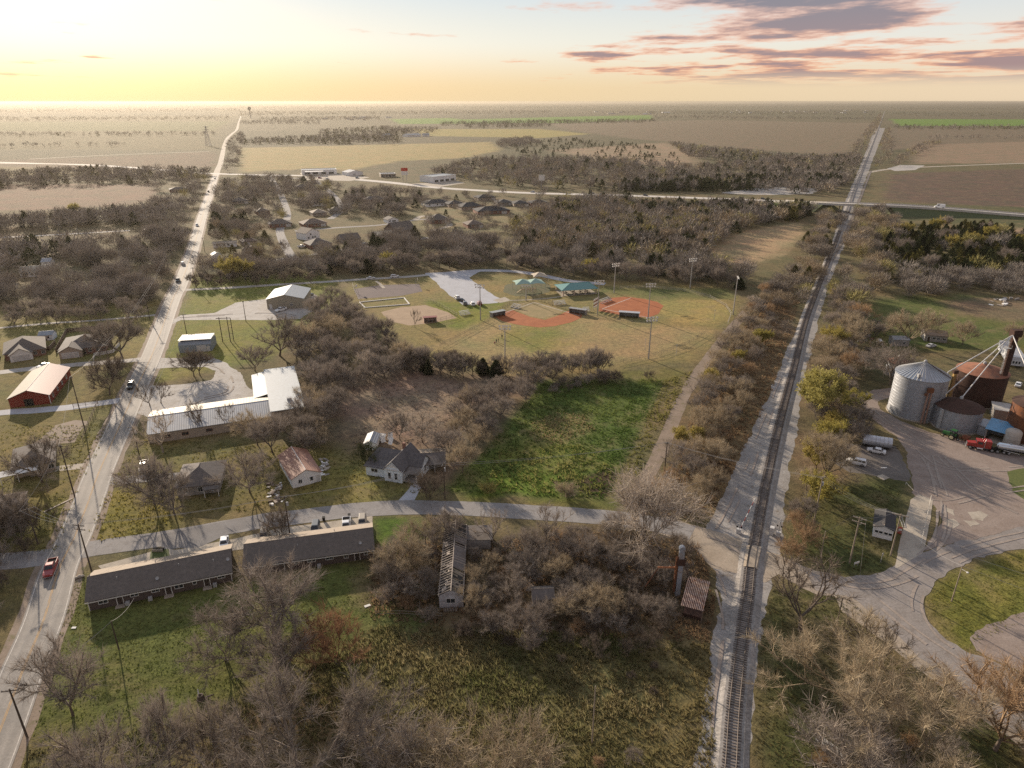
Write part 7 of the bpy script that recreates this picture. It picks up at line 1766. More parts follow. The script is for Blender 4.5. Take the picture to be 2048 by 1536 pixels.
def poles():
    pole('1', 183, 1142, 1048, 'utility pole at the junction of road and street', 1.3, R(-10), two=True, lamp=False)
    pole('2', 55, 1476, 1378, 'utility pole with orange weeds at its foot by the road', 1.2, R(10))
    pole('3', 76, 1088, 1016, 'utility pole by the house at the west picture edge', 1.4, R(40))
    pole('4', 581, 1077, 992, 'dark pole behind the round bush on the apron', 0.6, 0, trafo=True, lamp=True)
    pole('5', 238, 1299, 1242, 'short dark service pole on the lawn behind the apartments', 0, r=.12)
    pole('6', 277, 904, 852, 'utility pole with twin arms before the long metal roof', 1.3, R(20), two=True, trafo=True)
    pole('7', 171, 864, 753, 'tall dark pole beside the fenced dirt patch', .5, 0)
    pole('8', 150, 995, 890, 'tall dark pole beside the road below the dark house', .5, 0)
    pole('9', 374, 671, 628, 'utility pole by the mouth of the workshop drive', 1.2, R(10))
    pole('10', 492, 643, 602, 'bare pole in the workshop gravel', .4, 0)
    pole('12', 890, 998, 926, 'utility pole at the south-west corner of the green lot', 1.3, R(70), trafo=True)
    pole('13', 1627, 1048, 953, 'pale pole in the grass beside the railway trees', .8, R(30), mat=WOODP_L, trafo=True)
    pole('14', 1699, 1126, 1034, 'pale pole with crossed arms on the crossing lawn', 1.3, R(-35), mat=WOODP_L, two=True)
    pole('15', 1781, 1111, 1028, 'thick pale pole beside the white office', 1.5, R(-25), mat=WOODP_L)
    pole('16', 1641, 1111, 1062, 'short pale guy pole on the crossing lawn', 0, mat=WOODP_L, r=.1)
    pole('17', 1903, 1203, 1131, 'slim pale pole with lamp on the eastern grass verge', 0, mat=WOODP_L, lamp=True, r=.11)
    pole('18', 1669, 1268, 1196, 'thin dark pole beside the tree with mistletoe', 0, r=.11)
    pole('19', 854, 1133, 1072, 'thin dark pole left of the derelict house', 0, r=.11)
    pole('20', 1184, 1486, 1372, 'bare grey pole standing in the weed field', 0, mat=WOODP_L, r=.11)
    pole('21', 1328, 952, 884, 'pole with meter box beside the dirt lane', .5, 0)
    pole('22', 1255, 1247, 1147, 'thin grey pole in the brush by the loader leg', 0, r=.1)
    MB_ = MB().box(-.35, .35, -.25, .25, .9, 2.1)
    g = at(1333, 953); tag(MB().box(-.35, .35, -.25, .25, -.02, 1.5).box(-.25, .25, -.3, -.26, .6, 1.2).build('meter_box', AC_, None, False, (g.x, g.y, 0)), 'grey meter cabinet at the foot of the lane pole', 'meter box')
    far = [(225, 752, 690, 'a'), (300, 640, 590, 'b'), (338, 545, 512, 'c'), (366, 470, 442, 'd'), (388, 420, 398, 'e')]
    for i, (px, py, pt, k) in enumerate(far): pole('w' + k, px, py, pt, ['pole left of the road by the gravel lane to the grey houses', 'pole left of the road by the meadow row', 'pole left of the road in the hazy wood', 'pole left of the road beside the far meadow', 'pole left of the road near the junction'][i], 1.0, R(20))
    far = [(392, 575, 535, 'a'), (402, 540, 505, 'b'), (410, 505, 475, 'c'), (418, 470, 445, 'd'), (425, 430, 408, 'e')]
    for i, (px, py, pt, k) in enumerate(far): pole('r' + k, px, py, pt, ['pole right of the road at the pale lane', 'pole right of the road by the budding tree', 'pole right of the road by the white shed', 'pole right of the road by the trailer house', 'pole right of the road near the far trees'][i], 1.0, R(20))
    far = [(530, 520, 485), (555, 445, 415), (548, 400, 378)]
    for i, (px, py, pt) in enumerate(far): pole('s%d' % i, px, py, pt, ['pole at the end of the suburban street', 'pole among the far suburban roofs', 'pole where the suburban street meets the highway'][i], .9, 0)
    g = at(453, 684)
    t = thing('h_frame_pole', 'dark twin-post power frame on the lawn by the metal shed', 'utility pole', (g.x, g.y, 0), R(8))
    for x in (-1.4, 1.6): MB().tube((x, 0, -.02), (x, 0, 10.5), .18, .14, 7).build('pole', WOODP, t)
    MB().box(-2.6, 2.8, -.12, .12, 9.9, 10.15).build('crossarm', WOODP, t)
    for k in range(7): MB().box(1.3, 2.8, .5 - .05, .5 + .05, 1 + k * 1.2, 1.08 + k * 1.2).build('rung', WOODP, t)
    MB().tube((2.8, .5, -.02), (2.8, .5, 9.9), .14, n=6).build('pole', WOODP, t)
    span('2', '1', 'overhead wires along the road from the corner pole', 3); span('1', '6', 'overhead wires from the junction to the long metal roof', 3); span('6', '9', 'overhead wires along the road past the gravel lot', 3)
    span('1', '4', 'overhead wires from the junction over the street', 2); span('4', '12', 'overhead wires over the cottages to the green lot', 3); span('12', '21', 'overhead wires across the green lot', 2); span('21', '13', 'overhead wires over the railway to the east poles', 2)
    span('13', '15', 'overhead wires sagging to the office pole', 3, 1.6); span('14', '15', 'overhead wire between the two lawn poles', 1); span('15', '17', 'overhead wires crossing the east junction', 3, 1.4)
    span('3', '1', 'overhead wires over the road from the west house', 3); span('8', '7', 'overhead wires between the tall dark poles', 1); span('3', '8', 'overhead wire from the west house pole up the road', 1); span('7', 'wa', 'overhead wire past the red barn', 1); span('wa', 'wb', 'overhead wires left of the road by the meadow', 2)
    span('wb', 'wc', 'overhead wires left of the road in the wood', 2); span('9', 'ra', 'overhead wires right of the road by the workshop', 2); span('ra', 'rb', 'overhead wires right of the road by the lane', 2); span('rb', 'rc', 'overhead wires right of the road by the sheds', 2); span('rc', 'rd', 'overhead wires right of the road past the trailer house', 2)
    a = TOPS['5'][0]; b = at(268, 1196, 2.9); wire(a, b, 'service wire drooping from the short pole to the apartments', None, .7, .03)
    wire(TOPS['2'][1] * 1.0, a, 'long service wire from the road pole to the short pole', None, 1.0)
    a = TOPS['17'][0]; wire(a, a + Vector((40, -28, -.5)), 'overhead wire running out past the east lot', None, 1.2)
    a = TOPS['14'][1]; wire(a, a + Vector((62, -42, -1)), 'long overhead wire over the east road', None, 1.6); wire(TOPS['14'][0], TOPS['16'][0], 'guy wire to the short pale pole', None, .1)
    wire(TOPS['14'][2], at(1720, 1150, .1), 'guy wire of the crossed-arm pole', None, .02)
poles()
def light_mast(px, py, ptop, label, bars=2, rz=0.0):
    g = at(px, py); h = ht(px, py, ptop)
    t = thing('light_mast', label, 'floodlight', (g.x, g.y, 0), rz)
    MB().tube((0, 0, -.05), (0, 0, h), .28, .16, 8).build('mast', STEEL, t)
    for b in range(bars):
        z = h - .3 - b * 1.1; w = 2.2 - .2 * b
        MB().box(-w, w, -.07, .07, z - .06, z + .06).build('crossbar', STEEL, t)
        for k in range(4):
            x = -w + .2 + k * (2 * w - .4) / 3
            l = MB().add([(x - .32, -.5, z - .42), (x + .32, -.5, z - .42), (x + .32, -.42, z + .3), (x - .32, -.42, z + .3), (x - .16, .1, z - .15), (x + .16, .1, z - .15), (x + .16, .1, z + .15), (x - .16, .1, z + .15)], [(0, 1, 2, 3), (4, 7, 6, 5), (0, 4, 5, 1), (1, 5, 6, 2), (2, 6, 7, 3), (3, 7, 4, 0)])
            l.build('floodlight', TRIM, t)
for a in ((961, 640, 568, 'floodlight mast by the picnic lawn west of the diamond', 2, R(-20)), (1010, 716, 650, 'floodlight mast in the near outfield behind the tree row', 2, 0), (1195, 629, 560, 'floodlight mast at the scoreboard', 2, R(10)), (1228, 586, 526, 'floodlight mast behind the far diamond by the wood', 2, R(30)), (1296, 637, 566, 'floodlight mast beside the far diamond dugout', 2, R(5)), (1297, 718, 633, 'tall floodlight mast in the open near outfield', 2, R(10)), (1380, 576, 516, 'floodlight mast at the wood edge of the far outfield', 2, R(20)), (1466, 629, 554, 'floodlight mast at the bend of the dirt lane', 1, R(80)), (1052, 602, 570, 'slim lamp mast by the playground', 1, 0)): light_mast(*a)

def fence(pts, h, step, label, mat, rails=2, px=True, r=.05, name='fence', board=None, mesh=False):
    P = G(pts) if px else pts
    t = thing(name, label, 'fence', tuple(P[0]))
    o = P[0]
    for a, b in zip(P, P[1:]):
        a = a - o; b = b - o; L = (b - a).length; n = max(1, round(L / step))
        for k in range(n):
            p = a.lerp(b, k / n); MB().tube((p.x, p.y, -.05), (p.x, p.y, h + .05), r, n=5).build('post', mat, t)
        d = (b - a).normalized(); s = Vector((-d.y, d.x, 0)) * .03
        if board:
            m = max(1, round(L / board))
            for k in range(m):
                p = a.lerp(b, k / m); q = a.lerp(b, (k + .93) / m); MB().add([p - s, q - s, q + s, p + s] + [v + Vector((0, 0, h - .02 * (k % 3))) for v in (p - s, q - s, q + s, p + s)], [(4, 5, 6, 7), (0, 1, 5, 4), (1, 2, 6, 5), (2, 3, 7, 6), (3, 0, 4, 7)]).build('board', mat, t)
        else:
            for k in range(rails):
                z = h * (k + 1) / rails - .05; MB().tube((a.x, a.y, z), (b.x, b.y, z), r * .7, n=4).build('rail', mat, t)
        if mesh:   # woven wire drawn as thin diagonal strands
            mb = MB(); k = 0.0
            while k < L:
                p = a.lerp(b, k / L); q = a.lerp(b, min(1, (k + h) / L)); mb.tube((p.x, p.y, .02), (q.x, q.y, h), .012, n=3, caps=False); mb.tube((p.x, p.y, h), (q.x, q.y, .02), .012, n=3, caps=False); k += .7
            mb.build('wire_mesh', mat, t)['kind'] = 'stuff'
    return t
def fences():
    CH = M('chain_link', (.26, .23, .19), (.2, .17, .14), rough=.7); PALE = M('pale_rail', (.52, .48, .42), (.4, .37, .32))
    fence([(880, 694), (930, 668), (985, 640)], 1.4, 4, 'chain-link fence along the left field line', CH, 2, mesh=True)
    fence([(1000, 625), (1020, 612), (1042, 602), (1075, 600), (1105, 610), (1140, 622), (1160, 629)], 2.4, 3, 'tall chain-link backstop round the near diamond', CH, 3, mesh=True)
    fence([(1230, 729), (1310, 712), (1370, 692), (1410, 668)], 1.5, 4, 'outfield fence of the near diamond', CH, 2, mesh=True)
    fence([(1160, 632), (1195, 634), (1230, 642), (1300, 650)], 1.5, 4, 'fence along the first base line of the far diamond', CH, 2, mesh=True)
    fence([(1240, 578), (1300, 576), (1370, 583), (1420, 596), (1452, 614), (1462, 630), (1455, 650)], 1.5, 4, 'curved pale outfield fence of the far diamond', PALE, 2, mesh=True)
    fence([(862, 606), (885, 616), (915, 634), (870, 646)], 1.8, 3, 'wire fence round the practice diamond', CH, 2, mesh=True)
    fence([(705, 572), (710, 588), (720, 606)], 2.0, 4, 'fence beside the basketball court', CH, 2)
    fence([(187, 722), (190, 712), (226, 706), (240, 690)], 1.3, 2.5, 'white board fence of the grey hip-roofed house', TRIM, 2, board=1.2)
    fence([(112, 706), (134, 665), (210, 658)], 1.8, 2.5, 'brown privacy fence behind the grey hip-roofed house', FENCE_W, 2, board=1.0)
    fence([(84, 702), (100, 701), (112, 688)], 1.8, 2.5, 'brown privacy fence behind the dark-roofed house', FENCE_W, 2, board=1.0)
    fence([(147, 815), (196, 808), (165, 880), (118, 886)], 1.4, 3.5, 'wooden rail fence round the reddish dirt patch', FENCE_W, 3, r=.08)
    fence([(752, 1232), (800, 1231), (885, 1236)], 1.2, 4, 'leaning pale fence below the derelict house', M('grey_rail', (.34, .31, .27)), 2)
    fence([(1840, 1096), (1848, 1060), (1861, 998)], 1.0, 5, 'low white guard rail beside the scale drive', PALE, 1, r=.09, name='guard_rail')
    fence([(1811, 970), (1825, 985)], .8, 3, 'short white rail at the top of the scale drive', PALE, 1, r=.08, name='guard_rail')
    fence([(735, 478), (752, 492), (800, 480)], 1.8, 3, 'wooden yard fence beside the cream workshop', FENCE_W, 2, board=2.0)
    fence([(1850, 1405 - 20), (1880, 1395), (1898, 1418)], 1.2, 3, 'dark wire fence at the edge of the concrete strip', DARKIN, 2)
    for i, (px, py) in enumerate(((1290, 700), (1352, 712), (1428, 640))): 
        g = at(px, py); tag(MB().tube((0, 0, -.02), (0, 0, 4.5), .07, .05, 6).box(-.2, .2, -.05, .05, 4.3, 4.6).build('foul_pole', AC_, None, False, (g.x, g.y, 0)), ['short grey pole in the near outfield', 'short grey pole at the outfield fence', 'foul pole at the far outfield corner'][i], 'pole')
fences()

def overpass():
    P = [at(1560, 402, 1.0), at(1610, 405, 4.0), at(1655, 406.5, 6.4), at(1700, 408, 7.0), at(1760, 410, 7.0), at(1810, 412, 6.4), at(1900, 418, 4.6), at(2048, 430, 2.4), at(2300, 448, .6)]
    L = spline(P, 6.0)
    t = thing('highway_overpass', 'highway overpass carrying the road above the railway', 'bridge', (0, 0, 0))
    hw = 6.6
    A = offset(L, -hw); B = offset(L, hw); vs = []
    for p, a, b in zip(L, A, B): vs += [(a.x, a.y, p.z), (b.x, b.y, p.z), (b.x, b.y, p.z - .9), (a.x, a.y, p.z - .9)]
    mb = MB().add(vs, [(4 * i + j, 4 * i + (j + 1) % 4, 4 * i + 4 + (j + 1) % 4, 4 * i + 4 + j) for i in range(len(L) - 1) for j in range(4)])
    mb.build('deck', MATS['pale_concrete'], t)
    for o_ in (-hw + .1, hw - .1):
        A = offset(L, o_); m2 = MB()
        for (p, a), (q, b) in zip(list(zip(L, A)), list(zip(L, A))[1:]):
            m2.add([(a.x, a.y, p.z), (b.x, b.y, q.z), (b.x, b.y, q.z + .9), (a.x, a.y, p.z + .9)], [(0, 1, 2, 3)])
            m2.add([(a.x, a.y + .2, p.z), (b.x, b.y + .2, q.z), (b.x, b.y + .2, q.z + .9), (a.x, a.y + .2, p.z + .9)], [(3, 2, 1, 0)]); m2.add([(a.x, a.y, p.z + .9), (b.x, b.y, q.z + .9), (b.x, b.y + .2, q.z + .9), (a.x, a.y + .2, p.z + .9)], [(0, 1, 2, 3)])
        m2.build('parapet', MATS['pale_concrete'], t)
    x0, x1 = at(1668, 407, 7).x, at(1775, 411, 7).x
    for o_ in ('embankment_west', 'embankment_east'):
        seg = [p for p in L if (p.x < x0 if 'west' in o_ else p.x > x1)]
        a = offset(seg, -hw); b = offset(seg, hw); vs = []
        for i, p in enumerate(seg):
            k = p.z * 2.0; d1 = (a[i] - b[i]).normalized()
            u = a[i] + d1 * k; v = b[i] - d1 * k
            vs += [(u.x, u.y, 0), (a[i].x, a[i].y, p.z - .92), (b[i].x, b[i].y, p.z - .92), (v.x, v.y, 0)]
        n = len(seg); m3 = MB().add(vs, [(4 * i + j, 4 * i + j + 1, 4 * i + 5 + j, 4 * i + 4 + j) for i in range(n - 1) for j in range(3)])
        e = 0 if 'east' in o_ else n - 1; m3.f.append((4 * e, 4 * e + 1, 4 * e + 2, 4 * e + 3))
        m3.build('embankment', M('bank_grass', (.085, .10, .035), (.06, .075, .03), scale=.3, bump=.5), t)
    for f in (.2, .8):
        x = x0 + (x1 - x0) * f; p = min(L, key=lambda q: abs(q.x - x))
        for dy in (-3, 3): MB().tube((p.x, p.y + dy, -.05), (p.x, p.y + dy, p.z - .9), .45, n=10).build('pier', MATS['pale_concrete'], t)
    for (px, py, k, pt, lab, s) in ((1880, 417.5, 'van', P_WHITE, 'white van on the overpass approach', -1),):
        p = min(L, key=lambda q: (q - at(px, py, 4.8)).length); v = vehicle(k, pt, (px, py), (px - 20, py - 1), lab, 'van', scale=1.5); v.location = (p.x, p.y + 2, p.z)
overpass()

def crossing_signals():
    for (px, py, lab, s, arm) in ((1477, 1066, 'crossing signal with lowered red and white gate lying beside the track', 1, True), (1556, 1072, 'white crossing signal mast by the orange bushes', -1, False)):
        g = at(px, py); t = thing('crossing_signal', lab, 'crossing signal', (g.x, g.y, 0), R(-28))
        MB().box(-.5, .5, -.35, .35, -.02, 1.1).build('base_cabinet', PIPE, t); MB().tube((0, 0, 1.0), (0, 0, 4.4 if not arm else 3.2), .09, n=8).build('mast', AC_, t)
        z = 3.6 if not arm else 2.6
        for d in (-1, 1): MB().slab((-.7, -.12, z - .55 * d - .08), (.7, -.12, z + .55 * d - .08), (.7, -.12, z + .55 * d + .12), (-.7, -.12, z - .55 * d + .12), .03).build('crossbuck', TRIM, t)
        for x in (-.45, .45): MB().tube((x, -.1, z - .9), (x, -.25, z - .9), .2, n=12).build('signal_lamp', DARKIN, t)
        if arm:
            for k in range(8): MB().tube((.2 + k * .18, .2 + k * .95, 1.0 + k * .55), (.2 + (k + 1) * .18, .2 + (k + 1) * .95, 1.0 + (k + 1) * .55), .07, n=6).build('gate_arm', M('gate_red', (.34, .05, .03)) if k % 2 == 0 else TRIM, t)
        else: MB().box(-1.9, -1.0, -.5, .5, -.02, 1.9).build('relay_cabinet', PIPE, t)
    g = at(1712, 1133); t = thing('road_sign', 'low white sign on the crossing lawn', 'sign', (g.x, g.y, 0), R(20)); MB().box(-.7, .7, -.03, .03, .7, 1.2).build('panel', TRIM, t)
    for x in (-.5, .5): MB().tube((x, .06, -.02), (x, .06, 1.0), .04, n=5).build('post', AC_, t)
    g = at(1761, 1125); t = thing('road_sign', 'round sign back on a post at the east junction', 'sign', (g.x, g.y, 0), R(40)); MB().tube((0, 0, -.02), (0, 0, 2.4), .05, n=5).build('post', AC_, t); MB().tube((0, -.05, 2.1), (0, -.08, 2.1), .4, n=16).build('panel', AC_, t)
    g = at(1798, 1066); t = thing('fuel_pump', 'small red and white pump box by the office', 'pump', (g.x, g.y, 0), R(-20)); MB().box(-.4, .4, -.3, .3, -.02, 1.5).build('body', M('pump_red', (.45, .08, .05)), t); MB().box(-.35, .35, -.33, -.303, .8, 1.35).build('dial', TRIM, t)
crossing_signals()

def far_houses():
    H1 = [ # base px left, base px right, depth, eave, ridge, kind, wall, roof, label
        ((427, 496), (474, 493), 7, 2.6, 3.4, 'x', W_WHITE, SH_GREY, 'white trailer house beside the road'),
        ((426, 519), (444, 517), 5, 2.6, 3.8, 'y', W_WHITE, MET_WHITE, 'tiny white gabled shed by the road-side trees'),
        ((492, 512), (525, 509), 12, 2.7, 5.2, 'h', W_BRICK, SH_BROWN, 'brown hip-roofed house among the road-side trees'),
        ((488, 492), (515, 489), 10, 2.7, 5.2, 'h', W_TAN, SH_BROWN, 'small brown house behind the hip-roofed one by the road'),
        ((540, 456), (584, 453), 13, 2.7, 5.6, 'h', W_BRICK, SH_DARK, 'dark hip-roofed house at the suburban bend'),
        ((608, 456), (654, 452), 14, 2.7, 5.6, 'h', W_BRICK, SH_BROWN, 'wide brown-roofed house with a pale drive'),
        ((613, 481), (640, 476), 11, 4.8, 7.6, 'y', W_WHITE, SH_TAN, 'white two-storey house with tan gable roof'),
        ((622, 499), (664, 494), 13, 2.7, 5.8, 'h', W_BRICK, SH_DARK, 'dark hip-roofed house above the creek lane'),
        ((686, 488), (722, 484), 12, 2.8, 5.6, 'x', W_GREY, SH_GREY, 'grey gabled house west of the cream workshop'),
        ((756, 483), (796, 479), 14, 4.2, 5.6, 'x', W_TAN, MET_CREAM, 'cream metal workshop in the suburb'),
        ((792, 474), (832, 468), 15, 4.0, 9.0, 'x', W_BRICKDK, SH_DARK, 'tall steep dark-roofed house beside the cream workshop'),
        ((776, 447), (797, 445), 9, 2.8, 4.4, 'y', W_WHITE, SH_DARK, 'white garage behind the steep dark house'),
        ((860, 448), (900, 446), 14, 2.8, 6.6, 'h', W_BRICK, SH_DARK, 'dark house with dormer near the curving drive'),
        ((936, 457), (967, 455), 13, 2.7, 5.4, 'h', W_BRICK, SH_BROWN, 'brown-roofed house at the wood edge'),
        ((852, 414), (903, 411), 16, 2.9, 5.4, 'h', W_WHITE, SH_BLACK, 'black-roofed white house westmost in the new row'),
        ((898, 415), (930, 413), 14, 2.9, 5.2, 'h', W_TAN, SH_BLACK, 'black-roofed house second in the new row'),
        ((924, 421), (968, 418), 16, 2.9, 5.8, 'h', W_TAN, SH_BLACK, 'large black-roofed house in the middle of the new row'),
        ((956, 430), (1020, 427), 18, 2.9, 5.8, 'h', W_BRICK, SH_BLACK, 'widest black-roofed house nearest in the new row'),
        ((957, 402), (992, 400), 15, 2.9, 5.2, 'h', W_TAN, SH_BLACK, 'black-roofed house behind the middle of the new row'),
        ((995, 412), (1026, 411), 15, 2.9, 5.2, 'h', W_GREY, SH_BLACK, 'grey-walled black-roofed house in the new row'),
        ((1028, 414), (1058, 413), 15, 2.9, 5.2, 'h', W_TAN, SH_BLACK, 'black-roofed house beside the pale tree'),
        ((1062, 413), (1098, 412), 15, 2.9, 5.2, 'h', W_BRICK, SH_BLACK, 'eastmost black-roofed house in the new row'),
        ((466, 409), (498, 407), 14, 2.7, 5.4, 'h', W_TAN, SH_GREY, 'grey house in the trees near the highway'),
        ((620, 413), (664, 410), 14, 2.7, 5.4, 'h', W_WHITE, SH_GREY, 'pale grey-roofed house at the suburban street corner'),
        ((626, 433), (654, 431), 12, 2.7, 5.2, 'h', W_TAN, SH_TAN, 'tan-roofed house under the street corner'),
        ((660, 428), (690, 426), 12, 2.7, 5.2, 'h', W_GREY, SH_GREY, 'grey-roofed house by the street end'),
        ((728, 406), (772, 404), 14, 2.7, 5.4, 'h', W_BRICK, SH_GREY, 'long grey house in the middle trees'),
        ((700, 396), (724, 395), 12, 2.7, 5.2, 'h', W_TAN, SH_BROWN, 'brown-roofed house in the middle trees'),
        ((500, 390), (526, 389), 12, 2.7, 5.2, 'h', W_BRICK, SH_BROWN, 'brown house near the highway corner'),
        ((590, 380), (618, 379), 12, 2.7, 5.2, 'h', W_TAN, SH_GREY, 'grey-roofed house first on the suburban street'),
        ((515, 430), (540, 428), 12, 2.7, 5.2, 'h', W_BRICK, SH_GREY, 'grey-roofed house west of the suburban street'),
        ((42, 556), (92, 552), 12, 3.0, 5.0, 'x', W_WHITE, MET_CREAM, 'long pale-roofed house in the hazy western wood'),
        ((84, 533), (102, 532), 8, 2.6, 4.0, 'x', W_WHITE, MET_WHITE, 'small white shed in the hazy western wood'),
        ((300, 470), (322, 467), 10, 2.6, 4.2, 'y', W_TAN, MET_CREAM, 'small cream-roofed barn left of the road'),
        ((340, 385), (380, 383), 12, 2.7, 4.8, 'h', W_BRICK, SH_GREY, 'low house left of the road near the junction')]
    for A, B, W, e, r, k, wm, rm, lab in H1:
        t, L = base('suburban_house' if k == 'h' else 'far_building', lab, 'house', A, B)
        if k == 'h': hip(t, L, W, e, r, wm, rm, .5)
        else: gable(t, L, W, e, r, k, wm, rm, .4, .3)
        if L > 9:
            for f in (.12, .42, .6): opening(t, 'f', L * f, 1.0, 1.3, 1.2, L, W)
            if k == 'h' and L > 12: garage(t, 'f', L * .74, min(4.6, L * .22), 2.2, L, W)
        else: opening(t, 'f', L * .3, .02, 1.2, 2.0, L, W, 'door')
        if e > 4: opening(t, 'f', L * .3, 3.2, 1.2, 1.2, L, W)
    for A, B, W, h, wm, lab, canopy in (((604, 350), (674, 348), 22, 5.5, W_WHITE, 'long white highway store with flat roof', True), ((762, 355), (792, 354), 14, 4.0, W_TAN, 'low tan highway shop', False), ((866, 366), (912, 361), 24, 6.5, W_WHITE, 'long white box store beside the highway', False)):
        t, L = base('highway_shop', lab, 'shop', A, B)
        MB().box(0, L, 0, W, -.05, h).build('wall', wm, t); MB().box(.4, L - .4, .4, W - .4, h + .003, h + .08).build('roof', MET_BLUE, t)
        for a in ((-.1, L + .1, -.1, .3), (-.1, L + .1, W - .3, W + .1), (-.1, .3, .3, W - .3), (L - .3, L + .1, .3, W - .3)): MB().box(*a, h, h + .7).build('parapet', TRIM, t)
        for k in range(4): opening(t, 'f', L * (.08 + .23 * k), .6, L * .15, 2.4, L, W)
        if canopy:
            MB().box(4, L * .6, -18, -8, 4.6, 5.4).build('canopy', TRIM, t)
            for x in (6, L * .55):
                for y in (-16, -10): MB().box(x, x + .5, y, y + .5, -.02, 4.6).build('canopy_post', STEEL, t)
    t, L = base('highway_shop', 'gabled white highway shop beside the store', 'shop', (697, 352), (726, 350)); gable(t, L, 18, 4.2, 6.5, 'y', W_WHITE, MET_WHITE, .4, .3); opening(t, 'f', L * .3, .02, 4, 3, L, 18, 'garage').name = 'garage_door'
    for A, B, W, lab in (((815, 274), (842, 273), 25, 'distant barn with pale roof in the tan meadow'), ((845, 273), (858, 273), 14, 'smaller distant barn beside the pale-roofed one'), ((772, 274), (785, 273), 14, 'distant white shed by the cedar wood'), ((1325, 226), (1340, 226), 60, 'distant white block on the skyline plain')):
        t, L = base('distant_barn', lab, 'barn', A, B); gable(t, L, W, 5, 8, 'x', W_WHITE, MET_WHITE, .5, .4); opening(t, 'f', L * .4, .02, 4, 4, L, W, 'garage').name = 'barn_door'
    rs = random.Random(9)
    k = 0
    for i in range(46):
        if i < 26: px, py = rs.uniform(1460, 1745), rs.uniform(220, 227)
        elif i < 38: px, py = rs.uniform(640, 800), rs.uniform(235, 241)
        else: px, py = rs.uniform(1180, 1300), rs.uniform(224, 229)
        g = at(px, py); w = rs.uniform(14, 40)
        t = thing('distant_house', 'tiny pale house of the distant town under the skyline' if i < 26 else 'tiny pale house beyond the brown field' if i < 38 else 'tiny pale house beyond the green field', 'house', (g.x, g.y, 0), rs.uniform(-.3, .3), 'houses of the distant town' if i < 26 else 'houses beyond the brown field' if i < 38 else 'houses beyond the green field')
        walls_gable(t, w, w * .6, 4, 7, 'x', W_WHITE if rs.random() < .6 else W_TAN); roof_gable(t, w, w * .6, 4, 7, 'x', rs.choice((MET_WHITE, MET_CREAM, SH_TAN)))
    g = at(810, 364); t = thing('pylon_sign', 'tall red and white shop sign on twin poles', 'sign', (g.x, g.y, 0))
    for x in (-2.2, 2.2): MB().tube((x, .3, -.02), (x, .3, 15), .3, n=8).build('post', STEEL, t)
    MB().box(-4, 4, -.3, .25, 12.6, 16.4).build('upper_panel', M('sign_red', (.55, .05, .03)), t); MB().box(-4, 4, -.3, .25, 8.2, 12.4).build('lower_panel', TRIM, t)
    for px, py, lab in ((1083, 378, 'white billboard standing in the wood by the highway'),):
        g = at(px, py); t = thing('billboard', lab, 'billboard', (g.x, g.y, 0)); MB().tube((0, .6, -.02), (0, .6, 13), .5, n=8).build('post', STEEL, t); MB().box(-3.2, 3.2, -.2, .2, 9, 15).build('panel', TRIM, t); MB().box(-3.4, 3.4, -.25, .25, 15, 15.3).build('frame', STEEL, t)
    g = at(417, 292); t = thing('lattice_tower', 'steel lattice power tower left of the road on the plain', 'tower', (g.x, g.y, 0)); hh = ht(417, 292, 252)
    def lat(z): return 4.5 * (1 - z / hh) + .6
    for sx in (-1, 1):
        for sy in (-1, 1): MB().tube((sx * 5.1, sy * 5.1, -.05), (sx * .6, sy * .6, hh), .3, n=4).build('leg', STEEL, t)
    for k in range(8):
        z0, z1 = hh * k / 8, hh * (k + 1) / 8; a, b = lat(z0), lat(z1); mb = MB()
        for s in (-1, 1): mb.tube((-a, s * a, z0), (b, s * b, z1), .18, n=3).tube((a, s * a, z0), (-b, s * b, z1), .18, n=3).tube((s * a, -a, z0), (s * b, b, z1), .18, n=3).tube((s * a, a, z0), (s * b, -b, z1), .18, n=3)
        mb.build('bracing', STEEL, t)
    for z in (.72, .84, .96): MB().tube((-7, 0, hh * z), (7, 0, hh * z), .35, n=4).build('crossarm', STEEL, t)
    g = at(501, 236); hh = ht(501, 236, 213); t = thing('water_tower', 'distant dark water tower on the skyline', 'water tower', (g.x, g.y, 0))
    MB().tube((0, 0, -.5), (0, 0, hh * .7), 2.2, n=10).build('shaft', STEEL, t); MB().lathe([(2.2, hh * .62), (8.5, hh * .74), (9.5, hh * .85), (7, hh * .95), (.001, hh)], 20).build('tank', M('tower_grey', (.16, .16, .15)), t)
far_houses()

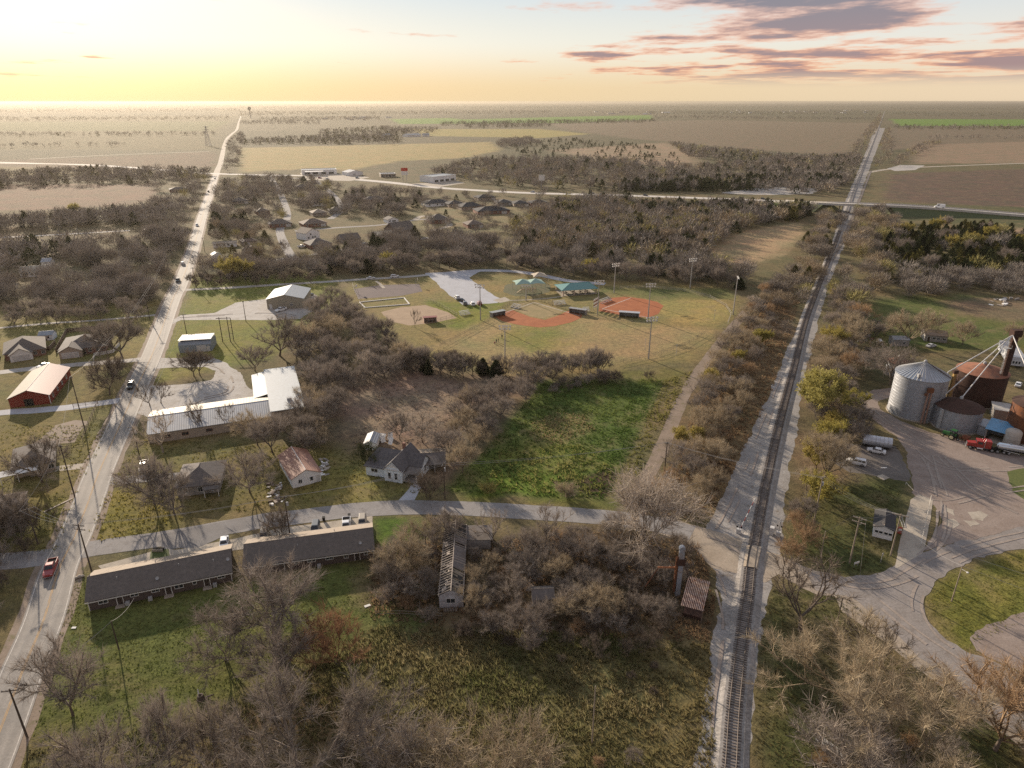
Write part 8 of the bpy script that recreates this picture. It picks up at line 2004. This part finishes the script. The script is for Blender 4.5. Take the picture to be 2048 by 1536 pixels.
def person(px, py, label, top, trousers, pose='stand', rz=0.0):
    g = at(px, py)
    if pose == 'stand':
        pts = {'pelvis': (0, 0, .95, .15), 'chest': (0, 0, 1.32, .17), 'neck': (0, .02, 1.50, .065), 'head': (0, .03, 1.63, .105), 'crown': (0, .03, 1.72, .085), 'hl': (-.1, 0, .88, .10), 'kl': (-.11, .03, .48, .07), 'al': (-.11, 0, .09, .05), 'tl': (-.11, .14, .04, .04), 'hr': (.1, 0, .88, .10), 'kr': (.12, .03, .48, .07), 'ar': (.13, 0, .09, .05), 'tr': (.13, .14, .04, .04), 'sl': (-.2, 0, 1.42, .07), 'el': (-.27, .02, 1.13, .05), 'wl': (-.27, .12, .88, .04), 'sr': (.2, 0, 1.42, .07), 'er': (.27, .02, 1.13, .05), 'wr': (.25, .14, .9, .04)}
    else:  # crouching
        pts = {'pelvis': (0, -.15, .42, .17), 'chest': (0, .08, .82, .18), 'neck': (0, .18, 1.0, .065), 'head': (0, .24, 1.12, .105), 'crown': (0, .24, 1.21, .085), 'hl': (-.12, -.1, .40, .11), 'kl': (-.17, .3, .5, .075), 'al': (-.15, .05, .09, .05), 'tl': (-.15, .2, .04, .04), 'hr': (.12, -.1, .40, .11), 'kr': (.17, .3, .5, .075), 'ar': (.15, .05, .09, .05), 'tr': (.15, .2, .04, .04), 'sl': (-.2, .12, .92, .07), 'el': (-.26, .3, .7, .05), 'wl': (-.15, .45, .5, .04), 'sr': (.2, .12, .92, .07), 'er': (.26, .3, .7, .05), 'wr': (.15, .45, .5, .04)}
    ks = list(pts); ed = [('pelvis', 'chest'), ('chest', 'neck'), ('neck', 'head'), ('head', 'crown'), ('pelvis', 'hl'), ('hl', 'kl'), ('kl', 'al'), ('al', 'tl'), ('pelvis', 'hr'), ('hr', 'kr'), ('kr', 'ar'), ('ar', 'tr'), ('chest', 'sl'), ('sl', 'el'), ('el', 'wl'), ('chest', 'sr'), ('sr', 'er'), ('er', 'wr')]
    me = bpy.data.meshes.new('person'); me.from_pydata([pts[k][:3] for k in ks], [(ks.index(a), ks.index(b)) for a, b in ed], [])
    o = bpy.data.objects.new('person', me); COL.objects.link(o); o.location = (g.x, g.y, 0); o.rotation_euler.z = rz
    sk = o.modifiers.new('skin', 'SKIN')
    if not me.skin_vertices: me.skin_vertices.new()
    for i, k in enumerate(ks): me.skin_vertices[0].data[i].radius = (pts[k][3],) * 2
    me.skin_vertices[0].data[0].use_root = True
    ss = o.modifiers.new('sub', 'SUBSURF'); ss.levels = ss.render_levels = 1
    m, nt, b = nodes('outfit'); tc = nt.nodes.new('ShaderNodeTexCoord'); sp = nt.nodes.new('ShaderNodeSeparateXYZ'); nt.links.new(tc.outputs['Object'], sp.inputs[0])
    w, n = (.9, 1.49) if pose == 'stand' else (.45, .99)
    def step(v):
        q = nt.nodes.new('ShaderNodeMath'); q.operation = 'GREATER_THAN'; q.inputs[1].default_value = v; nt.links.new(sp.outputs[2], q.inputs[0]); return q.outputs[0]
    c = mixc(nt, step(w), trousers, top); c = mixc(nt, step(n), c, (.42, .26, .18)); c = mixc(nt, step(n + .17), c, (.05, .03, .02))
    nt.links.new(c, b.inputs['Base Color']); b.inputs['Roughness'].default_value = .9
    me.materials.append(m)
    return tag(o, label, 'person')
person(989, 688, 'person in dark red top crouching in the near outfield', (.20, .03, .03), (.04, .04, .05), 'crouch', R(-60))
person(993, 686, 'person in black beside the crouching one in the outfield', (.03, .03, .035), (.05, .05, .07), 'stand', R(40))
person(997, 684, 'person in dark clothes third of the outfield group', (.07, .03, .04), (.04, .04, .05), 'stand', R(100))
person(1004, 677, 'person in dark clothes standing alone by the outfield group', (.03, .035, .05), (.03, .03, .04), 'stand', R(180))

def clutter():
    for px, py, lab in ((648, 1042, 'black wheeled bin at the street edge'), (699, 1036, 'dark wheeled bin near the white pickup')):
        g = at(px, py); t = thing('wheeled_bin', lab, 'bin', (g.x, g.y, .03), R(10)); MB().add([(-.25, -.28, .08), (.25, -.28, .08), (.25, .28, .08), (-.25, .28, .08), (-.3, -.36, 1.0), (.3, -.36, 1.0), (.3, .36, 1.0), (-.3, .36, 1.0)], [(0, 1, 5, 4), (1, 2, 6, 5), (2, 3, 7, 6), (3, 0, 4, 7), (3, 2, 1, 0)]).build('body', DARKIN, t); MB().box(-.32, .32, -.4, .38, 1.0, 1.07).build('lid', TYRE, t)
        for x in (-.25, .2): MB().tube((x, .3, .1), (x + .05, .3, .1), .1, n=8).build('wheel', TYRE, t)
    rs = random.Random(8)
    def board(px, py, L, w, rz, mat, lab, grp=None, th=.08, tilt=0):
        g = at(px, py); o = MB().add([(-L / 2, -w / 2, 0), (L / 2, -w / 2 * .9, 0), (L / 2 * .96, w / 2, 0), (-L / 2 * .98, w / 2, 0), (-L / 2, -w / 2, th), (L / 2, -w / 2 * .9, th), (L / 2 * .96, w / 2, th), (-L / 2 * .98, w / 2, th)], [(3, 2, 1, 0), (4, 5, 6, 7), (0, 1, 5, 4), (1, 2, 6, 5), (2, 3, 7, 6), (3, 0, 4, 7)]).build('scrap_board', mat, None, False, (g.x, g.y, .03), rz); tag(o, lab, 'scrap', grp); return o
    board(118, 1010, 7, .5, R(62), W_TAN, 'long pale board lying beside the road verge')
    board(1766, 955, 2.4, 2.2, R(25), CONC, 'square concrete slab in the grass south of the cars', None, .12)
    board(1768, 936, 1.6, .4, R(5), TRIM, 'white plank near the white estate car')
    board(1666, 1497, 5, 1.3, R(-52), M('sheet_grey', (.5, .48, .45)), 'grey sheet leaning under the huge pale tree')
    board(1715, 1365, 1.4, .9, R(20), TRIM, 'small white sheet under the tan tree')
    board(735, 1212, 1.2, .6, R(30), TRIM, 'white scrap beside the brush edge'); board(148, 1256, .8, .5, 0, TRIM, 'white scrap on the sunlit verge')
    for k in range(34):
        px, py = rs.uniform(536, 562), rs.uniform(965, 1012)
        board(px, py, rs.uniform(.5, 1.8), rs.uniform(.2, .9), rs.uniform(0, 3), rs.choice((W_WHITE, W_GREY, W_TAN, FENCE_W)), 'pale scrap in the rubbish heap by the white house', 'rubbish heap by the white house', rs.uniform(.05, .5))
    for k in range(26):
        px, py = rs.uniform(640, 656), rs.uniform(918, 952)
        board(px, py, rs.uniform(.5, 1.6), rs.uniform(.3, 1.0), rs.uniform(0, 3), rs.choice((W_WHITE, W_GREY, CONC)), 'whitish rubble piece east of the white house', 'rubble east of the white house', rs.uniform(.05, .4))
    for k in range(22):
        px, py = rs.uniform(1715, 1745), rs.uniform(668, 688)
        board(px, py, rs.uniform(.5, 1.6), rs.uniform(.3, 1.0), rs.uniform(0, 3), rs.choice((W_WHITE, W_GREY, RUST_RED)), 'junk piece around the old white truck', 'junk around the old truck', rs.uniform(.05, .6))
    for k in range(16):
        px, py = rs.uniform(1975, 2040), rs.uniform(596, 612)
        board(px, py, rs.uniform(1, 3.5), rs.uniform(.5, 1.6), rs.uniform(0, 3), rs.choice((W_WHITE, W_GREY, W_TAN)), 'debris piece on the eastern brush pile', 'debris on the eastern brush pile', rs.uniform(.2, .9))
    for k in range(10):
        px, py = rs.uniform(380, 450), rs.uniform(928, 945)
        board(px, py, rs.uniform(.4, 1.2), rs.uniform(.3, .8), rs.uniform(0, 3), rs.choice((W_WHITE, W_GREY, AC_)), 'pale junk piece behind the hip-roofed cottage', 'junk behind the cottage', rs.uniform(.2, .9))
    g = at(157, 1156); t = thing('rock_pile', 'pile of pale rocks on the verge by the apartments', 'rocks', (g.x, g.y, 0))
    for k in range(5):
        x, y, s = rs.uniform(-.7, .7), rs.uniform(-.5, .5), rs.uniform(.25, .5)
        vs = [(x + s * math.cos(a) * (.7 + .5 * rs.random()) * math.cos(e), y + s * math.sin(a) * math.cos(e), max(-.03, s * .5 + s * .7 * math.sin(e))) for e in (-.9, 0, .8) for a in [i * 1.047 for i in range(6)]] + [(x, y, s * 1.2)]
        MB().add(vs, [(6 * i + j, 6 * i + (j + 1) % 6, 6 * i + 6 + (j + 1) % 6, 6 * i + 6 + j) for i in range(2) for j in range(6)] + [(12 + j, 12 + (j + 1) % 6, 18) for j in range(6)]).build('rock', CONC, t)
    g = at(402, 1398); t = thing('burn_barrel', 'dark stump and junk in the rough grass', 'stump', (g.x, g.y, 0)); MB().lathe([(.7, -.02), (.55, .4), (.5, .8), (.3, .85), (.001, .6)], 11).build('stump', WOODP, t); MB().tube((.6, .2, .1), (2.0, .5, .5), .18, .1, 7).build('log', WOODP, t); MB().tube((-.4, .3, .7), (-.7, .9, 1.2), .12, .08, 6).build('branch', PIPE, t)
    g = at(317, 1101); t = thing('culvert_box', 'dark drain box in the grass square on the apron', 'drain', (g.x, g.y, .03)); MB().box(-1.1, 1.1, -.4, .4, 0, .5).build('box', DARKIN, t); MB().box(-1.2, 1.2, -.5, -.41, 0, .6).build('front_wall', CONC, t)
    sheet('grass_square', 'small green square between the parking slabs', [(300, 1118), (303, 1101), (336, 1096), (340, 1112)], M('grass_square', (.08, .10, .025), (.05, .07, .02), scale=2, bump=.5), .2, .036)
clutter()

def tufts(name, label, zones, mat_cols, seed, keepout=()):
    rs = np.random.RandomState(seed); VS = []; CS = []
    for poly, dens, h, w, cols in zones:
        P = np.array(PX(poly)); mn, mx = P.min(0), P.max(0)
        n = int((mx - mn).prod() * dens)
        q = mn + (mx - mn) * rs.rand(n, 2); q = q[inside([tuple(p) for p in P], q[:, 0], q[:, 1])]
        cl = fbm(q[:, 0] / 3.0 + seed, q[:, 1] / 3.0, 3); q = q[cl + (rs.rand(len(q)) - .5) * .6 > .46]
        m = len(q); k = 4
        a = rs.rand(m, k) * 6.283; hh = h * (.3 + 1.0 * rs.rand(m, k)); ln = .9 * hh
        bx = q[:, :1] + (rs.rand(m, k) - .5) * w; by = q[:, 1:] + (rs.rand(m, k) - .5) * w
        bw = w * .22 * (.6 + .8 * rs.rand(m, k)); px, py = -np.sin(a), np.cos(a)
        V = np.stack([np.stack([bx - px * bw, by - py * bw, np.zeros_like(bx)], -1), np.stack([bx + px * bw, by + py * bw, np.zeros_like(bx)], -1), np.stack([bx + np.cos(a) * ln, by + np.sin(a) * ln, hh], -1)], 2).reshape(-1, 3)
        t = np.clip(fbm(q[:, 0] / 14 + 9, q[:, 1] / 14, 3) * 1.6 - .3 + (rs.rand(m) - .5) * .5, 0, 1)[:, None]
        c = np.array(cols[0]) * (1 - t) + np.array(cols[1]) * t
        c = c * 1.12
        VS.append(V); CS.append(np.repeat(c, 3 * k, 0))
    V = np.concatenate(VS); C_ = np.concatenate(CS)
    m, nt, b = nodes(name + '_blades'); at_ = nt.nodes.new('ShaderNodeAttribute'); at_.attribute_name = 'Col'
    nt.links.new(at_.outputs['Color'], b.inputs['Base Color']); b.inputs['Roughness'].default_value = 1; b.inputs['Specular IOR Level'].default_value = .1
    tr = nt.nodes.new('ShaderNodeBsdfTranslucent'); nt.links.new(at_.outputs['Color'], tr.inputs['Color']); mx_ = nt.nodes.new('ShaderNodeMixShader'); mx_.inputs[0].default_value = .6
    nt.links.new(b.outputs[0], mx_.inputs[1]); nt.links.new(tr.outputs[0], mx_.inputs[2]); nt.links.new(mx_.outputs[0], nt.nodes['Material Output'].inputs['Surface'])
    o = mobj(name, np_mesh(name, V, np.arange(len(V)).reshape(-1, 3), C_), m)
    print(name, len(V) // 3)
    return tag(o, label, 'grass', kind='stuff')
GR = ((.12, .125, .05), (.25, .20, .10)); GD = ((.22, .18, .09), (.36, .28, .16)); GL = ((.065, .115, .025), (.15, .175, .05)); GO = ((.15, .15, .05), (.24, .21, .07)); GB = ((.22, .15, .09), (.32, .22, .13))
tufts('weeds', 'tall tufted weeds and rough grass of the foreground field', [
    ([(60, 1500), (400, 1430), (620, 1335), (760, 1250), (1000, 1262), (1420, 1290), (1435, 1640), (-40, 1700)], 9.0, .5, .42, GR),
    ([(760, 1250), (1250, 1270), (1330, 1420), (1100, 1500), (800, 1440), (650, 1340)], 7.0, .6, .45, ((.14, .16, .05), (.34, .28, .16))),
    ([(740, 1090), (1000, 1080), (1230, 1062), (1400, 1090), (1430, 1200), (1420, 1290), (1000, 1262), (740, 1240)], 4.5, .6, .45, GB)], None, 1)
tufts('lawn_grass', 'short grass blades of the lawns by the apartment houses', [
    ([(150, 1160), (560, 1160), (760, 1120), (860, 1040), (880, 1230), (700, 1300), (400, 1430), (60, 1490)], 5.0, .17, .3, ((.11, .135, .035), (.17, .17, .055))),
    ([(1520, 1260), (1545, 1180), (1690, 1190), (1840, 1340), (2060, 1500), (2060, 1640), (1500, 1640)], 4.0, .25, .35, ((.065, .075, .03), (.17, .135, .065))),
    ([(1600, 980), (1800, 970), (1790, 1080), (1760, 1150), (1690, 1148), (1610, 1115)], 4.0, .22, .35, ((.075, .085, .032), (.15, .125, .05))),
    ([(1850, 1200), (1905, 1150), (2080, 1095), (2080, 1225), (1935, 1300), (1885, 1265)], 4.0, .2, .32, ((.11, .13, .035), (.24, .21, .06)))], None, 2)
tufts('lot_grass', 'lush green grass and weeds of the open lot', [
    ([(890, 984), (1000, 868), (1086, 766), (1330, 757), (1290, 850), (1212, 1000)], 3.4, .4, .5, GL),
    ([(1060, 850), (1110, 825), (1170, 830), (1190, 860), (1120, 890), (1060, 880)], 2.5, .5, .5, GD),
    ([(960, 985), (1000, 900), (1160, 890), (1230, 940), (1200, 995)], 1.6, .7, .6, ((.17, .19, .05), (.30, .26, .11))),
    ([(1215, 1005), (1330, 760), (1390, 740), (1300, 900), (1262, 1015)], 2.2, .6, .6, GO),
    ([(1290, 1030), (1340, 930), (1440, 720), (1560, 560), (1600, 600), (1540, 790), (1420, 1040)], 1.8, .8, .7, GB),
    ([(700, 900), (760, 770), (900, 765), (1000, 760), (900, 900), (780, 880)], 1.0, .5, .6, ((.22, .17, .13), (.30, .235, .185)))], None, 3)
tufts('yard_grass', 'rough yellowish grass of the western yards', [
    ([(225, 960), (330, 980), (345, 1055), (190, 1085), (178, 1060)], 2.2, .35, .5, ((.16, .155, .04), (.27, .23, .07))),
    ([(280, 880), (560, 890), (700, 900), (860, 985), (700, 1005), (560, 1012), (360, 1040), (230, 950)], 1.5, .35, .5, GO),
    ([(-40, 1000), (160, 980), (115, 1100), (-40, 1110)], 1.5, .35, .5, GO), ([(0, 850), (220, 850), (170, 960), (0, 990)], 1.3, .35, .5, GO)], None, 4)

def haze():
    m = bpy.data.materials.new('haze_air'); m.use_nodes = True; nt = m.node_tree; nt.nodes.clear()
    o = nt.nodes.new('ShaderNodeOutputMaterial'); v = nt.nodes.new('ShaderNodeVolumePrincipled')
    v.inputs['Color'].default_value = (0.45, 0.41, 0.345, 1)
    v.inputs['Density'].default_value = 0.00005
    v.inputs['Anisotropy'].default_value = 0.52
    nt.links.new(v.outputs[0], o.inputs['Volume'])
    mb = MB().box(-56500, 56500, -400, 40500, -1, 93)
    b = mb.build('haze', m); b['kind'] = 'stuff'; b['label'] = 'pale evening haze over the plain'
haze()
